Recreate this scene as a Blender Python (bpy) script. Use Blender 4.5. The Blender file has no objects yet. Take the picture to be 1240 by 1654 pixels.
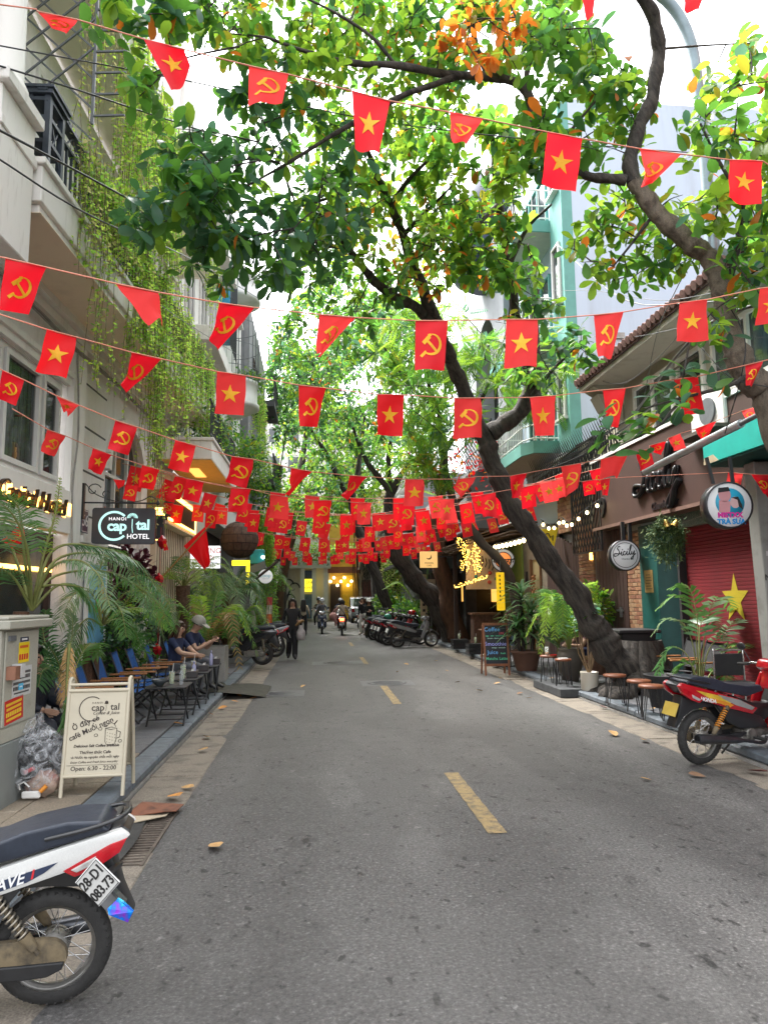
import bpy,bmesh,math,random
import numpy as np
from mathutils import noise,Vector,Matrix,Quaternion
from mathutils.geometry import tessellate_polygon
PI=math.pi
R=math.radians
rnd=random.Random(7)
SC=bpy.context.scene
COL=SC.collection

# ------------------------------------------------------------------ camera
FPX,PITCH,YAW,ROLL,EYE=1147.0,R(7.0),R(5.44),R(0.6),1.65
def _basis():
    cy,sy,cp,sp=math.cos(YAW),math.sin(YAW),math.cos(PITCH),math.sin(PITCH)
    Rv=Vector((cy,-sy,0)); Fv=Vector((sy*cp,cy*cp,sp)); Uv=Vector((-sy*sp,-cy*sp,cp))
    c,s=math.cos(ROLL),math.sin(ROLL)
    return Rv*c-Uv*s,Rv*s+Uv*c,Fv
CR,CU,CF=_basis()
cam_data=bpy.data.cameras.new('camera')
cam_data.sensor_fit='AUTO'; cam_data.sensor_width=36.0
cam_data.lens=36.0*FPX/1654.0
cam_data.clip_start=0.05; cam_data.clip_end=500
cam=bpy.data.objects.new('camera',cam_data)
cam.matrix_world=Matrix(((CR.x,CU.x,-CF.x,0),(CR.y,CU.y,-CF.y,0),(CR.z,CU.z,-CF.z,EYE),(0,0,0,1)))
COL.objects.link(cam); SC.camera=cam

# ------------------------------------------------------------------ sky, sun, exposure (bright overcast day)
world=bpy.data.worlds.new('World'); SC.world=world; world.use_nodes=True
_n,_l=world.node_tree.nodes,world.node_tree.links
_bg=_n['Background']
_sky=_n.new('ShaderNodeTexSky'); _sky.sky_type='NISHITA'; _sky.sun_disc=False
SUN_EL,SUN_AZ=R(58),R(-40)
_sky.sun_elevation=SUN_EL; _sky.sun_rotation=SUN_AZ
_sky.air_density=1.0; _sky.dust_density=4.0; _sky.ozone_density=1.0
_hs=_n.new('ShaderNodeHueSaturation'); _hs.inputs['Saturation'].default_value=0.16
_l.new(_sky.outputs[0],_hs.inputs['Color']); _l.new(_hs.outputs[0],_bg.inputs[0])
_bg.inputs[1].default_value=0.15
sun_data=bpy.data.lights.new('sun','SUN'); sun_data.energy=1.5; sun_data.angle=R(16); sun_data.color=(1,.97,.92)
sun=bpy.data.objects.new('sun',sun_data); COL.objects.link(sun)
_sd=Vector((math.sin(SUN_AZ)*math.cos(SUN_EL),math.cos(SUN_AZ)*math.cos(SUN_EL),math.sin(SUN_EL)))
sun.rotation_euler=(-_sd).to_track_quat('-Z','Y').to_euler()
SC.view_settings.view_transform='Standard'; SC.view_settings.look='None'
SC.view_settings.gamma=1.0; SC.view_settings.use_curve_mapping=False
SC.view_settings.exposure=2.62
SC.render.engine='CYCLES'
SC.cycles.max_bounces=7; SC.cycles.diffuse_bounces=4; SC.cycles.glossy_bounces=3
SC.cycles.transmission_bounces=4; SC.cycles.transparent_max_bounces=6
SC.cycles.caustics_reflective=False; SC.cycles.caustics_refractive=False
SC.cycles.use_denoising=True

# ------------------------------------------------------------------ projection helpers: real points from a pixel of the photo and a real distance
def ray(px,py):
    return CR*((px-620)/FPX)-CU*((py-827)/FPX)+CF
def at(px,py,Y):
    r=ray(px,py); t=Y/r.y
    return Vector((r.x*t,Y,EYE+r.z*t))
def gr(px,py,z=0.0):
    r=ray(px,py); t=(z-EYE)/r.z
    return Vector((r.x*t,r.y*t,z))
def atx(px,py,X):
    r=ray(px,py); t=X/r.x
    return Vector((X,r.y*t,EYE+r.z*t))

# ------------------------------------------------------------------ materials
MATS={}
def mat(name,col,rough=.7,metal=0.0,var=.12,scale=6.0,bump=0.0,col2=None,mix=.5,emit=0.0,ecol=None,
        bd=.02,trans=0.0,spec=.5,coat=0.0,stretch=None,detail=6.0,world=False,fine=0.0,glass=0.0,alpha=1.0,mrot=None):
    if name in MATS: return MATS[name]
    m=bpy.data.materials.new(name); m.use_nodes=True
    N,L=m.node_tree.nodes,m.node_tree.links
    b=N['Principled BSDF']
    b.inputs['Roughness'].default_value=rough; b.inputs['Metallic'].default_value=metal
    b.inputs['Specular IOR Level'].default_value=spec; b.inputs['Coat Weight'].default_value=coat
    b.inputs['Coat Roughness'].default_value=.08
    if glass: b.inputs['Transmission Weight'].default_value=glass
    if alpha<1: b.inputs['Alpha'].default_value=alpha
    c=(*col,1)
    b.inputs['Base Color'].default_value=c
    if var or col2 or bump:
        if world: src=N.new('ShaderNodeNewGeometry').outputs['Position']
        else: src=N.new('ShaderNodeTexCoord').outputs['Object']
        if stretch:
            mp=N.new('ShaderNodeMapping'); mp.vector_type='TEXTURE'; mp.inputs['Scale'].default_value=tuple(1/q for q in stretch)
            if mrot: mp.inputs['Rotation'].default_value=mrot
            L.new(src,mp.inputs[0]); src=mp.outputs[0]
        nz=N.new('ShaderNodeTexNoise'); nz.inputs['Scale'].default_value=scale; nz.inputs['Detail'].default_value=detail
        nz.inputs['Roughness'].default_value=.62
        L.new(src,nz.inputs['Vector'])
        rp=N.new('ShaderNodeValToRGB')
        e=rp.color_ramp.elements
        e[0].position=.5-.22*(1 if not col2 else .8); e[1].position=.5+.22
        if col2:
            e[0].color=(*col2,1); e[1].color=c
            e[0].position=max(0,mix-.16); e[1].position=min(1,mix+.1)
        else:
            e[0].color=tuple(max(0,x*(1-var)) for x in col)+(1,)
            e[1].color=tuple(min(1,x*(1+var)) for x in col)+(1,)
        L.new(nz.outputs['Fac'],rp.inputs[0])
        outc=rp.outputs[0]
        if fine:
            n2=N.new('ShaderNodeTexNoise'); n2.inputs['Scale'].default_value=scale*22; n2.inputs['Detail'].default_value=3
            L.new(src,n2.inputs['Vector'])
            mr=N.new('ShaderNodeMapRange'); mr.inputs[1].default_value=.3; mr.inputs[2].default_value=.7
            mr.inputs[3].default_value=1-fine; mr.inputs[4].default_value=1+fine
            L.new(n2.outputs['Fac'],mr.inputs[0])
            mx=N.new('ShaderNodeVectorMath'); mx.operation='SCALE'
            L.new(outc,mx.inputs[0]); L.new(mr.outputs[0],mx.inputs['Scale']); outc=mx.outputs[0]
        L.new(outc,b.inputs['Base Color'])
        if bump:
            bp=N.new('ShaderNodeBump'); bp.inputs['Strength'].default_value=min(1,bump); bp.inputs['Distance'].default_value=bd
            L.new(nz.outputs['Fac'],bp.inputs['Height']); L.new(bp.outputs[0],b.inputs['Normal'])
    if emit:
        b.inputs['Emission Color'].default_value=(*(ecol or col),1); b.inputs['Emission Strength'].default_value=emit
    if trans:
        tr=N.new('ShaderNodeBsdfTranslucent'); tr.inputs[0].default_value=tuple(min(1,x*2.1) for x in (ecol or col))+(1,)
        mxs=N.new('ShaderNodeMixShader'); mxs.inputs[0].default_value=trans
        out=N['Material Output']
        L.new(b.outputs[0],mxs.inputs[1]); L.new(tr.outputs[0],mxs.inputs[2]); L.new(mxs.outputs[0],out.inputs['Surface'])
    MATS[name]=m
    return m

# ------------------------------------------------------------------ object helpers
def tag(o,label=None,cat=None,group=None,kind=None):
    if label: o['label']=label
    if cat: o['category']=cat
    if group: o['group']=group
    if kind: o['kind']=kind
    return o
def W(o):
    m=Matrix.Identity(4)
    while o is not None:
        m=o.matrix_basis @ m; o=o.parent
    return m
def thing(name,label,cat,loc=(0,0,0),group=None,rz=0.0,kind=None,rot=None,parent=None):
    o=bpy.data.objects.new(name,None); COL.objects.link(o)
    o.empty_display_size=.1
    o.location=loc; o.rotation_euler=rot if rot else (0,0,rz)
    if parent: o.parent=parent
    return tag(o,label,cat,group,kind)
def copy_tree(o,parent=None):
    c=o.copy(); COL.objects.link(c)
    if parent: c.parent=parent
    for ch in list(o.children): copy_tree(ch,c)
    return c
def link(name,me,parent=None):
    o=bpy.data.objects.new(name,me); COL.objects.link(o)
    if parent: o.parent=parent
    return o
def inst(o,parent=None,loc=None,rot=None,mt=None):
    c=bpy.data.objects.new(o.name.split('.')[0],o.data); COL.objects.link(c)
    for k in ('label','category','group','kind'):
        if k in o: c[k]=o[k]
    c.parent=parent if parent else o.parent
    c.matrix_basis=o.matrix_basis
    if loc is not None: c.location=loc
    if rot is not None: c.rotation_euler=rot
    return c

class MB:
    """collects shapes and links them as ONE mesh object"""
    def __init__(s): s.v=[]; s.f=[]; s.m=[]; s.sm=[]; s.cur=0
    def mi(s,i): s.cur=i; return s
    def add(s,vs,fs,smooth=False):
        b=len(s.v); s.v.extend([tuple(p) for p in vs])
        for f in fs:
            s.f.append(tuple(b+i for i in f)); s.m.append(s.cur); s.sm.append(smooth)
        return s
    def box(s,x0,x1,y0,y1,z0,z1):
        return s.add([(x0,y0,z0),(x1,y0,z0),(x1,y1,z0),(x0,y1,z0),(x0,y0,z1),(x1,y0,z1),(x1,y1,z1),(x0,y1,z1)],
                     [(0,3,2,1),(4,5,6,7),(0,1,5,4),(1,2,6,5),(2,3,7,6),(3,0,4,7)])
    def bar(s,p,q,w,h=None,up=(0,0,1)):
        p,q=Vector(p),Vector(q); h=h or w
        d=(q-p).normalized(); u=Vector(up)
        a=d.cross(u)
        if a.length<1e-4: a=d.cross(Vector((1,0,0)))
        a.normalize(); b=a.cross(d).normalized()
        a,b=a*w/2,b*h/2
        vs=[p-a-b,p+a-b,p+a+b,p-a+b,q-a-b,q+a-b,q+a+b,q-a+b]
        return s.add(vs,[(0,1,2,3),(7,6,5,4),(0,4,5,1),(1,5,6,2),(2,6,7,3),(3,7,4,0)])
    def tube(s,pts,r,n=8,cap=True,closed=False,sq=1.0,smooth=True):
        pts=[Vector(p) for p in pts]; k=len(pts)
        rs=r if isinstance(r,(list,tuple)) else [r]*k
        vs,fs=[],[]
        prev=None
        for i,p in enumerate(pts):
            if closed: d=pts[(i+1) % k]-pts[i-1]
            else: d=pts[min(i+1,k-1)]-pts[max(i-1,0)]
            if d.length<1e-9: d=Vector((0,0,1))
            d.normalize()
            if prev is None:
                a=d.orthogonal().normalized()
                if abs(d.z)<.9: a=d.cross(Vector((0,0,1))).normalized()
            else:
                a=prev-d*prev.dot(d)
                a=a.normalized() if a.length>1e-6 else d.orthogonal().normalized()
            prev=a; b=d.cross(a)
            for j in range(n):
                t=2*PI*j/n
                vs.append(p+a*(math.cos(t)*rs[i])+b*(math.sin(t)*rs[i]*sq))
        m=k if closed else k-1
        for i in range(m):
            i2=(i+1) % k
            for j in range(n):
                j2=(j+1) % n
                fs.append((i*n+j,i*n+j2,i2*n+j2,i2*n+j))
        s.add(vs,fs,smooth)
        if cap and not closed:
            s.add(vs[:n],[tuple(range(n-1,-1,-1))]); s.add(vs[-n:],[tuple(range(n))])
        return s
    def lathe(s,prof,n=16,c=(0,0,0),axis='z',smooth=True,a0=0,a1=2*PI,cap=True):
        vs,fs=[],[]; full=abs(a1-a0-2*PI)<1e-6
        m=n if full else n+1
        for (r,z) in prof:
            for j in range(m):
                t=a0+(a1-a0)*j/n
                x,y=r*math.cos(t),r*math.sin(t)
                p={'z': (x,y,z),'y': (x,z,-y),'x': (z,x,y)}[axis]
                vs.append((p[0]+c[0],p[1]+c[1],p[2]+c[2]))
        for i in range(len(prof)-1):
            for j in range(n):
                j2=(j+1) % m if full else j+1
                fs.append((i*m+j,i*m+j2,(i+1)*m+j2,(i+1)*m+j))
        s.add(vs,fs,smooth)
        if cap and full:
            if prof[0][0]>1e-6: s.add(vs[:m],[tuple(range(m-1,-1,-1))])
            if prof[-1][0]>1e-6: s.add(vs[-m:],[tuple(range(m))])
        return s
    def sphere(s,c,r,n=12,k=8,sc=(1,1,1)):
        vs,fs=[],[]
        for i in range(k+1):
            t=PI*i/k
            for j in range(n):
                p=2*PI*j/n
                vs.append((c[0]+r*sc[0]*math.sin(t)*math.cos(p),c[1]+r*sc[1]*math.sin(t)*math.sin(p),c[2]+r*sc[2]*math.cos(t)))
        for i in range(k):
            for j in range(n):
                j2=(j+1) % n
                fs.append((i*n+j,(i+1)*n+j,(i+1)*n+j2,i*n+j2))
        return s.add(vs,fs,True)
    def prism(s,pts,vec,smooth=False):
        """polygon of 3D points pushed along vec"""
        pts=[Vector(p) for p in pts]; vec=Vector(vec); n=len(pts)
        tri=tessellate_polygon([pts])
        a=[tuple(t) for t in tri]
        vs=pts+[p+vec for p in pts]
        fs=[tuple(reversed(t)) for t in a]+[tuple(i+n for i in t) for t in a]
        fs += [(i,(i+1) % n,(i+1) % n+n,i+n) for i in range(n)]
        return s.add(vs,fs,smooth)
    def poly(s,pts):
        pts=[Vector(p) for p in pts]
        return s.add(pts,[tuple(t) for t in tessellate_polygon([pts])])
    def grid(s,P,nu,nv,smooth=True):
        vs=[P(i/nu,j/nv) for j in range(nv+1) for i in range(nu+1)]
        fs=[(j*(nu+1)+i,j*(nu+1)+i+1,(j+1)*(nu+1)+i+1,(j+1)*(nu+1)+i) for j in range(nv) for i in range(nu)]
        return s.add(vs,fs,smooth)
    def build(s,name,mats,parent=None,bevel=0,local=True,seg=1):
        if not isinstance(mats,(list,tuple)): mats=[mats]
        me=bpy.data.meshes.new(name)
        if local or parent is None: v=s.v
        else:
            iw=W(parent).inverted(); v=[tuple(iw @ Vector(p)) for p in s.v]
        me.from_pydata(v,[],s.f)
        for m in mats: me.materials.append(m)
        me.polygons.foreach_set('material_index',s.m)
        me.polygons.foreach_set('use_smooth',s.sm)
        if bevel:
            bm=bmesh.new(); bm.from_mesh(me)
            bmesh.ops.remove_doubles(bm,verts=bm.verts,dist=1e-5)
            ed=[e for e in bm.edges if len(e.link_faces) == 2 and e.calc_face_angle(0)>.6]
            bmesh.ops.bevel(bm,geom=ed,offset=bevel,segments=seg,affect='EDGES',profile=.6,clamp_overlap=True)
            bm.to_mesh(me); bm.free()
            if bevel >= .012 and seg>1:
                me.polygons.foreach_set('use_smooth',[True]*len(me.polygons)); me.set_sharp_from_angle(angle=R(48))
        else:
            me.validate(verbose=False)
        me.update()
        return link(name,me,parent)

def wpt(parent,p):
    return W(parent).inverted() @ Vector(p)

def text(body,size,parent,M,m,name='lettering',depth=.002,shear=0.0,align='CENTER',spacing=1.0,bold=0.0):
    cu=bpy.data.curves.new(name,'FONT'); cu.body=body; cu.size=size; cu.align_x=align; cu.align_y='CENTER'
    cu.extrude=depth; cu.shear=shear; cu.space_character=spacing; cu.offset=bold; cu.resolution_u=3
    o=bpy.data.objects.new(name,cu); COL.objects.link(o)
    bpy.context.view_layer.update()
    me=bpy.data.meshes.new_from_object(o.evaluated_get(bpy.context.evaluated_depsgraph_get()))
    bpy.data.objects.remove(o); bpy.data.curves.remove(cu); me.materials.clear(); me.materials.append(m); me.name=name
    for q in me.polygons: q.material_index=0
    o=link(name,me,parent); o.matrix_basis=M
    return o
def face_mat(loc,right,up):
    """matrix whose x runs along right, y along up, z out of the face"""
    r=Vector(right).normalized(); u=Vector(up).normalized(); n=r.cross(u).normalized(); u=n.cross(r)
    return Matrix(((r.x,u.x,n.x,loc[0]),(r.y,u.y,n.y,loc[1]),(r.z,u.z,n.z,loc[2]),(0,0,0,1)))

def catmull(pts,k=6):
    pts=[Vector(p) for p in pts]
    if len(pts)<3: return pts
    P=[pts[0]*2-pts[1]]+pts+[pts[-1]*2-pts[-2]]
    out=[]
    for i in range(1,len(P)-2):
        for j in range(k):
            t=j/k; a,b,c,d=P[i-1],P[i],P[i+1],P[i+2]
            out.append(.5*((2*b)+(c-a)*t+(2*a-5*b+4*c-d)*t*t+(3*b-a-3*c+d)*t** 3))
    out.append(pts[-1])
    return out
def lerps(vals,n):
    """n values evenly interpolated from a list"""
    o=[]
    for i in range(n):
        t=i/(n-1)*(len(vals)-1); k=min(int(t),len(vals)-2); o.append(vals[k]+(vals[k+1]-vals[k])*(t-k))
    return o

def leaf_mesh(name,T,mats,template,mat_idx,parent=None,kind='stuff',local=True):
    """many leaves joined: T = list of (loc, right, fwd, up, scale); template = (verts (n,3), faces)"""
    tv,tf=template; tv=np.asarray(tv,float); nv=len(tv)
    N_=len(T)
    A=np.array([[t[1][:],t[2][:],t[3][:]] for t in T],float)       # N,3(axes),3
    Lc=np.array([t[0][:] for t in T],float); S=np.array([t[4] for t in T],float)
    V=(np.einsum('vk,nkd->nvd',tv,A)*S[:,None,None]+Lc[:,None,:]).reshape(-1,3)
    if parent is not None and not local:
        iw=np.array(W(parent).inverted()); V=V @ iw[:3,:3].T+iw[:3,3]
    me=bpy.data.meshes.new(name)
    fl=[len(f) for f in tf]; loops=np.concatenate([np.array(f) for f in tf])
    allloops=(loops[None,:]+(np.arange(N_)*nv)[:,None]).reshape(-1)
    tot=np.tile(np.array(fl),N_); start=np.concatenate([[0],np.cumsum(tot)[:-1]])
    me.vertices.add(len(V)); me.vertices.foreach_set('co',V.reshape(-1))
    me.loops.add(len(allloops)); me.loops.foreach_set('vertex_index',allloops.astype(np.int32))
    me.polygons.add(len(tot)); me.polygons.foreach_set('loop_start',start.astype(np.int32)); me.polygons.foreach_set('loop_total',tot.astype(np.int32))
    for m in mats: me.materials.append(m)
    me.polygons.foreach_set('material_index',np.repeat(np.array(mat_idx,np.int32),len(tf)))
    me.polygons.foreach_set('use_smooth',np.ones(len(tot),bool))
    me.update(calc_edges=True); me.validate(verbose=False)
    o=link(name,me,parent)
    if kind: o['kind']=kind
    return o

def leaf_template(w=.5,fold=.12,droop=.15,obovate=1.5,seg=4):
    """leaf of length 1 along +y, width w, folded along its midrib, drooping to -z"""
    vs=[(0,0,0)]
    fs=[]
    prof={3: ((.35,.8),(.72,.95)),4: ((.25,.6),(.55,.95),(.82,.85)),5: ((.2,.45),(.42,.82),(.66,1),(.88,.72))}[seg]
    for i in range(1,seg):
        t=prof[i-1][0]
        wd=w*.5*prof[i-1][1]
        z=-droop*t*t
        b=len(vs)
        vs += [(-wd,t,z+fold*wd),(0,t,z),(wd,t,z+fold*wd)]
        if i == 1: fs += [(0,b+1,b),(0,b+2,b+1)]
        else: fs += [(b-3,b-2,b+1,b),(b-2,b-1,b+2,b+1)]
    b=len(vs); vs.append((0,1,-droop))
    fs += [(b-3,b-2,b),(b-2,b-1,b)]
    return vs,fs

def rframe(d,rg=rnd,roll=None,upbias=None):
    """axes (right, fwd, up) with fwd = d"""
    d=d.normalized()
    ref=Vector((0,0,1)) if abs(d.z)<.95 else Vector((1,0,0))
    r=d.cross(ref).normalized(); u=r.cross(d)
    a=rg.uniform(-.7,.7) if roll is None else roll
    r2=r*math.cos(a)+u*math.sin(a)
    return r2,d,r2.cross(d)
# ================================================================== GROUND
def asphalt_mat():
    m=bpy.data.materials.new('asphalt'); m.use_nodes=True
    N,L=m.node_tree.nodes,m.node_tree.links; b=N['Principled BSDF']
    g=N.new('ShaderNodeNewGeometry').outputs['Position']
    def noise(sc,det,rough=.6,st=None):
        n=N.new('ShaderNodeTexNoise'); n.inputs['Scale'].default_value=sc; n.inputs['Detail'].default_value=det; n.inputs['Roughness'].default_value=rough
        if st:
            mp=N.new('ShaderNodeMapping'); mp.inputs['Scale'].default_value=st; L.new(g,mp.inputs[0]); L.new(mp.outputs[0],n.inputs['Vector'])
        else: L.new(g,n.inputs['Vector'])
        return n.outputs['Fac']
    def ramp(f,stops):
        r=N.new('ShaderNodeValToRGB'); e=r.color_ramp.elements
        while len(e)<len(stops): e.new(.5)
        for k,(p,c) in enumerate(stops): e[k].position=p; e[k].color=(c,c,c,1) if not isinstance(c,tuple) else (*c,1)
        L.new(f,r.inputs[0]); return r.outputs[0]
    def mul(a,bb):
        x=N.new('ShaderNodeMix'); x.data_type='RGBA'; x.blend_type='MULTIPLY'; x.inputs[0].default_value=1
        L.new(a,x.inputs[6]); L.new(bb,x.inputs[7]); return x.outputs[2]
    big=ramp(noise(.55,8,.6,(1,.35,1)),[(.3,(.066,.063,.061)),(.55,(.087,.084,.081)),(.75,(.112,.107,.101))])
    fin=ramp(noise(52,6,.75),[(.28,.3),(.46,.85),(.57,1.15),(.66,2.1),(.76,3.2)])
    col=mul(big,fin)
    spots=ramp(noise(7,4,.55,(1,.55,1)),[(.27,.3),(.33,.8),(.4,1.0),(.6,1.0)])
    col=mul(col,spots)
    col=mul(col,ramp(noise(17,3,.5,(1,.6,1)),[(.3,.35),(.35,.9),(.38,1.0)]))
    col=mul(col,ramp(noise(11,4,.6),[(.66,1.0),(.69,1.5),(.74,1.7)]))
    pale=ramp(noise(2.3,5,.6),[(.5,1.0),(.68,1.12),(.74,1.35)])
    col=mul(col,pale)
    patch=ramp(noise(.9,2,.4,(.8,.25,1)),[(.42,1.0),(.44,.86),(.58,.9),(.6,1.06)])
    col=mul(col,patch)
    wv=N.new('ShaderNodeTexWave'); wv.inputs['Scale'].default_value=.21; wv.inputs['Distortion'].default_value=.6; wv.inputs['Phase Offset'].default_value=.9; L.new(g,wv.inputs['Vector'])
    col=mul(col,ramp(wv.outputs['Fac'],[(.1,.92),(.9,1.08)]))
    crack=N.new('ShaderNodeTexVoronoi'); crack.feature='DISTANCE_TO_EDGE'; crack.inputs['Scale'].default_value=.55; cn_=N.new('ShaderNodeVectorMath'); cn_.operation='ADD'
    nv=N.new('ShaderNodeTexNoise'); nv.inputs['Scale'].default_value=2.2; nv.inputs['Detail'].default_value=6; L.new(g,nv.inputs['Vector']); L.new(g,cn_.inputs[0]); L.new(nv.outputs['Color'],cn_.inputs[1]); L.new(cn_.outputs[0],crack.inputs['Vector'])
    col=mul(col,ramp(crack.outputs['Distance'],[(.0,.78),(.005,.92),(.01,1.0)]))
    L.new(col,b.inputs['Base Color'])
    b.inputs['Roughness'].default_value=.62; b.inputs['Specular IOR Level'].default_value=.45
    bp=N.new('ShaderNodeBump'); bp.inputs['Strength'].default_value=.55; bp.inputs['Distance'].default_value=.006
    L.new(noise(60,5,.75),bp.inputs['Height']); L.new(bp.outputs[0],b.inputs['Normal'])
    return m
M_asph=asphalt_mat()
M_earth=mat('dark_earth',(.06,.055,.05),.9,var=.3,scale=3,world=True)
M_conc=mat('gutter_concrete',(.2,.172,.138),.85,scale=4.5,col2=(.075,.066,.056),mix=.42,bump=.5,fine=.35,world=True)
M_conc2=mat('concrete_grey',(.3,.29,.27),.85,var=.25,scale=5,bump=.35,fine=.2)
M_kerb=mat('bluestone',(.115,.135,.155),.6,var=.3,scale=9,bump=.3,fine=.25,world=True)
M_tile_b=mat('beige_paving',(.26,.215,.16),.75,scale=3,col2=(.17,.145,.115),mix=.42,bump=.3,fine=.25,world=True)
M_tile_g=mat('grey_paving',(.12,.122,.13),.65,var=.3,scale=4,bump=.3,fine=.25,world=True)
M_joint=mat('joint_dirt',(.06,.055,.05),.95,var=.2,scale=9,world=True)
M_yel=mat('road_paint',(.28,.2,.088),.75,scale=16,col2=(.1,.088,.068),mix=.46,fine=.4,world=True)

ground=MB().box(-150,150,-60,300,-.4,-.03).build('ground',M_earth); tag(ground,kind='structure')
def edge_noise(y,s): return .03*math.sin(y*3.1+s)+.025*math.sin(y*7.3+2*s)+.015*math.sin(y*17+s)
def road_p(u,v):
    y=-8+90*v; xl,xr=-1.12+edge_noise(y,.3),3.86+edge_noise(y,2.1)
    x=xl+(xr-xl)*u
    z=.012+.03*math.sin(PI*u)-(.014 if u in (0,1) else 0)
    return (x,y,z)
road=MB().grid(road_p,24,500).build('road',M_asph); tag(road,kind='structure')
def road_z(x): return .012+.03*math.sin(PI*min(1,max(0,(x+1.12)/4.98)))
# dashes of the worn yellow centre line
for (y0,y1,w) in ((5.02,6.75,.13),(11.15,13.5,.13),(18.0,20.2,.12),(25,27.2,.12)):
    mb=MB(); x0=1.24
    mb.grid(lambda u,v: (x0+(u-.5)*w*(1+.06*math.sin(v*40)) ,y0+(y1-y0)*v,road_z(x0)+.005),3,16)
    mb.build('lane_marking',M_yel,road)
# inspection covers let into the asphalt
M_cover=mat('iron_cover',(.085,.085,.088),.55,var=.25,scale=12,bump=.4,world=True)
for k,(px,py,w,l) in enumerate(((625,1107,1.0,.9),(455,1123,.8,.8),(545,1073,1.3,.9))):
    p=gr(px,py); z=road_z(p.x)+.004
    mb=MB(); mb.grid(lambda u,v: (p.x+(u-.5)*w,p.y+(v-.5)*l,road_z(p.x+(u-.5)*w)+.004),4,2)
    cov=mb.build('manhole_cover',M_cover,road)
    mb=MB(); mb.lathe([(l*.31,0),(l*.31,.004),(l*.42,.004),(l*.42,0)],28,(p.x,p.y,z),cap=False)
    for q in range(5): mb.box(p.x-l*.28,p.x+l*.28,p.y-l*.24+q*l*.11,p.y-l*.2+q*l*.11,z,z+.004)
    mb.build('cover_ring',M_cover,cov)

# gutters of separate concrete slabs
def slab_run(root,name,x0,x1,ys,h,m,bev,gap=.012,tilt=.004,skip=()):
    protos=[]
    w=x1-x0
    for k,(y0,y1) in enumerate(ys):
        if any(a<(y0+y1)/2<b for a,b in skip): continue
        mb=MB()
        l=y1-y0-gap
        mb.box(-w/2+gap/2,w/2-gap/2,-l/2,l/2,-.09,0)
        key=round(l,2)
        pr=next((q for q in protos if q[0] == key),None)
        if pr is None:
            o=mb.build(name,m,root,bevel=bev); protos.append((key,o))
        else: o=inst(pr[1],root)
        o.location=((x0+x1)/2,(y0+y1)/2,h+rnd.uniform(-.006,.006))
        o.rotation_euler=(rnd.uniform(-tilt,tilt),rnd.uniform(-tilt,tilt),rnd.uniform(-.006,.006))
def runs(a,b,ls):
    out=[]; y=a; k=0
    while y<b: l=ls[k % len(ls)]; out.append((y,y+l)); y += l; k += 1
    return out
gutter_l=thing('gutter',None,None,kind='structure'); gutter_r=thing('gutter',None,None,kind='structure')
slab_run(gutter_l,'slab',-1.56,-1.06,runs(1.0,36,[1.0,1.1,.95]),.006,M_conc,.008,tilt=.008,skip=((4.7,6.0),))
slab_run(gutter_r,'slab',3.8,4.27,runs(2.0,36,[1.05,.95,1.1]),.006,M_conc,.008,tilt=.008)
MB().box(-1.56,-1.06,-6,60,-.1,-.03).build('gutter_bed',M_joint,gutter_l)
MB().box(3.8,4.27,-6,60,-.1,-.03).build('gutter_bed',M_joint,gutter_r)
kerb_l=thing('kerb',None,None,kind='structure'); kerb_r=thing('kerb',None,None,kind='structure')
slab_run(kerb_l,'kerb_stone',-1.79,-1.56,runs(1.5,40,[1.0]),.125,M_kerb,.02,gap=.008,skip=((12.3,14.0),))
slab_run(kerb_r,'kerb_stone',4.27,4.5,runs(1.5,40,[1.0]),.125,M_kerb,.02,gap=.008)
MB().box(-1.785,-1.565,-6,60,-.1,.03).build('kerb_bed',M_conc2,kerb_l)
MB().box(4.275,4.495,-6,60,-.1,.03).build('kerb_bed',M_conc2,kerb_r)
pave_l=thing('pavement',None,None,kind='structure'); pave_r=thing('pavement',None,None,kind='structure')
MB().box(-7,-1.79,-6,62,-.1,.105).build('paving_bed',M_joint,pave_l)
MB().box(4.5,8.5,-6,62,-.1,.105).build('paving_bed',M_joint,pave_r)
def tiles(root,x0,nx,dx,y0,ny,dy,m,z=.122):
    pr=None
    for j in range(ny):
        for i in range(nx):
            if pr is None:
                pr=MB().box(-dx/2+.004,dx/2-.004,-dy/2+.004,dy/2-.004,-.03,0).build('paving_tile',m,root,bevel=.004); o=pr
            else: o=inst(pr,root)
            o.location=(x0+(i+.5)*dx,y0+(j+.5)*dy,z+rnd.uniform(-.003,.003))
            o.rotation_euler=(rnd.uniform(-.004,.004),rnd.uniform(-.004,.004),0)
tiles(pave_l,-3.39,4,.4,2.9,12,.4,M_tile_b)
tiles(pave_l,-3.39,4,.4,7.7,20,.4,M_tile_g)
tiles(pave_l,-3.39,2,.8,15.7,14,.8,M_tile_g)
tiles(pave_r,4.5,3,.5,5.5,32,.5,M_tile_g)
tiles(pave_r,4.5,2,.75,21.5,14,.75,M_tile_g)

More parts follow.
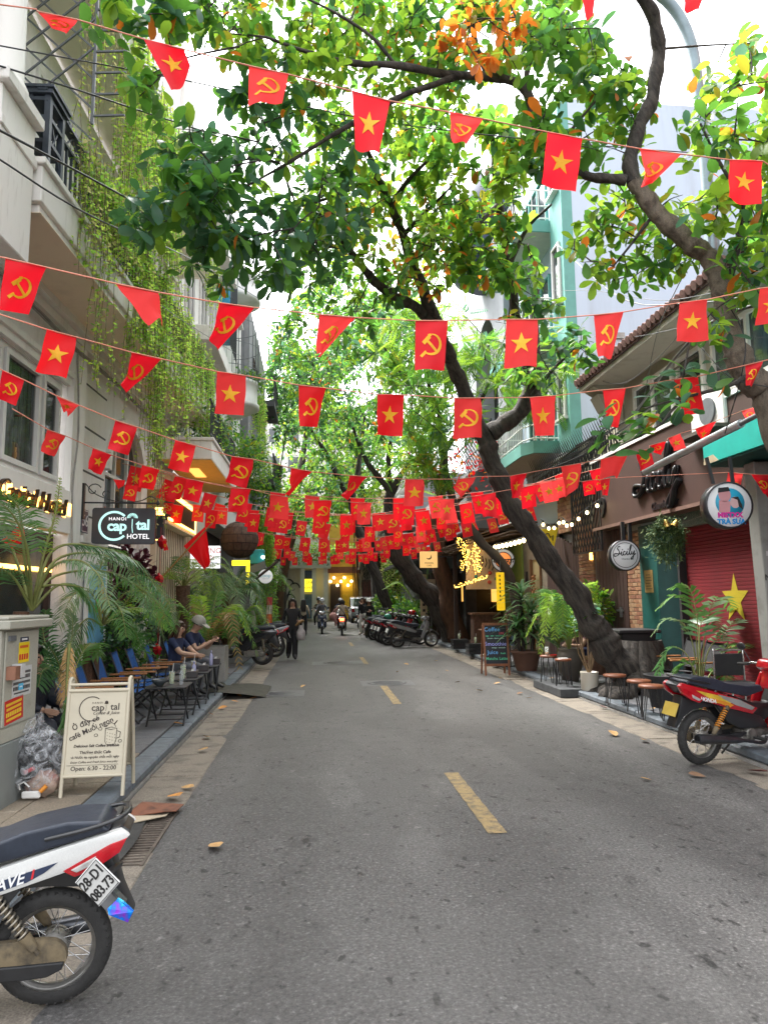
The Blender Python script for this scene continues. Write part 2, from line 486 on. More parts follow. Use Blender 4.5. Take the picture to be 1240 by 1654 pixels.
# drain with cast grate and a rubber mat thrown over it
M_rub=mat('rubber',(.035,.034,.032),.85,var=.35,scale=9,bump=.4,fine=.3)
M_iron=mat('rusty_iron',(.09,.07,.055),.75,var=.4,scale=14,bump=.3)
dr=thing('drain_grate','long iron drain grate at the gutter edge under the black rubber mat','drain',(-1.17,5.35,0))
mb=MB(); mb.box(-.09,-.07,-.55,.6,-.02,.016); mb.box(.07,.09,-.55,.6,-.02,.016)
mb.build('grate_frame',M_iron,dr)
for k in range(22):
    MB().box(-.069,.069,-.53+k*.052,-.53+k*.052+.02,-.02,.014).build('grate_bar',M_iron,dr)
rm=MB().grid(lambda u,v: (-1.6+.36*u+.02*math.sin(v*5),4.75+1.05*v,.024+.012*math.sin(u*7+v*4)** 2+(.0 if u>.1 else .02)),10,16)
rm.build('rubber_mat',M_rub); tag(bpy.data.objects['rubber_mat'],'black rubber mat lying over the drain behind the white motorbike','mat')
M_card=mat('rust_cardboard',(.2,.075,.04),.8,col2=(.08,.035,.022),mix=.45,scale=9,bump=.3)
M_card2=mat('pale_cardboard',(.42,.35,.25),.85,col2=(.22,.16,.1),mix=.35,scale=6)
def sheet(name,pts,m,th,label,cat):
    mb=MB(); mb.prism(pts,(0,0,th)); o=mb.build(name,m); return tag(o,label,cat)
a=[gr(*q,.03) for q in ((215,1312),(230,1304),(297,1301),(285,1314),(262,1321),(210,1322))]
sheet('cardboard',[(p.x,p.y,.05+.02*math.sin(i*2)) for i,p in enumerate(a)],M_card,.006,'torn rust brown cardboard sheet lying on the left gutter','cardboard')
a=[gr(*q,.03) for q in ((176,1331),(190,1322),(273,1315),(268,1322),(215,1330))]
sheet('cardboard',[(p.x,p.y,.04+.015*math.sin(i*3)) for i,p in enumerate(a)],M_card2,.006,'pale strip of cardboard curled beside the brown sheet in the gutter','cardboard')
# dark ramp mat bridging the left kerb
rp_=MB().grid(lambda u,v: (-1.95+1.1*u,12.35+1.5*v+.1*u,.15-.125*u** 1.5+.02*math.sin(u*6+v*3)*v),12,8).build('ramp_mat',mat('ramp_mat_fabric',(.05,.048,.036),.95,var=.35,scale=12,fine=.3))
tag(rp_,'dark ribbed ramp mat bridging the left kerb beside the concrete planter','mat')
M_grey_stone=mat('step_stone',(.055,.058,.062),.8,var=.3,scale=7,bump=.3,fine=.2)
o=MB().box(3.98,4.6,11.6,13.1,.012,.15).build('stone_slab',M_grey_stone,bevel=.01); tag(o,'dark stone slab step under the two small tables on the right kerb','stone slab')

# fallen leaves
M_fl=[mat('dry_leaf_tan',(.42,.25,.1),.8,var=.35,scale=20),mat('dry_leaf_orange',(.5,.22,.05),.8,var=.35,scale=20),mat('dry_leaf_red',(.1,.025,.02),.7,var=.3,scale=20),mat('dry_leaf_brown',(.16,.09,.05),.85,var=.3,scale=20)]
FL=[(340,1371,.16,0,'pale tan fallen leaf alone on the road near the white motorbike'),(272,1290,.2,1,'big yellow fallen leaf on the left gutter above the brown cardboard'),
      (292,1276,.13,0,'tan fallen leaf half on the asphalt edge left of the road'),(268,1307,.13,0,'small tan leaf lying on the brown cardboard sheet'),
      (994,1194,.19,0,'tan two lobed leaf on the road beside the right gutter'),(1042,1199,.16,0,'tan fallen leaf on the asphalt edge left of the red motorbike'),
      (1049,1161,.11,0,'small tan leaf on the kerb in front of the stools'),(981,1147,.16,2,'dark red leaf on the gutter below the left stool'),
      (1204,1248,.2,2,'dark red leaf in the gutter under the red motorbike'),(1140,1261,.15,3,'thin curled leaf on the road below the red motorbike'),
      (1053,1268,.1,0,'small pale leaf on the asphalt below the red motorbike'),(298,1188,.14,1,'orange leaf wedged against the left kerb by the tables')]
LT_flat=leaf_template(.62,.25,-.12,1.2)
def fallen(p,s,k,label,group=None,seed=0):
    rg=random.Random(seed)
    d=Vector((math.cos(rg.uniform(0,6.28)),math.sin(rg.uniform(0,6.28)),rg.uniform(-.02,.1)))
    r_,f_,u_=rframe(d,rg,rg.uniform(-.25,.25))
    o=leaf_mesh('fallen_leaf',[(Vector((0,0,0)),r_,f_,u_,s)],[M_fl[k]],LT_flat,[0],kind=None)
    o.location=(p.x,p.y,(road_z(p.x) if -1.1<p.x<3.85 else (.01 if -1.56<p.x<4.27 else .125))+.012+.02*s)
    tag(o,label,'fallen leaf',group)
for i,(px,py,s,k,lb) in enumerate(FL): fallen(gr(px,py),s,k,lb,'large fallen leaves',i)
for i,q in enumerate(((725,1087),(733,1106),(797,1108),(812,1098),(835,1125),(848,1131),(885,1108),(700,1070),(660,1077),(640,1090),(690,1062),(780,1120))):
    fallen(gr(*q),rnd.uniform(.1,.16),rnd.choice((0,0,3)),'small dry leaf scattered on the road by the right gutter','scattered leaves on the right',50+i)
for i,q in enumerate(((345,1157),(385,1136),(402,1131),(372,1099),(381,1095),(330,1192),(425,1076),(362,1092),(390,1127),(320,1215),(486,1114),(352,1148))):
    fallen(gr(*q),rnd.uniform(.1,.17),rnd.choice((0,1,1)),'small dry leaf scattered along the left gutter','scattered leaves on the left',80+i)
# ================================================================== BUILDINGS, LEFT SIDE
M_wall=mat('hotel_render',(.72,.7,.68),.8,col2=(.58,.56,.52),mix=.38,scale=2.4,stretch=(2,2,.3),bump=.15,fine=.06)
M_wall2=mat('hotel_trim',(.76,.74,.7),.7,col2=(.6,.57,.53),mix=.36,scale=3,stretch=(2,2,.3),bump=.1)
M_soff=mat('soffit_paint',(.84,.72,.57),.85,col2=(.62,.52,.41),mix=.36,scale=1.3,bump=.1)
M_white=mat('white_paint',(.66,.65,.62),.6,var=.08,scale=4)
M_stain=mat('stained_white',(.74,.72,.68),.8,col2=(.5,.47,.43),mix=.36,scale=3.5,stretch=(3,3,.6),bump=.2)
M_black=mat('black_iron',(.02,.021,.024),.45,var=.2,scale=9)
M_slate=mat('slate_blue_iron',(.035,.045,.06),.45,var=.25,scale=9)
M_greyiron=mat('grey_iron',(.12,.13,.14),.5,var=.2,scale=9)
M_glass=mat('window_glass',(.03,.042,.042),.06,var=.35,scale=2.5,spec=.9,stretch=(1,3,.35))
M_glass2=mat('thin_window_glass',(.02,.03,.03),.05,var=0,spec=.9,alpha=.35)
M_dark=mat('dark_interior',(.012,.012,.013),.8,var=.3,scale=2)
M_curt=mat('curtain',(.13,.16,.15),.9,var=.5,scale=3,stretch=(1,16,.3))
M_warm=mat('warm_light',(1,.62,.2),.5,var=0,emit=1.3,ecol=(1,.5,.1))
M_warm2=mat('warm_light_soft',(1,.6,.2),.5,var=0,emit=.25,ecol=(1,.48,.1))
M_bulb=mat('bulb_glow',(1,.85,.55),.4,var=0,emit=1.6,ecol=(1,.76,.36))
M_coldlamp=mat('white_lamp',(1,1,1),.4,var=0,emit=1.2,ecol=(1,1,1))
M_wood=mat('brown_wood',(.16,.075,.035),.6,var=.4,scale=3,stretch=(8,8,.6),bump=.2)
M_darkwood=mat('dark_wood',(.045,.026,.02),.65,var=.45,scale=4,stretch=(6,6,.4),bump=.3)

def window(parent,u0,u1,z0,z1,x,cols=2,rows=1,fm=None,gm=None,fw=.06,depth=.07,name='window',sill=True):
    fm=fm or M_white; gm=gm or M_glass
    mb=MB()
    mb.box(x,x+depth,u0,u1,z0,z0+fw); mb.box(x,x+depth,u0,u1,z1-fw,z1)
    for k in range(cols+1):
        c=u0+(u1-u0)*k/cols; a=fw/2
        lo=u0 if k == 0 else c-a; hi=u1 if k == cols else c+a
        if k == 0: hi=u0+fw
        if k == cols: lo=u1-fw
        mb.box(x,x+depth-.002,lo,hi,z0+fw,z1-fw)
    for k in range(1,rows):
        c=z0+(z1-z0)*k/rows
        mb.box(x+.002,x+depth-.004,u0+fw,u1-fw,c-fw/2,c+fw/2)
    w=mb.build(name,fm,parent)
    for i in range(cols):
        for j in range(rows):
            a0=u0+(u1-u0)*i/cols; a1=u0+(u1-u0)*(i+1)/cols
            b0=z0+(z1-z0)*j/rows; b1=z0+(z1-z0)*(j+1)/rows
            MB().box(x+.012,x+.02,a0,a1,b0,b1).build('pane',gm,w)
    if sill: MB().box(x-.02,x+depth+.08,u0-.05,u1+.05,z0-.07,z0-.002).build('sill',fm,w)
    return w

hot=thing('hotel_building','pale grey hotel with curtained windows and long overhanging vine draped balcony','building',(-3.54,7.28,0),rz=R(-2.5))
mb=MB()
mb.box(-.35,0,-3,2.62,4.6,5.485)            # over the window
mb.box(-.35,0,2.62,4.25,.1,5.485)
arch=[(4.25+1.0-1.0*math.cos(PI*k/12),3.75+1.0*math.sin(PI*k/12)) for k in range(13)]
mb.prism([(-.35,4.25,5.485)]+[(-.35,y,z) for y,z in arch]+[(-.35,6.25,5.485)],(.35,0,0))
mb.box(-.35,0,6.25,7.9,.1,5.485); mb.box(-.35,0,7.9,8.6,3.4,5.485)
mb.box(-.35,-.0,-3,8.6,5.96,8.85)
mb.box(-.35,0,-3,8.6,9.32,15)
mb.box(-5,-.35,-3,-2.9,0,15); mb.box(-5,-.35,8.5,8.6,3.4,15); mb.box(-5,-.36,-2.9,8.5,14.6,14.9)
mb.box(-.35,.0,-3,-1.5,3.19,4.6)
mb.build('wall',M_wall,hot)
mb=MB()   # stepped cornice under the balcony, window mouldings
mb.box(0,.10,-3,8.5,5.28,5.483); mb.box(0,.2,-3,8.5,5.39,5.481)
mb.box(0,.05,-3,2.62,4.62,4.72); mb.box(0,.09,-3,2.62,4.72,4.79)
for (a,b) in ((2.62,3.06),): mb.box(0.002,.09,a,b,.1,5.27)
mb.box(0,.03,3.06,4.25,.1,.9)
mb.box(.0,.06,6.3,7.2,.1,3.0); mb.box(.0,.1,6.25,7.25,3.0,3.12)
mb.box(.0,.06,3.2,4.18,.1,2.5); mb.box(0,.1,3.15,4.22,2.5,2.6)
for k in range(12):
    (y0,z0),(y1,z1)=arch[k],arch[k+1]
    mb.bar((.03,y0,z0),(.03,y1,z1),.1,.12)
mb.build('moulding',M_wall2,hot)
mb=MB()
for z in (2.9,3.55,4.2,4.85): mb.box(-.005,.004,3.1,4.2,z,z+.03)
mb.build('wall_groove',mat('groove_dark',(.1,.1,.1),.9,var=0),hot)
band=MB().box(0.0,.12,-3,2.615,2.56,3.14).build('sign_band',M_wall2,hot,bevel=.01)
window(hot,-1.5,2.5,3.19,4.6,-.1,cols=1,fw=.06,gm=M_dark,name='window_reveal')
for (a,b) in ((-1.42,.78),(.86,1.8),(1.88,2.42)):
    w=window(hot,a,b,3.25,4.54,-.06,cols=1,gm=M_glass2,sill=False)
    if b<1.9: MB().grid(lambda u,v: (-.075+.015*math.sin(u*(b-a)*55),a+.05+(b-a-.1)*u,3.3+1.2*v),int((b-a)*40),1).build('curtain',M_curt,w)
# ground floor shop front
sf=MB(); sf.box(-.2,-.1,-3,2.62,.1,.3); sf.box(-.2,-.1,-3,2.62,2.46,2.56)
for y in (-2.9,-1.5,-.2,1.1,2.56): sf.box(-.2,-.1,y,y+.06,.3,2.46)
shop=sf.build('shop_front',M_darkwood,hot)
for y in (-2.84,-1.44,-.14,1.16): MB().box(-.16,-.15,y,y+1.34,.3,2.46).build('pane',M_glass,shop)
MB().box(-.098,-.07,.5,2.55,2.05,2.1).build('light_strip',M_warm,shop)
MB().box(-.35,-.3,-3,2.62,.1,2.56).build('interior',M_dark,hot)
# arched window and doorway
aw=MB(); aw.box(-.16,-.06,4.25,6.25,2.62,2.72)
for y in (4.27,4.9,5.57,6.19): aw.box(-.16,-.06,y,y+.05,2.72,4.2 if y in (4.27,6.19) else 4.7)
aw.box(-.155,-.062,4.3,6.2,3.7,3.76)
awo=aw.build('arched_window',M_white,hot)
MB().prism([(-.13,4.25,2.7)]+[(-.13,y,z) for y,z in arch]+[(-.13,6.25,2.7)],(.01,0,0)).build('pane',M_glass,awo)
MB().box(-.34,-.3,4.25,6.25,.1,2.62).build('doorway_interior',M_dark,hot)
MB().box(-.25,-.2,4.3,4.4,.1,2.6).box(-.25,-.2,6.1,6.2,.1,2.6).build('door_frame',M_darkwood,hot)
# balcony slab, parapet lip
bal=MB(); bal.box(0.001,.84,-.36,8.5,5.6,5.98); bal.box(0,.88,-.4,8.52,5.98,6.05)
bal.box(.22,.80,-.3,8.46,5.49,5.6)
balo=bal.build('balcony_slab',M_stain,hot,bevel=.008)
MB().box(0.0,.835,-.35,8.48,5.478,5.488).build('soffit',M_soff,hot)
b2=MB(); b2.box(0.001,.95,-1.2,8.5,8.95,9.3); b2.box(0,1.0,-1.25,8.52,9.3,9.36)
b2.build('upper_balcony_slab',M_stain,hot,bevel=.008)
MB().box(0.0,.94,-1.19,8.48,8.93,8.948).build('upper_soffit',mat('upper_soffit_paint',(.76,.71,.6),.85,var=.12,scale=1.2),hot)
rl=MB(); rl.box(.72,.82,-.3,8.45,6.85,6.9); rl.box(.74,.8,.2,8.45,6.12,6.16); rl.box(.74,.8,.2,8.45,6.62,6.65)
rail=rl.build('balcony_rail',M_slate,hot)
for a,b in ((-.26,.12),(4.1,4.3),(8.2,8.42)):    # boxed iron posts
    ps=MB(); x0=.6 if a<0 else .7
    for x in (x0,.78):
        for y in (a,b-.06): ps.box(x,x+.06,y,y+.06,6.05,6.82)
    for z in (6.05,6.3,6.56,6.76): ps.box(x0+.003,.838,a+.003,b-.003,z,z+.04)
    ps.box(x0-.03,.87,a-.03,b+.03,6.82,6.87); ps.box(x0-.05,.89,a-.05,b+.05,6.87,6.9)
    ps.bar((.81,a,6.1),(.81,b,6.76),.02); ps.bar((.81,b,6.1),(.81,a,6.76),.02)
    ps.build('railing_post',M_slate,hot)
bl=MB().box(.76,.785,-.012,.012,6.16,6.62).build('baluster',M_slate,hot); bl.location.y=.35
for k in range(1,60):
    y=.35+k*.135
    if y<8.4: inst(bl,hot,(0,y,0))
dm=MB()
for k in range(20):
    y=.3+k*.4; dm.bar((.772,y,6.65),(.772,y+.2,6.85),.015); dm.bar((.772,y+.4,6.65),(.772,y+.2,6.85),.015)
dm.build('rail_lattice',M_slate,hot)
# corner column on its pedestal
cp=MB(); cp.box(-.7,.78,-1.1,-.42,4.9,6.3); cp.box(-.75,.86,-1.16,-.4,6.3,6.42); cp.box(-.72,.8,-1.12,-.38,5.9,6.0)
cp.bar((.7,-.36,5.75),(.45,-.36,6.35),.16,.1)
cp.build('pedestal',M_stain,hot,bevel=.01)
MB().lathe([(.21,6.42),(.21,6.5),(.18,6.56),(.165,6.6),(.15,8.1),(.16,8.14),(.15,8.18),(.2,8.3),(.23,8.36),(.23,8.5)],24,(.62,-.75,0)).build('column',M_stain,hot)
MB().box(.1,.9,-1.1,-.4,8.5,8.93).build('column_beam',M_wall2,hot)
la=MB()
for k in range(-2,6):
    y0=k*.36
    for sgn in (1,-1):
        xa,za=(.05,7.0+y0+.6) if sgn>0 else (.05,7.0+y0+1.4)
        xb,zb=(1.05,za+sgn*.95)
        la.bar((xa,.3 if sgn>0 else .33,za),(xb,.3 if sgn>0 else .33,zb),.018)
la.build('security_lattice',M_greyiron,hot)
lw=MB()
for k in range(8): lw.bar((1.05,.31,7.0+k*.26),(1.4,.31,7.02+k*.26),.02)
lw.bar((1.05,.31,6.9),(1.05,.31,8.95),.03)
lw.build('lattice_arm',M_greyiron,hot)
for u in (1.2,4.2,6.6): window(hot,u,u+1.2,6.3,8.3,-.03,cols=2,rows=1)
mb=MB()
for z_,r_ in ((5.2,.018),(5.16,.012)): mb.tube([(.12,-1.5,z_),(.11,1.4,z_-.01),(.1,2.6,z_-.05),(.12,4.2,z_-.02),(.1,6.5,z_-.06),(.1,8.4,z_)],r_,6)
mb.tube(catmull([(.1,2.66,5.1),(.14,2.7,4.0),(.11,2.66,3.2),(.13,2.7,2.2)],4),.014,6)
mb.build('wall_conduit',M_conc2,hot)
# lit hotel name, script letters mounted on the band
M_brz=mat('bronze_letter',(.05,.03,.015),.4,metal=.6,var=.2)
text('Hanoi Capital Hotel',.34,hot,face_mat((.15,.95,2.87),(0,1,0),(0,0,1)),M_brz,depth=.02,shear=.35,bold=-.002)
lh=MB()
for k in range(20): lh.box(.121,.126,-.75+k*.17,-.75+k*.17+.12,2.77+.03*(k % 3),2.93+.04*(k % 2))
lh.build('letter_backlight',M_warm,hot)
# house number plate
M_navy=mat('navy_enamel',(.015,.02,.06),.35,var=.1)
M_wprint=mat('white_print',(.75,.75,.75),.5,var=0)
hn=thing('house_number','small dark blue house number plate 56 on the hotel wall','number plate',hot.matrix_basis @ Vector((.035,3.35,2.82)),rz=R(-2.5))
MB().box(-.01,.01,-.13,.13,-.17,.17).build('plate',M_navy,hn,bevel=.004)
MB().box(.0,.0115,-.118,.118,-.155,-.147).box(0,.0115,-.118,.118,.147,.155).box(0,.0115,-.118,-.11,-.147,.147).box(0,.0115,.11,.118,-.147,.147).build('plate_border',M_wprint,hn)
text('56',.24,hn,face_mat((.012,0,0),(0,1,0),(0,0,1)),M_wprint)

# hanging lightbox sign
M_signblk=mat('sign_black',(.012,.014,.02),.35,var=.2)
M_mint=mat('sign_mint',(.42,.78,.75),.5,var=0,emit=.18)
M_signw=mat('sign_white',(.8,.8,.83),.5,var=0,emit=.18)
c=at(201,850,10.55)
hs=thing('hanging_sign','black hanging hotel sign with pale mint lettering on a scrolled bracket','sign',c,rz=R(4))
def rrect(w,h,r,n=5):
    pts=[]
    for cx,cz,a in ((w/2-r,h/2-r,0),(-w/2+r,h/2-r,PI/2),(-w/2+r,-h/2+r,PI),(w/2-r,-h/2+r,1.5*PI)):
        pts += [(cx+r*math.cos(a+PI/2*k/n),cz+r*math.sin(a+PI/2*k/n)) for k in range(n+1)]
    return pts
MB().prism([(x,-.05,z) for x,z in rrect(.87,.52,.04)],(0,.1,0)).build('sign_box',M_signblk,hs)
def arc_strip(mb,cx,cz,r0,r1,a0,a1,y,th,n=24):
    o=[(cx+r1*math.cos(a0+(a1-a0)*k/n),y,cz+r1*math.sin(a0+(a1-a0)*k/n)) for k in range(n+1)]
    i=[(cx+r0*math.cos(a0+(a1-a0)*k/n),y,cz+r0*math.sin(a0+(a1-a0)*k/n)) for k in range(n+1)]
    for k in range(n):
        mb.prism([o[k],o[k+1],i[k+1],i[k]],(0,th,0))
    return mb
arc_strip(MB(),-.13,-.0,.185,.217,R(45),R(315),-.054,.004).build('ring_emblem',M_mint,hs)
FX=lambda x,z,y=-.052: face_mat((x,y,z),(1,0,0),(0,0,1))
text('cap',.205,hs,FX(-.09,-.005),M_mint,bold=.006,spacing=.95); text('tal',.205,hs,FX(.27,.012),M_mint,bold=.006,spacing=.95)
text('HANOI',.065,hs,FX(-.085,.1),M_signw,bold=.001,spacing=1.25); text('HOTEL',.1,hs,FX(.205,-.155),M_signw,bold=.001)
mb=MB()
for k in range(11):
    a=PI*k/10; mb.poly([(.12+.05*math.cos(a+d)*s_,-.0545,.12+.0+(.055)*math.sin(a+d)*s_*.8) for d,s_ in ((0,.35),(.12,1.5),(-.12,1.5))][::-1])
mb.tube([(.12,-.054,.1),(.118,-.054,-.02),(.128,-.054,-.1)],.006,6)
mb.build('flower_emblem',M_mint,hs)
mb=MB(); mb.tube([(-.6,0,.34),(.44,0,.34)],.012,8); mb.box(-.62,-.56,-.04,.04,.1,.62)
for s_ in (0,1):
    mb.tube([(-.56+.05*s_+(.22-.03*t)*math.cos(t+.4)*(.5-.2*s_)+.12+.12*s_,0,.52-.06*s_+(.22-.03*t)*math.sin(t+.4)*(.5-.2*s_)) for t in [q*.45 for q in range(14)]],.008,6)
mb.tube(catmull([(-.56,0,.62),(-.4,0,.46),(-.1,0,.36),(.2,0,.37),(.35,0,.44),(.44,0,.4)]),.008,6)
for x in (-.3,.3): mb.tube([(x,0,.26),(x,0,.34)],.006,6)
mb.lathe([(0,.3),(.02,.32),(.03,.34),(.015,.37),(0,.4)],10,(.46,0,0))
mb.box(-.74,-.62,-.06,.06,.08,.4)
mb.build('bracket',M_black,hs)

# pale blue board with hanging bottles beside the hotel door
M_blue=mat('sky_blue_board',(.16,.4,.62),.55,var=.25,scale=4)
bb=thing('painted_board','sky blue board with bottles hung in front of it on the hotel pilaster','board',hot.matrix_basis @ Vector((.1,3.7,1.05)),rz=R(-2.5))
MB().box(0,.03,-.36,.36,0,1.15).build('panel',M_blue,bb)
for y_ in (-.4,.361): MB().box(-.01,.045,y_,y_+.039,0,1.15).build('frame',M_white,bb)
for k,(y,z,cl) in enumerate(((-.1,.45,(.05,.4,.05)),(.02,.62,(.35,.25,.08)),(.18,.42,(.4,.22,.06)))):
    MB().lathe([(.035,0),(.04,.02),(.04,.14),(.016,.2),(.016,.26),(0,.262)],10,(.09,y,z)).tube([(.09,y,z+.26),(.03,y,1.1)],.004,5).build('bottle',mat('bottle_glass_%d' % k,cl,.15,var=.1),bb)
# wooden barrel head sign at the picture's edge
M_barrel=mat('barrel_wood',(.42,.22,.07),.55,var=.4,scale=3,stretch=(1,12,1))
c=hot.matrix_basis @ Vector((.3,.86,3.3)); br=thing('barrel_sign','round wooden barrel head sign hung before the hotel window at the left edge','sign',at(-14,735,8.6))
for k in range(9):
    x0=-.27+k*.06; h=math.sqrt(max(.005,.3** 2-(x0+.03)** 2))
    MB().prism([(-h,-.05,x0+.002),(h,-.05,x0+.002),(h,-.05,x0+.058),(-h,-.05,x0+.058)],(0,.1,0)).build('plank',M_barrel,br)
MB().tube([(.3*math.cos(t/14*PI),0,.3*math.sin(t/14*PI)) for t in range(28)],.022,8,closed=True).build('hoop',M_iron,br)
text('1990',.16,br,FX(0.08,0,-.053),M_brz)
mb=MB()
for s_ in (-1,1): mb.tube([(s_*(.08+.06*math.cos(t))-.0,0,.42+.06*math.sin(t)) for t in [q*.5 for q in range(11)]],.012,6)
mb.tube([(-.3,0,.48),(.33,0,.48)],.014,6); mb.tube([(0,0,.3),(0,0,.48)],.01,6); mb.build('bracket',mat('copper_iron',(.2,.08,.05),.5,metal=.3),br)

# ---------------------------------------------------------------- the café next door
M_beige=mat('beige_panel',(.6,.5,.37),.75,var=.12,scale=3)
cafe=thing('cafe_building','beige cafe next to the hotel with a lit slatted canopy and planted balcony','building',(-3.1,14.9,0))
mb=MB(); mb.box(-.4,0,.8,5.2,3.3,4.45); mb.box(-.4,0,.8,5.2,4.9,14.5); mb.box(-5,-.4,5.1,5.2,0,14.5); mb.box(-5,-.4,.8,.9,4,14.5)
mb.box(-.4,0,4.3,5.2,.1,3.3); mb.box(-.4,-.1,2.9,3.3,.1,3.3)
mb.build('wall',M_wall2,cafe)
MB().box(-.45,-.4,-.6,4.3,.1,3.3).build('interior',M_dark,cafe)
MB().box(-.2,.02,-.9,2.9,1.42,3.28).build('panel_wall',M_beige,cafe)
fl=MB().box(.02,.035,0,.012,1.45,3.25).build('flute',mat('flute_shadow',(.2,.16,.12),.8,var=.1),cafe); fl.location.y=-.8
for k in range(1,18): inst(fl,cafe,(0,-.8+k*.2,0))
for y in (.9,2.2,3.5): MB().box(-.02,.16,y,y+.17,.1,1.42).build('post',M_white,cafe)
sl=MB(); sl.box(0,1.0,-.6,3.8,4.48,4.86); sl.box(0,1.04,-.62,3.83,4.86,4.93); sl.build('balcony_slab',M_stain,cafe,bevel=.01)
MB().box(0.01,.99,-.58,3.78,4.462,4.478).build('soffit',mat('lamp_tinted_soffit',(.68,.44,.13),.8,var=.1),cafe)  # soffit's yellow is the lit canopy's glow, put into its base colour
MB().box(.35,.6,.3,1.4,4.452,4.46).build('ceiling_light',M_warm2,cafe)
rl=MB(); rl.box(.93,.97,-.6,3.8,5.7,5.74); rl.box(.93,.97,-.6,3.8,5.0,5.03); rail2=rl.build('balcony_rail',M_black,cafe)
b0=MB().box(.94,.96,-.01,.01,5.03,5.7).build('baluster',M_black,cafe); b0.location.y=-.5
for k in range(1,34): inst(b0,cafe,(0,-.5+k*.128,0))
for u in (1.4,3.4):
    for z in (5.2,8.3,11.4): window(cafe,u,u+1.1,z,z+1.9,0,cols=2)
for z in (8.0,11.1): MB().box(0,.8,.8,5.0,z-.5,z-.15).build('balcony_slab',M_stain,cafe,bevel=.01)
# lit canopy with dark slats
cn=thing('lit_canopy','yellow lit slatted canopy box over the cafe entrance','canopy',(-2.95,13.9,3.2))
for z_ in (.6,-.06): MB().box(-.3,.1,0,3.05,z_,z_+.06).build('frame',M_beige,cn)
MB().box(.105,.13,0,3.05,.5,.585).box(.105,.13,0,3.05,.01,.06).box(.105,.13,3.0,3.05,.06,.5).build('light_strip',M_warm,cn)
MB().box(-.3,0.0,0,3.05,0,.6).build('back_panel',mat('canopy_back',(.3,.2,.06),.7),cn)
s0=MB().box(.02,.1,0,.03,.0,.58).build('slat',M_darkwood,cn)
for k in range(1,24): inst(s0,cn,(0,k*.13,0))
# little lamp box, wall sign
wl=thing('wall_lamp','black box wall lamp glowing beside the hanging hotel sign','lamp',at(258,852,13.2))
MB().box(-.08,.08,-.08,.08,-.22,.22).build('lamp_body',M_black,wl,bevel=.008)
MB().box(-.07,.07,-.07,.07,.222,.36).build('lamp_glow',M_warm,wl); MB().box(-.06,.06,-.06,.06,-.23,-.221).build('lamp_glow',M_warm,wl); MB().box(-.3,-.081,-.03,.03,-.05,.05).build('arm',M_black,wl)
sg=thing('white_sign','white box sign with red and blue lettering behind the red pole flag','sign',at(332,900,15.6))
MB().box(-.31,.31,-.06,.06,-.24,.24).build('sign_box',mat('sign_face_white',(.7,.72,.74),.5,var=.05,emit=.25),sg,bevel=.006)
M_redp=mat('red_print',(.6,.02,.03),.5,var=0); M_bluep=mat('blue_print',(.03,.08,.3),.5,var=0)
text('TRUNG',.16,sg,FX(.06,.13,-.062),M_redp); text('BIA HOI',.11,sg,FX(0,-.02,-.062),M_redp); text('SOUVENIR - COFFEE',.06,sg,FX(0,-.13,-.062),M_bluep)
# woven globe lantern
gl=thing('globe_lantern','big dark brown woven globe lantern hung over the left pavement','lantern',at(387,872,18.0))
M_gl=mat('woven_bark',(.075,.045,.03),.8,var=.45,scale=10,bump=.5)
for i in range(7):
    for j in range(14):
        t0,t1=PI*(i+.04)/7,PI*(i+.96)/7; p0,p1=2*PI*(j+.03+.5*(i % 2))/14,2*PI*(j+.97+.5*(i % 2))/14
        rr=.47*rnd.uniform(.985,1.015)
        S=lambda t,p: (rr*math.sin(t)*math.cos(p),rr*math.sin(t)*math.sin(p),rr*math.cos(t))
        mb=MB(); mb.grid(lambda u,v: S(t1+(t0-t1)*v,p0+(p1-p0)*u),3,2)
        mb.build('bark_plate',M_gl,gl)
MB().sphere((0,0,0),.455,20,12).build('core',M_dark,gl)
MB().tube([(0,0,.46),(0,0,1.2)],.012,6).build('cord',M_black,gl)
# yellow lit panel, folded grey awning and teal lamp beyond the globe
yp=thing('glowing_sign','glowing yellow L shaped sign under the globe lantern','sign',at(400,935,19.5))
MB().box(-.42,.05,-.03,.03,.36,.5).box(-.04,.05,-.03,.03,-.35,.36).build('panel',mat('yellow_glow',(.9,.75,.02),.5,var=0,emit=.4),yp)
aw_=thing('grey_awning','grey cloth awning folded on a dark bamboo pole left of the street','awning',at(385,985,18.8))
mb=MB(); a,b,c2,d=(-.42,0,.05),(.28,0,.62),(.3,0,-.1),(-.35,.1,-.5)
mb.grid(lambda u,v: tuple((1-v)*((1-u)*a[i]+u*b[i])+v*((1-u)*d[i]+u*c2[i])+(.05*math.sin(v*14+u*5)*v if i == 1 else 0) for i in range(3)),12,14)
mb.build('cloth',mat('grey_canvas',(.24,.25,.26),.9,var=.35,scale=4,stretch=(1,1,5)),aw_)
MB().tube([(-.9,0,-.3),(1.0,0,1.25)],.035,8).build('pole',M_darkwood,aw_)
tl=thing('teal_lantern','teal box lantern with a bright bulb above the round Loop sign','lantern',at(416,905,20.2))
MB().box(-.2,.2,-.1,.1,-.1,.3).build('shade',mat('teal_glass',(.03,.3,.33),.3,var=.2),tl,bevel=.02)
MB().bar((-.25,0,-.3),(.22,0,-.12),.22,.2).build('fixture',M_greyiron,tl); MB().sphere((.16,-.12,.08),.05,10,8).build('bulb',M_coldlamp,tl)
lp=thing('round_sign','small round pale sign reading Loop in turquoise','sign',at(429,931,21))
MB().lathe([(0,-.03),(.2,-.03),(.205,-.02),(.205,.02),(.2,.03),(0,.03)],28,axis='y').build('disc',mat('pale_sign',(.55,.56,.55),.5,var=.05,emit=.12),lp)
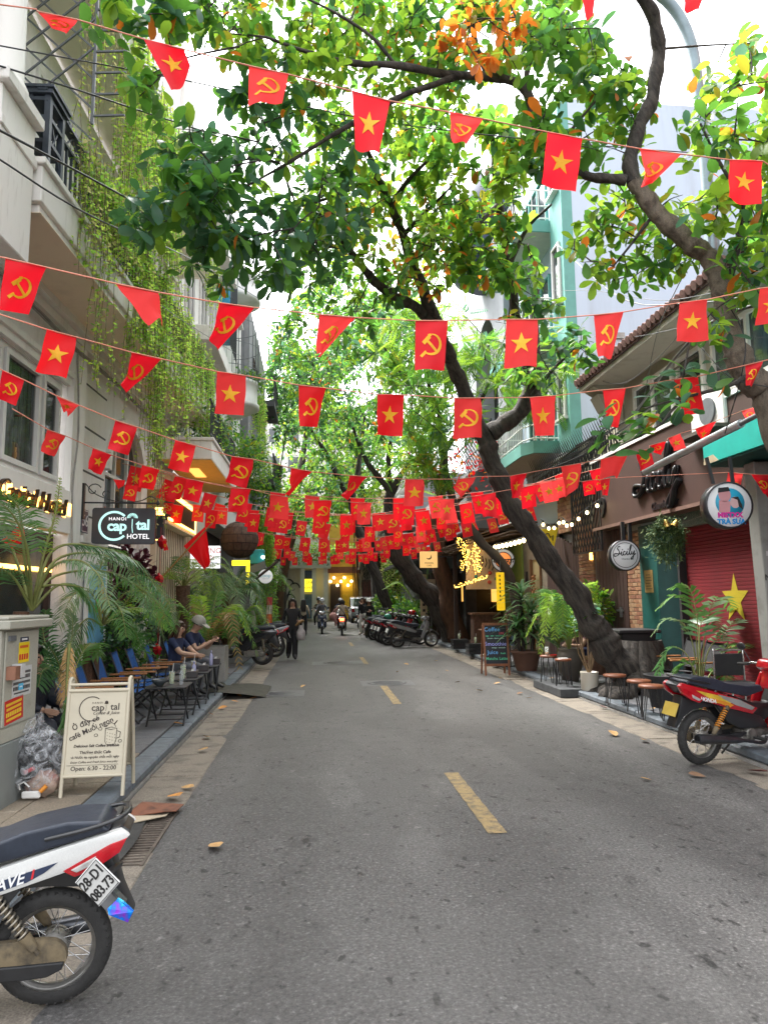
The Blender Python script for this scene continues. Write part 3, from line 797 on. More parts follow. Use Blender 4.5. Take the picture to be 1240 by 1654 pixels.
text('Loop',.15,lp,FX(0,.02,-.033),mat('turquoise_print',(.02,.42,.55),.5,var=0)); text('MUSIC CLUB',.03,lp,FX(0,-.07,-.033),M_bluep)
MB().tube([(-.35,0,.26),(.25,0,.26)],.012,6).tube([(-.08,0,.2),(-.08,0,.26)],.008,5).tube([(.08,0,.2),(.08,0,.26)],.008,5).build('bracket',M_black,lp)

# ---------------------------------------------------------------- farther houses on the left
M_pale=mat('pale_render',(.66,.65,.63),.85,col2=(.42,.41,.39),mix=.36,scale=1.5,stretch=(1,1,.35),bump=.1)
M_cream=mat('cream_render',(.5,.43,.32),.85,var=.15,scale=1.5)
M_grey=mat('grey_render',(.22,.22,.23),.85,var=.2,scale=2)
rb=thing('balcony_house','pale house with stacked round balconies on the left of the street','building',(-3.0,20.2,0))
mb=MB(); mb.box(-6,0,0,7.4,4.0,15.5); mb.box(-6,-.8,0,7.4,.1,4.0); mb.build('wall',M_pale,rb)
for z in (8.2,12.0):
    mb=MB(); mb.lathe([(0,z-.35),(.35,z-.32),(.95,z-.04),(1.02,z),(1.02,z+.12),(.95,z+.12),(.95,z+.75),(1.0,z+.78),(1.0,z+.88),(.88,z+.88),(.88,z+.1),(0,z+.1)],24,(0,4.0,0),a0=-PI/2,a1=PI/2,cap=False)
    mb.build('round_balcony',M_pale,rb)
    cg=MB()
    for k in range(17):
        a=-PI/2+PI*k/16; cg.tube([(1.0*math.cos(a),4+1.0*math.sin(a),z+.8),(1.0*math.cos(a),4+1.0*math.sin(a),z+2.9)],.012,5)
    for q in (1.3,2.1,2.9): cg.tube([(1.0*math.cos(-PI/2+PI*k/12),4+1.0*math.sin(-PI/2+PI*k/12),z+q) for k in range(13)],.012,5)
    cg.build('balcony_cage',M_greyiron,rb)
for z in (5.0,8.6,12.2):
    for u in (.4,5.6): window(rb,u,u+1.2,z,z+1.9,0,cols=2,rows=2)
MB().box(.0,.4,.5,2.2,9.8,12.6).build('blue_curtain_screen',mat('blue_glass',(.02,.22,.36),.2,var=.3),rb)
for k in range(10): MB().box(.42,.44,.5+k*.18,.52+k*.18,9.2,12.6).build('window_bar',M_black,rb)
MB().box(-.75,-.7,0,7.4,.1,4.0).build('shop_interior',M_dark,rb)
dk=thing('dark_balcony_house','dark house with boxed iron balconies behind the round balconies','building',(-2.7,27.8,0))
mb=MB(); mb.box(-6,0,0,9,4,13.5); mb.box(-6,-.5,0,9,.1,4); mb.build('wall',M_grey,dk)
for z in (6.6,9.9):
    MB().box(.0,.95,1.2,4.2,z-.25,z).build('balcony_slab',mat('charcoal_paint',(.04,.04,.045),.6,var=.2),dk)
    mb=MB()
    for k in range(16): mb.box(.9,.93,1.2+k*.2,1.23+k*.2,z,z+1.0)
    mb.box(.88,.95,1.2,4.25,z+1.0,z+1.06); mb.build('balcony_rail',M_black,dk)
    acu=MB().box(.1,.5,.2,1.05,z-.2,z+.5).build('air_conditioner',M_white,dk,bevel=.02)
    window(dk,1.5,3.6,z+.1,z+1.9,0,cols=3,fm=M_darkwood)
mb=MB(); mb.box(0,.9,5,8.6,3.6,3.9); mb.build('shop_canopy',M_darkwood,dk)
for z in (5.2,8.6): window(dk,5.4,7.4,z,z+1.9,0,cols=3)
pl=thing('pale_row_house','pale row house far down the left side behind the trees','building',(-2.9,37.2,0))
MB().box(-6,0,0,19.5,.1,10.5).build('wall',M_pale,pl)
for u in (1,4,7,10,13,16):
    for z in (4.6,7.6): window(pl,u,u+1.3,z,z+1.6,0,cols=2)
    MB().box(.0,.06,u-.2,u+1.6,.2,2.9).build('shop_door',rnd.choice((M_darkwood,M_grey,M_dark)),pl)

# ---------------------------------------------------------------- houses closing the street
en=thing('corner_shop','white corner shop with flat canopy and scrollwork mural closing the street','building',(-3.2,56.5,0))
mb=MB(); mb.box(-3,2.0,.2,6,0,9.5); mb.box(2.0,4.2,1.2,6,0,9.5); mb.build('wall',M_pale,en)
mb=MB(); mb.box(-.2,4.3,-1.3,1.2,4.1,4.65); mb.build('canopy',mat('canopy_white',(.6,.6,.58),.6,var=.1,scale=2),en,bevel=.03)
for x in (2.1,3.0,3.9): MB().box(x-.16,x+.16,-.9,-.58,0,4.1).build('pillar',M_white,en)
MB().box(2.2,2.9,1.1,1.19,2.9,4.0).build('blue_sign',mat('blue_sign',(.02,.05,.3),.5,var=.1),en)
ys=MB().box(2.25,3.0,.2,.3,2.3,3.3).build('yellow_sign',mat('yellow_sign',(.9,.72,.03),.5,var=.05,emit=.3),en)
text('SPA',.34,en,FX(2.62,3.0,.19),M_black); text('OPEN',.28,en,FX(2.62,2.6,.19),M_black)
MB().box(2.2,3.0,.3,.38,.2,2.1).build('glass_door',mat('blue_glass_door',(.1,.18,.3),.2,var=.3),en)
mb=MB()
for k,(cx,cz,s_) in enumerate(((.3,2.2,1),(1.2,1.7,-1),(.0,1.2,-1),(.9,2.9,1),(1.4,2.6,1))):
    mb.tube([(cx+s_*(.5-.07*t)*math.cos(t),.17,cz+(.5-.07*t)*math.sin(t)) for t in [q*.45 for q in range(14)]],[.09-.005*q for q in range(14)],6,sq=.4)
mb.tube([(.7,.17,.3),(.75,.17,1.4),(1.1,.17,2.4)],.1,6,sq=.4)
mb.build('mural',mat('mural_ink',(.03,.035,.07),.7,var=.2),en)
yl=thing('yellow_cafe','small yellow lit cafe with hanging lamps at the end of the street','building',(1.0,57.5,0))
mb=MB(); mb.box(0,2.3,.3,5,0,8.5); mb.build('wall',mat('ochre_wall',(.55,.33,.05),.8,var=.2,scale=1),yl)
MB().box(1.05,1.9,.2,.28,.1,3.6).build('door',mat('mustard_panel',(.8,.5,.03),.6,var=.15),yl); MB().box(.1,.9,.2,.28,.1,2.9).build('door',M_darkwood,yl)
MB().box(-.1,.05,.0,.3,0,4.2).build('pillar',M_cream,yl)
for k in range(7): MB().sphere((.1+.28*k,-.15,3.1+.35*math.sin(k*2.1)),.11,10,6).build('lamp',M_bulb,yl)
mb=MB(); mb.bar((-.2,-.7,4.0),(2.5,-.7,4.0),.06,.5); mb.build('awning',mat('rust_awning',(.3,.1,.06),.8,var=.2),yl)
eh=thing('pale_end_house','pale house with barred window behind the parked grey car','building',(3.4,57.0,0))
MB().box(0,7,.2,6,0,10.5).build('wall',M_cream,eh)
mb=MB(); mb.box(1.4,3.2,.1,.19,1.4,3.1); wn=mb.build('window',M_white,eh); MB().box(1.5,3.1,.085,.098,1.5,3.0).build('pane',M_glass,wn)
for k in range(8): MB().box(1.55+k*.2,1.58+k*.2,.03,.06,1.4,3.1).build('window_bar',M_grey,wn)
MB().box(-.2,3.5,-1.0,.2,4.0,4.15).build('canopy',M_stain,eh); MB().box(.2,1.1,.1,.19,.1,3.2).build('door',mat('maroon_door',(.14,.02,.02),.6),eh)
MB().box(.0,4,.12,.2,5.0,6.6).build('balcony_panel',mat('mustard_rail',(.6,.38,.05),.7),eh)
bh=thing('tall_back_house','tall pale apartment house rising beyond the street end','building',(-2,74,0))
MB().box(-4,7,0,8,0,21).build('wall',M_pale,bh)
for x in range(-3,6,2):
    for z in (9,12,15,18): MB().box(x,x+1.1,-.06,0,z,z+1.6).build('window',M_glass,bh)
# ================================================================== BUILDINGS, RIGHT SIDE
# local frame of the right hand houses: x out towards the street, y back along the street towards the camera
M_brown=mat('signboard_brown',(.05,.022,.016),.6,var=.15,scale=2.5,fine=.1)
M_red=mat('shutter_red',(.15,.002,.007),.7,var=.3,scale=2,stretch=(1,1,4))
M_starp=mat('star_paint',(.42,.32,.015),.6,col2=(.25,.2,.02),mix=.36,scale=5,stretch=(1,1,9))
M_green=mat('door_green',(.008,.075,.065),.5,var=.15)
M_teal=mat('awning_teal',(.006,.36,.3),.6,var=.18,scale=2,bump=.1)
M_brick=[mat('brick_a',(.3,.15,.075),.85,var=.3,scale=9,bump=.4,fine=.2),mat('brick_b',(.24,.105,.06),.85,var=.3,scale=9,bump=.4,fine=.2),mat('brick_c',(.33,.2,.11),.85,var=.3,scale=9,bump=.4,fine=.2)]
M_mort=mat('mortar',(.2,.16,.12),.95,var=.2,scale=8)
M_plank=mat('fence_wood',(.05,.024,.02),.7,var=.45,scale=2.5,stretch=(9,9,.5),bump=.35)
M_char=mat('charcoal',(.018,.018,.02),.6,var=.25)
M_olive=mat('olive_render',(.34,.32,.26),.85,col2=(.2,.19,.16),mix=.36,scale=2,bump=.1)

def brick_panel(parent,x,y0,y1,z0,z1,bl=.21,bh=.078,axis='y'):
    """running bond of separate bricks in the plane x (or facing -y in the plane y)"""
    protos=[]
    for m in M_brick:
        b=MB()
        if axis == 'y': b.box(-.05,.008,-bl/2+.005,bl/2-.005,-bh/2+.005,bh/2-.005)
        else: b.box(-bl/2+.005,bl/2-.005,-.008,.05,-bh/2+.005,bh/2-.005)
        protos.append(b)
    made=[None]*3
    nr=int((z1-z0)/bh); nb=max(1,int(round((y1-y0)/bl)))
    bw=(y1-y0)/nb
    for r in range(nr):
        off=.5 if r % 2 else 0
        for k in range(nb+(1 if off else 0)):
            c=y0+(k+.5-off)*bw; sx=1.0
            if off and k == 0: c=y0+bw/4; sx=.5
            if off and k == nb: c=y1-bw/4; sx=.5
            i=rnd.randrange(3)
            if made[i] is None: made[i]=protos[i].build('brick',M_brick[i],parent,bevel=.004); o=made[i]
            else: o=inst(made[i],parent)
            j=rnd.uniform(-.003,.004)
            z=z0+(r+.5)*bh
            o.location=(x+j,c,z) if axis == 'y' else (c,x-j,z)
            o.scale=(1,sx*bw/bl,1) if axis == 'y' else (sx*bw/bl,1,1)

bar_=thing('corner_bar','brown fronted bar with red star shutter below and tiled eaves above','building',(6.0,14.0,0),rz=PI)
mb=MB(); mb.box(-.4,-.02,1.98,5.6,2.78,3.06); mb.box(-.4,-.3,-.2,5.6,3.06,6.0); mb.box(-.5,-.05,4.98,5.6,.1,2.78)
mb.box(-4,-.4,-.2,-.1,0,6.0); mb.box(-.4,-.02,.62,1.3,2.9,3.06)
mb.build('wall',M_olive,bar_)
# roller shutter of separate slats with the star painted on it
sh=MB().box(-.16,-.12,2.68,4.98,.1,2.78).build('roller_shutter',M_red,bar_)
s0=MB(); s0.prism([(-.12,2.7,0),(-.11,2.7,.004),(-.109,2.7,.048),(-.12,2.7,.054)],(0,2.26,0)); s0=s0.build('shutter_slat',M_red,sh)
s0.location.z=.13
for k in range(1,47): inst(s0,sh,(0,0,.13+k*.0555))
def star_pts(r,a0=PI/2,q=.382): return [((r if k % 2 == 0 else r*q)*math.cos(a0+k*PI/5),(r if k % 2 == 0 else r*q)*math.sin(a0+k*PI/5)) for k in range(10)]
MB().prism([(-.107,4.03+x*.92,1.6+z) for x,z in star_pts(.38,q=.4)],(.003,0,0)).build('painted_star',M_starp,sh)
for y_ in (2.6,4.98): MB().box(-.2,.0,y_,y_+.07,.1,2.78).build('shutter_rail',M_char,bar_)
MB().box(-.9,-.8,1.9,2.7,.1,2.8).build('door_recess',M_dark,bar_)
MB().box(-.5,.05,1.32,2.0,.1,2.94).build('door_jamb',M_green,bar_,bevel=.008)
MB().box(-.3,-.02,2.0,5.0,2.782,3.05).build('lintel',M_green,bar_)
pl_=MB().box(.05,.058,1.5,1.82,1.72,2.12).build('notice_plate',mat('brass_notice',(.32,.2,.07),.55,var=.2),bar_)
for k in range(6): MB().box(.0582,.0595,1.54+.02*(k % 2),1.78-.03*(k % 3),1.78+k*.05,1.79+k*.05).build('notice_line',M_char,pl_)
brick_panel(bar_,.0,.68,1.3,.12,2.92)
MB().box(-.3,-.03,.66,1.31,.1,2.95).build('mortar_bed',M_mort,bar_)
sb=MB().box(-.05,.25,-.25,5.4,3.06,4.42).build('signboard',M_brown,bar_,bevel=.01)
MB().box(-.05,.29,-.27,5.42,3.0,3.058).build('signboard_lip',mat('lip_brown',(.16,.09,.07),.6,var=.2),bar_)
MB().box(-.05,.28,-.27,5.42,4.42,4.48).build('signboard_cap',M_stain,bar_)
# script name, drawn as strokes of thick black letters
STR={'S': [(.46,.98),(.36,1.05),(.2,.98),(.16,.8),(.3,.6),(.36,.4),(.26,.16),(.02,.02),(-.2,.04),(-.26,.2),(-.12,.3),(.2,.26),(.5,.2)],
       'i': [(.5,.2),(.62,.44),(.58,.2),(.62,.06),(.72,.06),(.82,.18)],
       'c': [(1.02,.38),(.94,.46),(.83,.36),(.8,.16),(.88,.05),(1.0,.08),(1.12,.2)],
       'i2': [(1.12,.2),(1.24,.44),(1.2,.2),(1.24,.06),(1.34,.06),(1.44,.2)],
       'l': [(1.44,.2),(1.6,.6),(1.72,1.0),(1.66,1.06),(1.56,.8),(1.5,.3),(1.54,.06),(1.64,.06),(1.74,.2)],
       'y': [(1.76,.42),(1.74,.16),(1.8,.06),(1.92,.12),(2.06,.44),(1.98,.0),(1.86,-.36),(1.72,-.5),(1.66,-.4),(1.8,-.2),(2.2,.1)]}
def script(parent,M,s,r,m,depth,name='lettering',shear=.12):
    mb=MB()
    for k,st in STR.items():
        pts=catmull([(x+shear*z,z,0) for x,z in st],4)
        n=len(pts)
        for lay in ((depth,) if depth<.02 else (depth*.35,depth)):
            mb.tube([Vector(M @ Vector((p.x*s,p.y*s,lay))) for p in pts],[r*(.75+.5*abs(math.sin(i*.35))) for i in range(n)],6,sq=1)
    for (x,z) in ((.72,.66),(1.34,.66)):
        c=M @ Vector(((x+shear*z)*s,z*s,depth)); mb.sphere(c,r*1.3,8,6)
    return mb.build(name,m,parent)
M_letter=mat('letter_black',(.012,.012,.014),.35,var=.1)
# letters run towards the camera (local +y) as read from the street
script(bar_,face_mat((.26,1.95,3.42),(0,1,0),(0,0,1)),.66,.03,M_letter,.06,'script_letters')
text('Chamber Bar',.17,bar_,face_mat((.256,2.8,3.17),(0,1,0),(0,0,1)),M_letter,depth=.012,bold=.006)
text('9',.55,bar_,face_mat((.26,.28,3.42),(0,1,0),(0,0,1)),M_letter,name='house_number',depth=.03,bold=.012)
# upper storey
window(bar_,2.5,3.35,4.55,5.75,-.3,cols=1,gm=M_glass,fw=.07); window(bar_,.8,2.35,4.6,5.75,-.3,cols=2,fw=.07)
window(bar_,3.6,5.5,4.75,5.8,-.3,cols=2,fw=.07)
wb=MB()
for k in range(5): wb.box(-.2,-.17,2.55,3.3,4.75+k*.2,4.78+k*.2)
wb.build('window_bar',M_iron,bar_)
MB().prism([(-.3,-.2,5.55),(.35,-.2,5.95),(.35,-.2,6.05),(-.3,-.2,6.05)],(0,.5,0)).prism([(-.28,-.16,5.2),(.1,-.16,5.5),(.25,-.16,5.8),(-.28,-.16,5.8)],(0,.42,0)).build('eave_bracket',M_olive,bar_)
ev=MB(); ev.box(-.3,.42,-.3,6.4,5.98,6.08); ev.build('eave_soffit',M_olive,bar_)
rf=MB().prism([(.46,-.35,6.08),(.46,-.35,6.16),(-3.0,-.35,7.3),(-3.0,-.35,7.2)],(0,6.8,0)).build('roof',mat('old_roof',(.11,.06,.05),.85,var=.4,scale=5),bar_)
M_tl=mat('roof_tile',(.16,.08,.065),.8,var=.45,scale=6,bump=.3)
t0=MB(); t0.tube([(.52,0,6.17),(-1.2,0,6.74)],.075,8); t0=t0.build('roof_tile',M_tl,rf); t0.location.y=-.25
for k in range(1,42): inst(t0,rf,(0,-.25+k*.16,rnd.uniform(-.012,.012)))
ac=thing('air_conditioner','white air conditioner box beneath the upper window over the bar sign','air conditioner',atx(1168,668,6.0))
MB().box(-.3,.05,-.5,.4,-.28,.28).build('case',M_white,ac,bevel=.02); MB().lathe([(.2,-.03),(.2,-.001),(.02,-.001)],16,(-.3,-.1,0),axis='x').build('fan_grille',M_greyiron,ac)
MB().box(-.5,.3,-.6,.5,-.34,-.29).build('bracket',M_iron,ac)
text('AIR',.1,ac,face_mat((-.305,.27,.12),(0,-1,0),(0,0,1)),M_bluep)
# teal awning box, roller tube, two posts
tw=thing('teal_awning','chipped teal awning box over the pavement at the right edge','awning',(5.2,9.0,3.4))
MB().prism([(0,0,0),(0,0,.34),(0,-3.2,.34),(0,-3.2,0)],(1.0,0,0)).build('box',M_teal,tw,bevel=.006)
MB().prism([(-.004,0,0.0),(-.004,-.02,.09),(-.004,-.24,.1),(-.004,-.36,0.0)],(.003,0,0)).build('chipped_paint',mat('bare_plaster',(.42,.34,.22),.9,var=.2),tw)
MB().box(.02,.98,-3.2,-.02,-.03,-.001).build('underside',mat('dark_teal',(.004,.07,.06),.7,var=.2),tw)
tb=thing('roller_tube','long pale metal awning tube sticking out under the tree trunk','tube',(5.0,9.0,3.6))
a=atx(1041,762,4.75)-Vector((5.0,9.0,3.6)); b=atx(1196,684,4.75)-Vector((5.0,9.0,3.6))
MB().tube([a,b],.05,14).build('tube',mat('pale_metal',(.42,.43,.45),.4,metal=.5,var=.15),tb); MB().tube([b,b+(b-a)*.25],.03,8).build('end_rod',M_greyiron,tb)
# round signs
def round_sign(name,label,c,r,th,rz):
    t=thing(name,label,'sign',c,rz=rz)
    MB().lathe([(0,-th/2),(r*.93,-th/2),(r*.93,th/2),(0,th/2)],36,axis='y').build('face',mat('lightbox_face',(.6,.6,.62),.45,var=.06,scale=2,emit=.04),t)
    MB().lathe([(r*.93,-th/2-.008),(r,-th/2-.008),(r,th/2+.008),(r*.93,th/2+.008)],36,axis='y',cap=False).build('rim',mat('sign_rim',(.05,.05,.055),.4,metal=.4,var=.2),t)
    return t
c=at(1007,897,12.6)
s1=round_sign('round_bar_sign','round white sign with black script name beside the dark plank fence',c,.285,.14,R(-4))
MB().lathe([(.222,-.073),(.232,-.073),(.232,-.071),(.222,-.071)],36,axis='y',cap=False).build('ring',M_letter,s1)
script(s1,Matrix.Translation((-.17,-.073,-.02)) @ Matrix.Rotation(PI/2,4,'X') @ Matrix.Rotation(R(5),4,'Z'),.165,.0085,M_letter,.001)
text('Chamber Bar',.042,s1,FX(.04,-.07,-.0725),M_letter)
MB().box(-.03,.03,-.03,.03,.28,.62).box(.1,.16,-.03,.03,.26,.62).build('bracket',M_black,s1)
c=at(1172,817,8.15)
s2=round_sign('round_tea_sign','round white milk tea sign with pink and blue lettering hung under the awning',c,.285,.16,R(-6))
MB().lathe([(0,-.0825),(.175,-.0825),(.175,-.081),(0,-.081)],30,(0.01,0,.03),axis='y').build('blue_disc',mat('cyan_print',(.03,.38,.6),.5,var=0),s2)
mb=MB()   # two plain figures, generic
mb.prism([(x*.075-.05,-.084,.12+z*.085) for x,z in [(math.cos(t),math.sin(t)) for t in [q*.4 for q in range(16)]]],(0,.001,0)); mb.prism([(-.13,-.084,-.09),(.0,-.084,-.09),(.02,-.084,.04),(-.12,-.084,.06)],(0,.001,0))
mb.mi(1).prism([(.07+x*.06,-.0855,.03+z*.07) for x,z in [(math.cos(t),math.sin(t)) for t in [q*.4 for q in range(16)]]],(0,.001,0))
mb.mi(2).prism([(-.13,-.0865,.15),(-.12,-.0865,.21),(.0,-.0865,.22),(.02,-.0865,.17)],(0,.001,0)).prism([(.03,-.0865,.09),(.11,-.0865,.1),(.15,-.0865,.0),(.16,-.0865,-.06),(.11,-.0865,-.02),(.1,-.0865,.06)],(0,.001,0))
mb.build('picture',[mat('pink_print',(.6,.28,.3),.5,var=0),mat('pale_pink_print',(.62,.4,.4),.5,var=0),M_letter],s2)
text('MISTXX',.085,s2,FX(.0,-.125,-.0845),mat('magenta_print',(.65,.02,.3),.5,var=0),bold=.004); text('TRÀ SỮA',.083,s2,FX(.01,-.205,-.0845),mat('azure_print',(.01,.25,.6),.5,var=0),bold=.004)
MB().bar((-.14,0,.27),(-.2,0,.6),.035).bar((.1,0,.28),(.08,0,.6),.035).build('bracket',M_black,s2)
# street number / small wall boxes
# wreath
M_fir=[mat('fir_dark',(.04,.085,.025),.8,var=.4),mat('fir_light',(.11,.16,.04),.8,var=.4)]
wr=thing('wreath','bushy green fir wreath with gold bells hung below the brown signboard','wreath',at(1076,862,10.3))
T=[]; mi_=[]
for k in range(2600):
    a=rnd.uniform(0,2*PI); q=rnd.gauss(0,.07); rr=.17+q
    drop=1.45 if math.sin(a)<0 else 1.0
    p=Vector((rr*math.cos(a),rnd.gauss(0,.06),rr*math.sin(a)*drop-.04))
    d=Vector((math.cos(a)+rnd.gauss(0,.7),rnd.gauss(-.3,.6),math.sin(a)*.6+rnd.gauss(-.3,.7)))
    T.append((p,*rframe(d),rnd.uniform(.05,.09))); mi_.append(rnd.random()<.4)
NEEDLE=([(-.1,0,0),(.1,0,0),(.06,.6,.03),(0,1,0),(-.06,.6,-.03)],[(0,1,2,4),(4,2,3)])
leaf_mesh('fir_sprigs',T,M_fir,NEEDLE,[int(x) for x in mi_],wr)
M_gold=mat('gold_bell',(.6,.4,.12),.25,metal=.9,var=.1)
for dx,rz in ((-.05,-.4),(.07,.4)):
    b=MB().lathe([(0,.09),(.02,.085),(.035,.04),(.05,0),(.062,-.01),(.055,-.012)],14,(0,0,0)).build('bell',M_gold,wr); b.location=(dx,-.12,.12); b.rotation_euler=(.3,rz,0)

# ---------------------------------------------------------------- plank fence, gate, brick pillars
fe=thing('plank_fence','tall dark brown plank fence beside the bar with iron bolts','fence',(6.0,13.32,0),rz=PI)
for k in range(9):
    x=-k*.165
    MB().box(-.02,.025,x-.155,x,.13,3.2+.03*math.sin(k*1.7)).build('plank',M_plank,fe,bevel=.006)
MB().box(-.07,-.02,-1.48,0,.6,.72).box(-.07,-.02,-1.48,0,2.5,2.62).build('rail',M_darkwood,fe)
MB().box(.025,.05,-.5,-.2,1.36,1.4).box(.025,.06,-.33,-.26,1.25,1.45).box(.025,.05,-.5,-.2,.98,1.01).build('bolt',mat('steel',(.3,.3,.3),.35,metal=.8),fe)
bp_=thing('brick_pillar','brick pillar between the plank fence and the plank gate with amber lamp','pillar',(5.95,15.75,0),rz=PI)
MB().box(-.4,-.03,0.02,.88,.1,3.3).build('mortar_bed',M_mort,bp_); brick_panel(bp_,0,0.02,.88,.12,3.28)
MB().box(.0,.05,.78,.86,2.45,2.62).build('lamp',M_warm,bp_)
gt=thing('plank_gate','dark plank gate with arched top and hanging wooden sign plate','gate',(6.0,15.8,0),rz=PI)
for k in range(13):
    y=-k*.18; h=3.35-.5*(1-math.cos(k/13*PI/2*1.2))
    h=2.75+.42*math.sin(PI*min(1,k/10.0)*.5) if k<11 else 3.17-.12*(k-10)
    MB().box(-.02,.02,y-.172,y,.13,h).build('plank',M_plank,gt,bevel=.005)
MB().box(-.06,-.02,-2.3,0,.7,.82).box(-.06,-.02,-2.3,0,2.3,2.42).build('rail',M_darkwood,gt)
MB().box(.02,.05,-.4,-.28,1.5,1.75).build('lock',mat('brass_lock',(.3,.18,.06),.4,metal=.6),gt)
wsn=thing('wooden_sign','little wooden plate hung on cords against the plank gate','sign',at(910,968,16.6))
MB().box(-.27,.27,-.02,.02,-.13,.13).build('board',mat('oak',(.3,.15,.05),.6,var=.3,scale=4,stretch=(1,6,6)),wsn,bevel=.01); text('OPEN',.14,wsn,FX(0,0,-.022),M_brz)
MB().tube([(-.22,0,.13),(0,0,.42),(.22,0,.13)],.006,5).build('cord',M_char,wsn)
ub=thing('brick_turret','short brick wall above the plank gate under the string of bulbs','wall',(6.15,16.3,3.25),rz=PI)
MB().box(-.3,-.03,-1.3,.3,0,1.0).build('mortar_bed',M_mort,ub); brick_panel(ub,0,-1.3,.3,0,.93,bl=.26,bh=.11)
MB().box(-.35,.12,-1.4,.4,.94,1.1).build('coping',M_conc2,ub)
cw=thing('cream_wall','cream wall with ledge behind the diagonal lattice','wall',(6.35,15.8,3.3),rz=PI)
MB().box(-.3,0,-1.0,2.0,0,2.0).build('wall',mat('cream_plaster',(.46,.42,.32),.85,var=.12,scale=2),cw); MB().box(0,.2,-1.0,2.0,1.1,1.22).build('ledge',M_stain,cw)
lt=thing('lattice_screen','black diagonal lattice screen between the gate and the brown signboard','screen',(5.75,15.4,2.6),rz=PI)
mb=MB(); mb2=MB()
for k in range(-10,16):
    for sg_,q in ((1,mb),(-1,mb)):
        pts=[]
        y0=k*.16
        lo,hi=0.0,1.9
        p=(0,y0,lo); e=(0,y0+sg_*1.0,hi)
        def clip(y0,z0,y1,z1,a,b):
            t0,t1=0,1; dy=y1-y0
            if dy:
                ta,tb_=(a-y0)/dy,(b-y0)/dy
                t0,t1=max(t0,min(ta,tb_)),min(t1,max(ta,tb_))
            return (t0,t1)
        t0,t1=clip(y0,lo,y0+sg_*1.0,hi,-.1,1.5)
        if t1-t0>.05:
            A=Vector((0.015*sg_,y0+sg_*t0,lo+(hi-lo)*t0)); B=Vector((.015*sg_,y0+sg_*t1,lo+(hi-lo)*t1))
            q.bar(A,B,.02)
mb.build('lattice_bar',M_black,lt)
MB().bar((0,-.1,0),(0,-.1,1.9),.04).bar((0,1.5,0),(0,1.5,1.9),.04).bar((0,-.1,1.9),(0,1.5,1.9),.04).bar((0,-.1,0),(0,1.5,0),.04).build('frame',M_black,lt)
sp=thing('spiked_fence','black spiked security fence sloping along the wall above the lattice','fence',(5.9,13.8,4.75),rz=PI)
for r_ in range(3):
    q=MB(); q.bar((r_*.12,.6,.1+r_*.06),(r_*.12,-4.2,-.1+r_*.06),.03)
    for k in range(40): q.tube([(r_*.12,.5-k*.12,-.25+r_*.06),(r_*.12,.5-k*.12-.03,.22),(r_*.12+.12,.5-k*.12-.03,.5)],[.01,.01,.002],4)
    q.build('spike_row',M_black,sp)
mb=MB()
for k in range(26): mb.bar((.02,.5-k*.18,-.6),(.02,.3-k*.18,.05),.018); mb.bar((.035,.3-k*.18,-.6),(.035,.5-k*.18,.05),.018)
mb.build('lattice_bar',M_black,sp)

# ---------------------------------------------------------------- green cafe, thatch, lamps
gc=thing('green_cafe','low cafe with olive green wall, beige door and rough bark roof','building',(6.0,25.0,0),rz=PI)
M_gw=mat('green_wall',(.2,.26,.05),.8,var=.12,scale=1.5)
mb=MB(); mb.box(-.4,0,2.3,4.55,.1,3.4); mb.build('green_wall',M_gw,gc)
mb=MB(); mb.box(-.4,-.05,4.55,5.3,.1,3.6); mb.box(-.4,-.05,6.2,6.7,.1,3.6); mb.box(-.4,-.05,5.3,6.2,2.7,3.6); mb.build('wall',mat('taupe_wall',(.2,.17,.13),.85,var=.2),gc)
dd=MB().box(-.15,-.08,5.3,6.2,.1,2.7).build('door',mat('beige_door',(.42,.36,.2),.7,var=.15,scale=2,stretch=(1,8,.5)),gc)
MB().box(-.08,.0,5.28,5.36,.1,2.72).box(-.08,0,6.15,6.22,.1,2.72).build('door_frame',M_wood,dd)
MB().box(-.052,-.03,4.75,4.95,1.95,2.4).build('number_plate',M_char,gc)
mb=MB()
for k in range(40): mb.sphere((.02+rnd.uniform(-.02,.05),5.75+rnd.uniform(-.06,.06),.5+k*.045),rnd.uniform(.03,.06),6,4)
mb.build('dried_garland',mat('dried_flowers',(.3,.13,.05),.8,var=.5,scale=20),dd)
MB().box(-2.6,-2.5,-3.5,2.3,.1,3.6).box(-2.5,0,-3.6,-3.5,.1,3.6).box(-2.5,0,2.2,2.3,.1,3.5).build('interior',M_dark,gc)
MB().box(-1.6,-.2,-1.8,-.9,2.2,2.5).build('lit_shelf',M_warm2,gc)
mb=MB()   # rough bark roof: many crossed poles
for k in range(120):
    y=rnd.uniform(-2.5,4.6); z=3.45+rnd.uniform(-.1,.22)
    mb.tube([(1.6+rnd.uniform(-.1,.25),y,z-.3),(.4,y+rnd.uniform(-.8,.8),z+.1),(-1.2,y+rnd.uniform(-.5,.5),z+.3)],[.02,.035,.03],5)
for k in range(70):
    x=rnd.uniform(-.8,1.7); y=rnd.uniform(-2.5,3.2); z=3.3+.12*(1.7-x)
    mb.tube([(x,y,z),(x+rnd.uniform(-.2,.2),y+rnd.uniform(.6,1.4),z+rnd.uniform(-.12,.12))],[.025,.03],5)
o=mb.build('bark_roof',mat('bark_poles',(.085,.055,.035),.9,var=.5,scale=8),gc); o['kind']='stuff'
MB().box(-2.5,1.5,-2.5,4.5,3.62,3.7).build('roof_deck',M_darkwood,gc)
for y,x in ((-2.2,1.35),(1.0,1.3)): MB().box(x-.06,x+.06,y-.06,y+.06,.12,3.3).build('post',M_darkwood,gc)
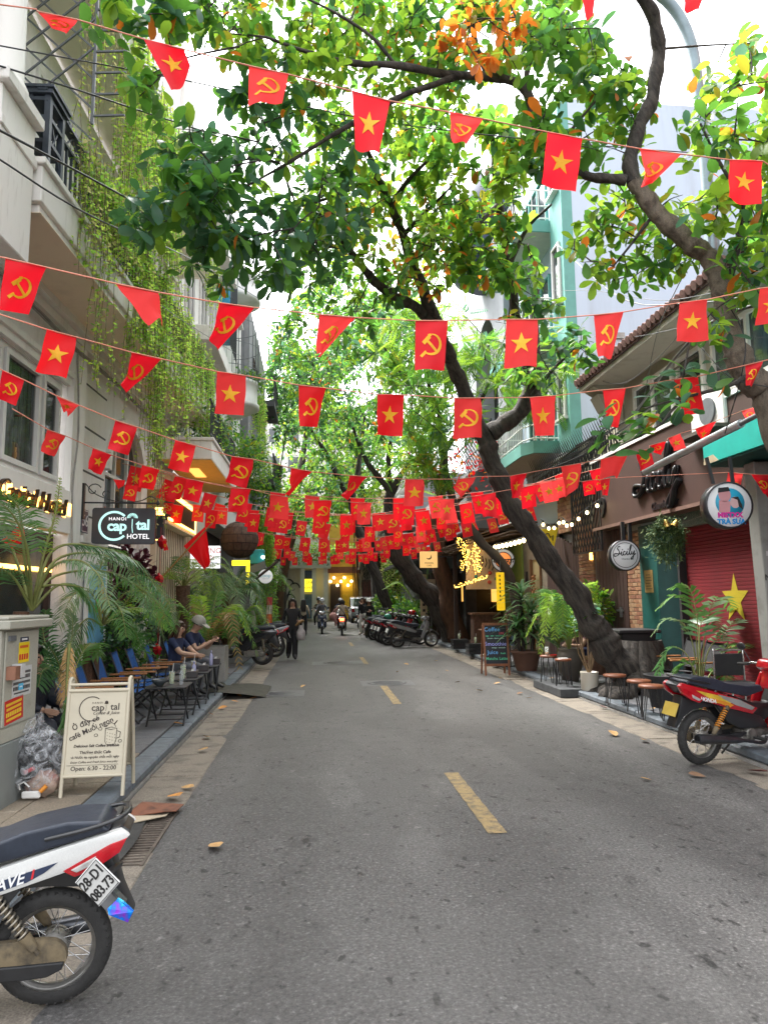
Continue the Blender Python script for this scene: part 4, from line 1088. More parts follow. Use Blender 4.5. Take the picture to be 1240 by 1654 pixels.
# cheezy style round sign: flat words kept
cs=round_sign('round_cheese_sign','round cream and orange sign reading Cheezy behind the curved trunk',at(812,905,20.2),.34,.1,R(-8))
MB().lathe([(0,-.056),(.22,-.056),(.22,-.054),(0,-.054)],30,axis='y',a0=0,a1=2*PI).build('orange_disc',mat('orange_print',(.7,.2,.05),.5,var=0,emit=.2),cs)
MB().lathe([(.22,-.058),(.245,-.058),(.245,-.054),(.22,-.054)],30,axis='y',cap=False).build('ring',M_letter,cs)
text('cheezy!',.2,cs,FX(0,0,-.06),M_letter,shear=.3,bold=.008)
yv=thing('yellow_vertical_sign','tall narrow yellow sign hanging above the dracaena pot','sign',at(808,955,17.6))
MB().box(-.1,.1,-.03,.03,-.48,.47).build('panel',mat('yellow_board',(.8,.5,.01),.5,var=.08,emit=.12),yv,bevel=.008)
for k in range(7): MB().box(-.035,.0,-.033,-.031,.36-k*.1,.41-k*.1).build('letter_mark',M_brz,yv)
MB().tube([(0,0,.47),(0.01,0,.75)],.008,5).build('hook',M_greyiron,yv)
# fabric banner
fb=thing('cloth_banner','painted cloth banner hanging under the bark roof by the butterfly light','banner',at(783,912,20.6))
mb=MB(); mb.grid(lambda u,v: (-.5+u*1.0-.1*v,.06*math.sin(u*7+v*4),.78-.35*u*(1-v)-1.5*v),14,12); mb.build('cloth',mat('cream_cloth',(.48,.38,.27),.85,var=.2,scale=2),fb)
mb=MB()
for k,(x,z,r_) in enumerate(((-.2,-.1,.07),(.12,-.25,.06),(.3,-.42,.05),(-.3,-.35,.05),(.1,-.52,.06))):
    mb.mi(k % 3).lathe([(0,0),(r_,0),(r_,.01),(0,.01)],12,(x,-.085,z),axis='y')
mb.mi(3)
for k in range(5): mb.tube([(-.2+.1*k,-.09,.3-.05*k),(-.17+.1*k,-.09,.15-.05*k),(-.22+.1*k,-.09,.02-.05*k)],.016,5)
mb.build('painted_marks',[mat('teal_dot',(.02,.2,.2),.6,var=0),mat('red_dot',(.4,.05,.03),.6,var=0),mat('green_dot',(.03,.2,.08),.6,var=0),M_letter],fb)
# butterfly of small lamps
bf=thing('butterfly_light','glowing butterfly of tiny yellow lamps under the bark roof','light',at(760,900,20.2))
wing=[(0,.1),(-.12,.5),(-.38,.62),(-.42,.35),(-.22,.05),(-.34,-.1),(-.3,-.42),(-.12,-.5),(0,-.1)]
mb=MB()
def inpoly(x,y,P):
    c=False
    for i in range(len(P)):
        (x1,y1),(x2,y2)=P[i],P[i-1]
        if (y1>y) != (y2>y) and x<(x2-x1)*(y-y1)/(y2-y1)+x1: c=not c
    return c
n_=0
while n_<260:
    x,z=rnd.uniform(-.45,.45),rnd.uniform(-.5,.65)
    if inpoly(-abs(x),z,wing): mb.sphere((x,rnd.uniform(-.05,.05),z),rnd.uniform(.008,.016),5,4); n_ += 1
o=mb.build('tiny_lamps',mat('fairy_lamp',(1,.75,.25),.4,var=0,emit=1.3,ecol=(1,.52,.08)),bf); o['kind']='stuff'
MB().tube([(x,0,z) for x,z in wing],.008,5,closed=True).tube([(-x,0,z) for x,z in wing],.008,5,closed=True).build('frame',M_brz,bf)
mb=MB()
for k in range(70): mb.sphere((-.5+k*.014+rnd.uniform(-.02,.02),rnd.uniform(-.04,.04),-.85+.3*(k/70)+rnd.uniform(-.05,.05)),.012,5,4)
o=mb.build('lamp_garland',MATS['fairy_lamp'],bf); o['kind']='stuff'
# two strings of bulbs
def bulb_string(label,pts,n,r,sag=0.06):
    t=thing('string_lights',label,'string lights',pts[0],group=None)
    P=catmull(pts,12); P=[p-Vector(pts[0]) for p in P]
    MB().tube(P,.008,5).build('wire',M_black,t)
    b0=None
    for k in range(n):
        p=P[int((k+.5)/n*(len(P)-1))]
        if b0 is None:
            b0=MB().sphere((0,0,-.09),r,10,7,(1,1,1.15)).build('bulb',M_bulb,t)
            s_=MB().lathe([(.016,-.04),(.02,0)],8).build('socket',M_black,b0); o=b0
        else:
            o=copy_tree(b0,t)
        o.location=p
bulb_string('row of big warm bulbs under the bark roof beside the green wall',[at(797,879,19.6),at(822,874,18.8),at(850,866,18.0)],8,.055)
bulb_string('string of small bulbs drooping in front of the brick turret and lattice',[at(872,838,15.6),at(890,848,15.2),at(906,836,14.8),at(918,843,14.5),at(940,826,14.0),at(972,804,13.6)],10,.035)
yb=thing('yellow_pennant','yellow pennant with black marks wedged behind the gate top','pennant',at(884,868,16.9))
MB().prism([(-.22,0,.2),(.28,0,.24),(.16,0,-.22),(-.02,0,-.1)],(0,.01,0)).build('cloth',mat('yellow_cloth',(.75,.55,.02),.8,var=.1),yb)
MB().tube([(-.05,-.01,.08),(.02,-.01,.1),(.06,-.01,0),(.13,-.01,.05),(.12,-.01,-.08)],.015,5).build('mark',M_letter,yb)

# ---------------------------------------------------------------- moon cafe farther down
mc=thing('moon_cafe','dark cafe front under a long sloping slat roof by the parked motorbikes','building',(5.6,38.0,0),rz=PI)
mb=MB(); mb.box(-.5,0,-2,11.5,2.9,3.6);
for y in (0,3.0,6.0,8.0,11.0): mb.box(-.4,.02,y,y+.45,.1,2.9)
mb.build('wall',mat('charcoal_wall',(.05,.052,.055),.7,var=.25),mc)
MB().box(-1.6,-1.5,-2,11.5,.1,2.9).build('interior',mat('warm_dark_interior',(.05,.03,.02),.8,var=.4),mc)
for k in range(4): MB().box(-1.49,-1.45,.6+k*2.9,1.9+k*2.9,1.5,2.3).build('lit_panel',M_warm2,mc)
s0=MB().box(-1.8,1.9,0,.16,0,.03).build('roof_slat',mat('grey_slat',(.17,.165,.16),.7,var=.35,scale=3,stretch=(.5,4,4)),mc)
s0.rotation_euler=(0,R(14),0); s0.location=(0,-2,3.75)
for k in range(1,72): inst(s0,mc,(0,-2+k*.19,3.75+rnd.uniform(-.01,.01)),(0,R(14),0))
MB().box(1.78,1.86,-2,11.7,3.2,3.36).build('fascia',M_char,mc)
mb=MB(); mb.box(.4,.46,4,11,4.95,5.0); mb.box(.4,.46,4,11,4.3,4.34)
for k in range(58): mb.box(.41,.45,4+k*.12,4.05+k*.12,4.34,4.95)
mb.build('roof_rail',M_darkwood,mc)
MB().box(-4,-.2,-2,11.5,3.6,6.5).build('upper_wall',M_grey,mc)
for k in range(26): MB().box(-.2,-.15+.002*k,-2,11.4,4.7+k*.07,4.74+k*.07).build('louvre',mat('pale_slat',(.42,.42,.42),.7,var=.2),mc) if k<24 else None
mo=thing('moon_sign','glowing square sign with crescent moon on the leaning brown trunk','sign',at(692,904,23.6))
MB().box(-.29,.29,-.07,.07,-.27,.27).build('sign_box',mat('moon_sign_face',(.75,.5,.2),.5,var=.12,scale=1.2,emit=.12,ecol=(1,.6,.2)),mo,bevel=.01)
cr_=[(.09*math.cos(t),.09*math.sin(t)) for t in [R(-150)+q*R(200)/14 for q in range(15)]]+[(-.02+.085*math.cos(t),.03+.08*math.sin(t)) for t in [R(35)-q*R(170)/14 for q in range(15)]]
MB().prism([(x,-.074,.09+z) for x,z in cr_],(0,.003,0)).build('crescent',M_letter,mo)
text('MOON',.09,mo,FX(0,-.12,-.073),M_letter); text('CAFE',.07,mo,FX(0,-.2,-.073),M_letter)
MB().bar((.29,0,.1),(.8,0,.1),.04).build('bracket',M_black,mo)
vb=thing('vertical_banner_sign','narrow cream vertical sign below the moon sign','sign',at(684,965,27.5)); MB().box(-.13,.13,-.03,.03,-.9,.9).build('panel',mat('cream_sign',(.5,.42,.25),.6,var=.1),vb)
for k in range(6): MB().box(-.05,.05,-.033,-.031,.55-k*.22,.65-k*.22).build('letter_mark',M_letter,vb)
np_=thing('notice_board','small pale notice on the dark wall behind the leaning trunk','notice',at(694,943,26.5)); MB().box(-.2,.2,-.02,.02,-.17,.17).build('panel',mat('tan_notice',(.4,.33,.22),.7,var=.1),np_); text('WC',.12,np_,FX(0,0,-.022),M_letter)

# ---------------------------------------------------------------- tall teal house, pale blind wall, arch house
M_bluew=mat('pale_blue_render',(.46,.545,.64),.85,col2=(.39,.45,.52),mix=.4,scale=1.3,stretch=(1.6,1,.25),bump=.08)
M_tealh=mat('teal_house',(.12,.32,.28),.7,var=.15,scale=2)
th=thing('teal_house','tall pale house with teal balconies and a huge blank blue grey side wall','building',(6.5,21.6,0),rz=PI)
MB().box(-9,-.002,0,5.0,3.4,14.6).build('wall',M_bluew,th)
mb=MB(); mb.box(0,.28,4.1,5.0,3.4,14.7); mb.build('teal_pilaster',M_tealh,th)
for i,z in enumerate((5.35,8.35,11.4)):
    MB().prism([(0.001,.2,z),(.95,.2,z),(1.15,.6,z),(1.15,3.6,z),(.95,4.09,z),(.001,4.09,z)],(0,0,.32)).build('balcony_slab',M_tealh,th)
    MB().prism([(0.01,.25,z-.004),(.9,.25,z-.004),(1.1,.62,z-.004),(1.1,3.58,z-.004),(.9,4.04,z-.004),(.01,4.04,z-.004)],(0,0,.003)).build('soffit',mat('balcony_soffit',(.42,.38,.33),.85,var=.1),th)
    mb=MB(); rail_p=[(.02,.25),(.92,.25),(1.1,.62),(1.1,3.58),(.92,4.04),(.02,4.04)]
    for zz in (.4,.75,1.2): mb.tube([(x,y,z+zz) for x,y in rail_p],.02,5)
    for (x0,y0),(x1,y1) in zip(rail_p,rail_p[1:]):
        n_=max(2,int(math.hypot(x1-x0,y1-y0)/.16))
        for k in range(n_): mb.bar((x0+(x1-x0)*k/n_,y0+(y1-y0)*k/n_,z+.32),(x0+(x1-x0)*k/n_,y0+(y1-y0)*k/n_,z+1.2),.016)
    mb.build('balcony_rail',M_white,th)
    window(th,.9,3.2,z+.5,z+2.3,0.0,cols=3,fm=M_tealh)
    window(th,4.25,4.8,z+.8,z+2.4,.28,cols=1,fm=M_white)
mb=MB(); mb.box(-.5,-.1,1.4,5.0,.1,3.4); mb.build('ground_wall',M_grey,th)
MB().box(.1,.5,4.2,4.9,4.5,5.2).build('air_conditioner',M_white,th,bevel=.02)
MB().box(-1.2,-.8,5.0,5.06,8.1,8.25).build('wall_bracket',M_conc2,th)
ah=thing('arch_house','grey house with big dark arch and navy turret behind the tree','building',(6.1,28.4,0),rz=PI)
MB().box(-8,-.7,0,6.5,3.4,15.5).build('wall',M_grey,ah)
ar_=[(3.9+1.6*math.cos(PI-PI*k/14),9.6+2.1*math.sin(PI*k/14)) for k in range(15)]
mb=MB(); mb.prism([(-.7,.0,6.5),(-.7,2.3,6.5)]+[(-.7,y,z) for y,z in ar_]+[(-.7,5.5,6.5),(-.7,6.5,6.5),(-.7,6.5,13.2),(-.7,0,13.2)],(.7,0,0)); mb.build('arch_wall',mat('grey_blue_render',(.33,.34,.37),.85,var=.15,scale=1.5),ah)
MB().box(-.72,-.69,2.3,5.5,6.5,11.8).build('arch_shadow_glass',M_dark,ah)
M_nv=mat('navy_roof',(.02,.03,.06),.5,var=.2)
MB().lathe([(.5,12.6),(1.0,12.9),(1.05,13.4),(1.35,13.5),(1.35,13.8),(1.15,13.9),(1.2,14.8),(1.5,15.0),(1.5,15.2),(.8,16.2),(0.1,17)],20,(.2,4.6,0)).build('turret',M_nv,ah)
for z in (4.2,): window(ah,1,5,z,z+1.8,-.65,cols=4)
mb=MB()
for k in range(18): mb.bar((.05,.3+k*.35,6.6),(.5,.3+k*.35,7.4),.03);
mb.bar((.5,.2,7.4),(.5,6.4,7.4),.05); mb.bar((.3,.2,7.0),(.3,6.4,7.0),.03); mb.build('security_bars',M_black,ah)
# terrace roofs half seen between the trees
tr_=thing('slat_roof_house','house with stacked grey slat roofs half hidden by leaves on the right','building',(5.4,50.0,0),rz=PI)
MB().box(-6,0,0,11.5,.1,8.6).build('wall',M_grey,tr_)
for k in range(9):
    o=MB().box(0,1.4-.1*k,0,11.4,5.2+k*.42,5.26+k*.42).build('roof_slat',M_pale,tr_); o.rotation_euler=(0,0,0)
for u in (1,4,7): window(tr_,u,u+1.6,1.0,3.2,0,cols=2)
re_=thing('far_right_house','cream house at the far right end behind the banyan roots','building',(5.2,57,0),rz=PI); MB().box(-6,0,0,6.9,.1,7.5).build('wall',M_cream,re_)
for z in (1.2,4.4): window(re_,1,3,z,z+1.6,0,cols=2)
# brick red house corner in the top right
ch=thing('gable_house','brick red gabled house corner with orange drain pipe in the top right','building',(6.9,8.6,0))
MB().box(0,6,-6.0,0,6.3,10.6).build('wall',mat('salmon_wall',(.4,.16,.12),.8,var=.15),ch)
MB().box(-.25,0,-6.0,.1,8.3,8.6).box(-.12,6,-6,-.02,6.2,6.4).build('cornice',M_wall2,ch)
MB().prism([(-.5,.25,8.6),(-.5,.25,8.8),(1.2,.25,11.4),(1.4,.25,11.2)],(0,-6,0)).build('gable_eave',mat('eave_cream',(.5,.46,.36),.8,var=.1),ch)
MB().tube([(-.55,.3,8.9),(1.15,.3,11.7)],.07,10).tube([(-.2,.32,9.35),(-.14,.32,9.45)],.1,10).build('drain_pipe',mat('orange_pipe',(.55,.14,.06),.5,var=.1),ch)
sw=thing('side_shop','dark shop front at the right edge under the teal awning','building',(6.2,8.35,0),rz=PI)
MB().box(-.4,0,0,6,.1,3.4).box(-.4,-.1,-.2,6,3.4,6.3).build('wall',mat('dark_shop_wall',(.06,.055,.055),.7,var=.3,scale=2),sw)
MB().box(.0,.04,.4,4,.12,2.6).build('red_shutter',M_red,sw)
# ================================================================== TREES
M_bark=mat('bark_dark',(.062,.052,.044),.9,col2=(.012,.01,.009),mix=.49,scale=15,stretch=(1.2,1.2,.22),mrot=(0,R(-28),0),bump=.9,bd=.03,fine=.4)
M_barkp=mat('bark_pale',(.15,.12,.09),.9,col2=(.05,.038,.03),mix=.45,scale=15,stretch=(1,1,.5),bump=.9,bd=.03,fine=.5)
M_barkb=mat('bark_brown',(.105,.052,.028),.9,col2=(.04,.022,.014),mix=.42,scale=9,stretch=(1,1,.25),bump=1.0,bd=.06,fine=.4)
def leafmat(n,c,t=.5,r=.45): return mat(n,c,r,var=.22,scale=3,trans=t,world=True,spec=.4)
LG=[leafmat('leaf_dark',(.036,.1,.03),.5,.32),leafmat('leaf_green',(.065,.165,.022),.52),leafmat('leaf_lime',(.15,.25,.022),.52),leafmat('leaf_yellow',(.24,.22,.02)),leafmat('leaf_orange',(.42,.12,.015)),leafmat('leaf_blue_green',(.055,.13,.075),.4,.28)]
LT=leaf_template(.5,.2,.25,1.35,5)
LTs=leaf_template(.5,.15,.15,1.2,3)

def wob(pts,rad,k=5,amp=.12,seed=0):
    """smooth path with radii and slight knots"""
    rg=random.Random(seed)
    P=catmull(pts,k); n=len(P); r=lerps(rad,n)
    ph=[rg.uniform(0,6) for _ in range(4)]
    f=5/k
    P=[p+Vector((math.sin(i*f*.9+ph[0]),0,math.sin(i*f*.7+ph[1])))*r[i]*amp for i,p in enumerate(P)]
    r=[x*(1+.09*math.sin(i*f*1.3+ph[2])+.05*math.sin(i*f*2.9+ph[3])) for i,x in enumerate(r)]
    return P,r
def limb(mb,pts,rad,n=12,seed=0,k=5):
    if isinstance(mb,tuple):
        q=MB(); nd_=limb(q,pts,rad,n,seed,k); q.build('branch',mb[1],mb[0],local=False); return nd_
    if n>14: n,k=30,14
    P,r=wob(pts,rad,k,seed=seed)
    b=len(mb.v)
    mb.tube(P,r,n)
    rg=random.Random(seed)
    for i in range(b,len(mb.v)):     # knotted, fluted bark outline
        v=Vector(mb.v[i]); d=(i-b) % n; ring=(i-b) // n
        if ring<len(P):
            c=P[ring]; f=1+.05*math.sin(d*2*PI/n*3+ring*1.2/k)+.05*noise.noise(v*2.5)+.08*noise.noise(v*7)+rg.uniform(-.03,.03)
            mb.v[i]=tuple(c+(v-c)*f)
    return list(zip(P,r))
def A(l,Y=None): return [at(q[0],q[1],q[2] if len(q)>2 else Y) for q in l]

def rosettes(zones,nodes,twig_mb,rg,leafscale=1.0,per=(5,10),hang=.35,maxd=3.0):
    """leaf rosettes at the tips of twigs that spring from the nearest limb; returns leaf transforms and palette indices"""
    T,MI=[],[]
    nodes=list(nodes); npos=np.array([p[:] for p,r in nodes])
    for (shape,Y0,Y1,n,size,pal) in zones:
        made=0; tries=0
        while made<n and tries<n*20:
            tries += 1
            x0,y0,x1,y1=shape[:4]
            u,v=rg.uniform(-1,1),rg.uniform(-1,1)
            if shape[4:] != ('box',) and u*u+v*v>1: continue
            px,py=(x0+x1)/2+u*(x1-x0)/2,(y0+y1)/2+v*(y1-y0)/2
            if math.sin(px*.021+1.3)*math.sin(py*.027+.4)+.45*math.sin(px*.05+py*.043)<-.55 and rg.random()<.8: continue
            p=at(px,py,rg.uniform(Y0,Y1))
            d=np.linalg.norm(npos-np.array(p[:]),axis=1); j=int(d.argmin())
            q,qr=nodes[j]
            if d[j]>.25 and d[j]<maxd:
                mid=q.lerp(p,.55)+Vector((rg.uniform(-.1,.1),rg.uniform(-.1,.1),rg.uniform(.02,.2)))*d[j]*.5
                tp=catmull([q,mid,p],3); r0=min(.022,.007+.006*d[j])
                twig_mb.tube(tp,[r0*(1-.7*i/(len(tp)-1)) for i in range(len(tp))],4,cap=False)
                ax=(p-mid).normalized()
                nodes += [(tp[4],.01),(tp[2],.01)]; npos=np.vstack([npos,[tp[4][:]],[tp[2][:]]])
            else: ax=Vector((rg.gauss(0,.5),rg.gauss(0,.5),rg.uniform(-.3,.8))).normalized()
            made += 1
            m_=rg.randint(*per); base=rg.uniform(0,6.28)
            pick=rg.choices(range(6),pal)[0]
            for k in range(m_):
                a=base+k*2.4
                e=ax.orthogonal().normalized(); f=ax.cross(e)
                dr_=(e*math.cos(a)+f*math.sin(a))*rg.uniform(.8,1.1)+ax*rg.uniform(.05,.7)+Vector((0,0,-hang*rg.uniform(.3,1.5)))
                s_=size*leafscale*rg.uniform(.55,1.2)
                T.append((p-ax*rg.uniform(-.03,.3)*(size/.2),*rframe(dr_,rg,rg.uniform(-.6,.6)),s_))
                MI.append(pick if rg.random()<(.12 if pick in (3,4) else .7) else rg.choices(range(6),pal)[0])
    return T,MI
def crown(tree,T,MI,tmpl=LT,single=300):
    """the nearest leaves as parts of their own, the others joined"""
    order=sorted(range(len(T)),key=lambda i: (T[i][0]-Vector((0,0,EYE))).length/T[i][4])
    first=[i for i in order if 0<len(T)][:single]
    rest=order[single:]
    inv=W(tree).inverted(); protos={}
    for i in first:
        loc,r_,f_,u_,s_=T[i]
        if MI[i] not in protos:
            protos[MI[i]]=leaf_mesh('leaf',[(Vector((0,0,0)),Vector((1,0,0)),Vector((0,1,0)),Vector((0,0,1)),1.0)],[LG[MI[i]]],tmpl,[0],tree,kind=None); o=protos[MI[i]]
        else:
            o=bpy.data.objects.new('leaf',protos[MI[i]].data); COL.objects.link(o); o.parent=tree
        m=Matrix(((r_.x,f_.x,u_.x,0),(r_.y,f_.y,u_.y,0),(r_.z,f_.z,u_.z,0),(0,0,0,1))) @ Matrix.Diagonal((s_,s_,s_,1))
        m.translation=loc
        o.matrix_basis=inv @ m
    leaf_mesh('crown',[T[i] for i in rest],LG,tmpl,[MI[i] for i in rest],tree,local=False)

DARK,MIDG,LIGHT,DRY=[5,4,1,.1,.2,3],[2,6,3,.4,.35,.6],[.6,4,6,1,.6,.2],[.5,3,4,1.8,2,0]
rg=random.Random(11)
# tree A: the big tree leaning over the street from the right pavement
ta=thing('leaning_tree','big dark leaning tree rising from the right pavement across the street','tree',(5.3,11.5,.1))
tm=MB(); nodesA=[]
YA=11.4
nodesA += limb(tm,[Vector((5.42,11.6,-.1)),Vector((5.3,11.5,.25))]+A([(990,1058),(965,1022),(942,985),(897,915),(849,850),(812,788),(791,735),(777,695)],YA),[.44,.34,.265,.22,.19,.172,.165,.16,.155,.15],16,1)
tm.build('trunk',M_bark,ta,local=False)
rt=MB()
for k in range(15):
    a=k/15*2*PI+.2; l=rg.uniform(.5,1.1)
    c=Vector((5.35,11.5,0)); d=Vector((math.cos(a),math.sin(a),0))
    rt.tube(catmull([c+d*.2+Vector((0,0,.9)),c+d*.36+Vector((0,0,.4)),c+d*l*.75+Vector((rg.uniform(-.1,.1),0,.2)),c+d*l+Vector((rg.uniform(-.2,.2),rg.uniform(-.2,.2),.02))],4),lerps([.14,.15,.09,.04],13),8)
for k in range(26):
    c=Vector((5.2+rg.uniform(-.75,.5),11.0+rg.uniform(-.4,.5),.12)); rt.sphere(c,rg.uniform(.08,.2),8,6,(1.2,1,.8))
rt.build('root_flare',M_bark,ta,local=False)
br_=(ta,M_bark)
nodesA += limb(br_,A([(790,700,11.4),(815,685,11.4),(845,655,11.3),(858,620,11.2),(850,580,11),(838,530,10.8),(828,480,10.6),(822,430,10.4),(812,380,10.2),(805,330,10),(798,270,9.6),(795,215,9.2)]),[.15,.14,.13,.115,.1,.085,.075,.07,.065,.06,.045,.025],12,2)
nodesA += limb(br_,A([(866,640,12),(868,600,12),(862,500,12),(868,440,12),(850,395,11.6)]),[.08,.07,.07,.06,.04],8,3)
nodesA += limb(br_,A([(778,705,11.4),(752,640,11.2),(735,600,11),(718,560,10.8),(704,520,10.5),(690,485,10.2),(672,440,9.9),(650,380,9.5),(630,330,9.2),(610,285,8.9),(592,240,8.5)]),[.14,.125,.12,.11,.1,.095,.075,.065,.055,.045,.03],12,4)
nodesA += limb(br_,A([(704,522,10.5),(668,495,10.2),(640,480,10),(610,460,9.7),(585,430,9.4),(562,400,9),(545,372,8.7)]),[.085,.08,.072,.065,.055,.045,.03],10,5)
for pts,r_ in (([(610,285,8.9),(575,300,8.4),(530,320,8),(480,335,7.5)],[.04,.03,.02,.012]),([(630,330,9.2),(660,290,8.8),(700,250,8.4)],[.04,.03,.015]),([(805,330,10),(775,360,9.6),(745,400,9.2)],[.045,.03,.015]),([(822,430,10.4),(850,370,10),(890,330,9.5)],[.045,.03,.015]),([(560,400,9),(520,395,8.4),(470,370,7.8)],[.035,.025,.012]),([(650,380,9.5),(690,340,9.2),(730,300,8.8)],[.04,.025,.012]),([(845,655,11.3),(890,600,10.8),(930,560,10.4)],[.05,.03,.015])):
    nodesA += limb(br_,A(pts),r_,6,int(pts[0][0]))
twA=MB()
zonesA=[((250,120,600,470),6.4,8.6,180,.195,DARK),((190,260,420,440),6.0,7.4,55,.21,DARK),((430,170,760,450),8.0,10.4,300,.16,LIGHT),((540,300,830,480),9,11,170,.16,DRY),
          ((720,330,900,470),9.0,10.5,60,.21,LIGHT),((800,480,960,620),9.6,10.8,42,.22,MIDG),((440,400,640,560),9.2,12,60,.17,MIDG),((640,160,860,330),8.4,9.6,110,.2,LIGHT)]
T,MI=rosettes(zonesA,nodesA,twA,rg)
twA.build('twigs',M_bark,ta,local=False)['kind']='stuff'
crown(ta,T,MI)

# tree B: trunk curving in from the right edge
tb_=thing('curved_tree','mottled curved tree trunk entering from the right edge over the tiled eaves','tree',(5.0,5.4,.1))
tm=MB(); nodesB=[]
nodesB += limb(tm,[Vector((5.0,5.4,.0)),Vector((4.75,5.6,1.2)),Vector((4.4,5.9,2.4))]+A([(1243,650),(1205,605),(1183,560),(1169,500),(1160,448),(1140,412),(1104,384),(1060,345),(1022,292)],6.2),[.22,.19,.16,.14,.13,.115,.1,.095,.092,.09,.085,.075],16,6)
tm.build('trunk',M_barkp,tb_,local=False)
br_=(tb_,M_bark)
nodesB += limb(br_,A([(1022,296,6.2),(1018,250,6.2),(1035,200,6.2),(1054,150,6.15),(1062,90,6.1),(1058,40,6),(1040,0,5.9),(1010,-60,5.8),(960,-120,5.8)]),[.075,.07,.067,.066,.066,.063,.06,.05,.035],14,7)
nodesB += limb(br_,A([(1010,291,6.2),(970,288,6.25),(938,280,6.3),(892,250,6.35),(864,200,6.4),(846,140,6.5),(790,125,6.5),(720,120,6.5),(640,106,6.5),(560,100,6.5),(500,85,6.5),(430,60,6.4)]),[.05,.046,.045,.048,.05,.048,.042,.04,.034,.03,.022,.012],10,8)
nodesB += limb(br_,A([(740,122,6.5),(690,140,6.5),(640,160,6.6),(560,205,6.8),(470,260,6.9),(400,300,6.9)]),[.035,.03,.028,.024,.018,.01],8,9)
for pts,r_ in (([(846,140,6.5),(856,100,6.5),(880,60,6.4),(900,10,6.3)],[.03,.025,.02,.012]),([(790,125,6.5),(770,80,6.5),(762,20,6.4),(758,-40,6.3)],[.03,.03,.028,.02]),([(640,106,6.5),(600,60,6.4),(540,20,6.3),(480,-10,6.2)],[.02,.018,.014,.01]),([(1174,470,6.2),(1190,400,6),(1200,330,5.9),(1222,250,5.8)],[.04,.03,.022,.012]),([(1200,330,5.9),(1160,260,5.9),(1130,200,5.9)],[.02,.015,.01]),([(1060,340,6.2),(1030,380,6.3),(990,430,6.4)],[.02,.015,.008]),([(892,250,6.35),(930,200,6.3),(990,130,6.2)],[.02,.014,.008]),([(1205,605,6.2),(1180,622,5.8),(1110,640,5.6),(1040,660,5.5)],[.03,.02,.014,.008]),([(1110,640,5.6),(1085,662,5.55),(1060,690,5.5),(1000,720,5.4)],[.013,.012,.01,.006])):
    nodesB += limb(br_,A(pts),r_,6,int(pts[0][0])+3)
twB=MB()
zonesB=[((290,-60,700,110),6.3,8.2,230,.145,LIGHT),((440,40,760,230),6.6,8.4,130,.14,LIGHT),((640,-60,960,120),6.2,7.8,170,.155,MIDG),((700,-40,860,110),5.6,6.6,46,.13,[0,1,2,2,6,0]),((830,20,1010,300),5.8,7,120,.17,MIDG),((900,280,1130,470),6.2,7.4,80,.165,LIGHT),((1110,60,1300,420),5.3,6.6,95,.19,LIGHT),((1150,360,1280,470),5.4,6.2,16,.18,MIDG),
          ((170,110,270,200),5.6,6.4,8,.19,MIDG),((960,100,1060,240),6,6.6,14,.15,DRY),((960,655,1080,725),5.3,5.6,5,.19,[3,4,2,0,.5,2]),((1050,585,1215,650),5.3,5.8,8,.19,[4,4,1,0,.5,2]),((1120,480,1250,560),5.3,5.8,8,.17,LIGHT),((150,-40,330,60),5.6,6.6,26,.2,MIDG)]
T,MI=rosettes(zonesB,nodesB,twB,rg,hang=.3)
twB.build('twigs',M_bark,tb_,local=False)['kind']='stuff'
crown(tb_,T,MI)

# tree C (dark, leaning), tree D (brown), tree G: the trees farther down the street
def street_tree(name,label,base,trunk,rad,limbs,zones,m,leafs=1.0,tmpl=LTs,single=0,per=(5,9),seed=3):
    t=thing(name,label,'tree',base); g=random.Random(seed)
    mb=MB(); nodes=limb(mb,trunk,rad,12,seed); mb.build('trunk',m,t,local=False)
    for pts,r_ in limbs: nodes += limb((t,m),pts,r_,8,seed+len(nodes))
    tw=MB(); T,MI=rosettes(zones,nodes,tw,g,leafs,per=per,maxd=6)
    if tw.v: tw.build('twigs',m,t,local=False)['kind']='stuff'
    if single: crown(t,T,MI,tmpl,single)
    else: leaf_mesh('crown',T,LG,tmpl,MI,t,local=False)
    return t
FARG=[2.5,4,2.2,.5,.25,.6]
street_tree('dark_leaning_tree','dark tree leaning steeply over the parked motorbikes past the moon sign',(4.75,25.5,.1),
            [Vector((4.85,25.4,0))]+A([(712,985),(690,958),(662,925),(640,893),(632,865),(628,835),(630,795)],25.5),[.4,.36,.34,.33,.31,.26,.2,.17],
            [(A([(630,795,25.5),(615,775,25.5),(599,755,25.5),(584,728,25.5),(570,690,25)]),[.13,.11,.1,.08,.05]),(A([(632,800,25.5),(652,760,25.5),(674,748,25.3),(700,700,25),(720,650,25)]),[.13,.11,.09,.07,.04]),(A([(630,790,25.5),(628,728,25.5),(640,680,25),(650,630,25)]),[.1,.08,.06,.04])],
            [((540,540,740,760),23,27,260,.23,FARG),((440,450,660,680),22,27,420,.23,FARG),((560,480,740,640),22,26,220,.23,FARG)],M_bark,seed=31)
street_tree('brown_tree','thick brown tree trunk standing at the kerb beside the moon sign',(4.85,26.2,.1),
            [Vector((4.95,25.0,0))]+A([(738,1030,25),(727,985,25),(716,930,25),(707,880,25),(703,840,25),(712,790,25),(716,740,25)]),[.42,.36,.32,.3,.29,.24,.18,.12],
            [(A([(704,850,25),(730,820,24.5),(760,790,24)]),[.14,.1,.06]),(A([(712,790,25),(690,740,25),(660,700,25)]),[.1,.08,.04])],
            [((640,640,760,780),23,26,60,.24,FARG)],M_barkb,seed=41)
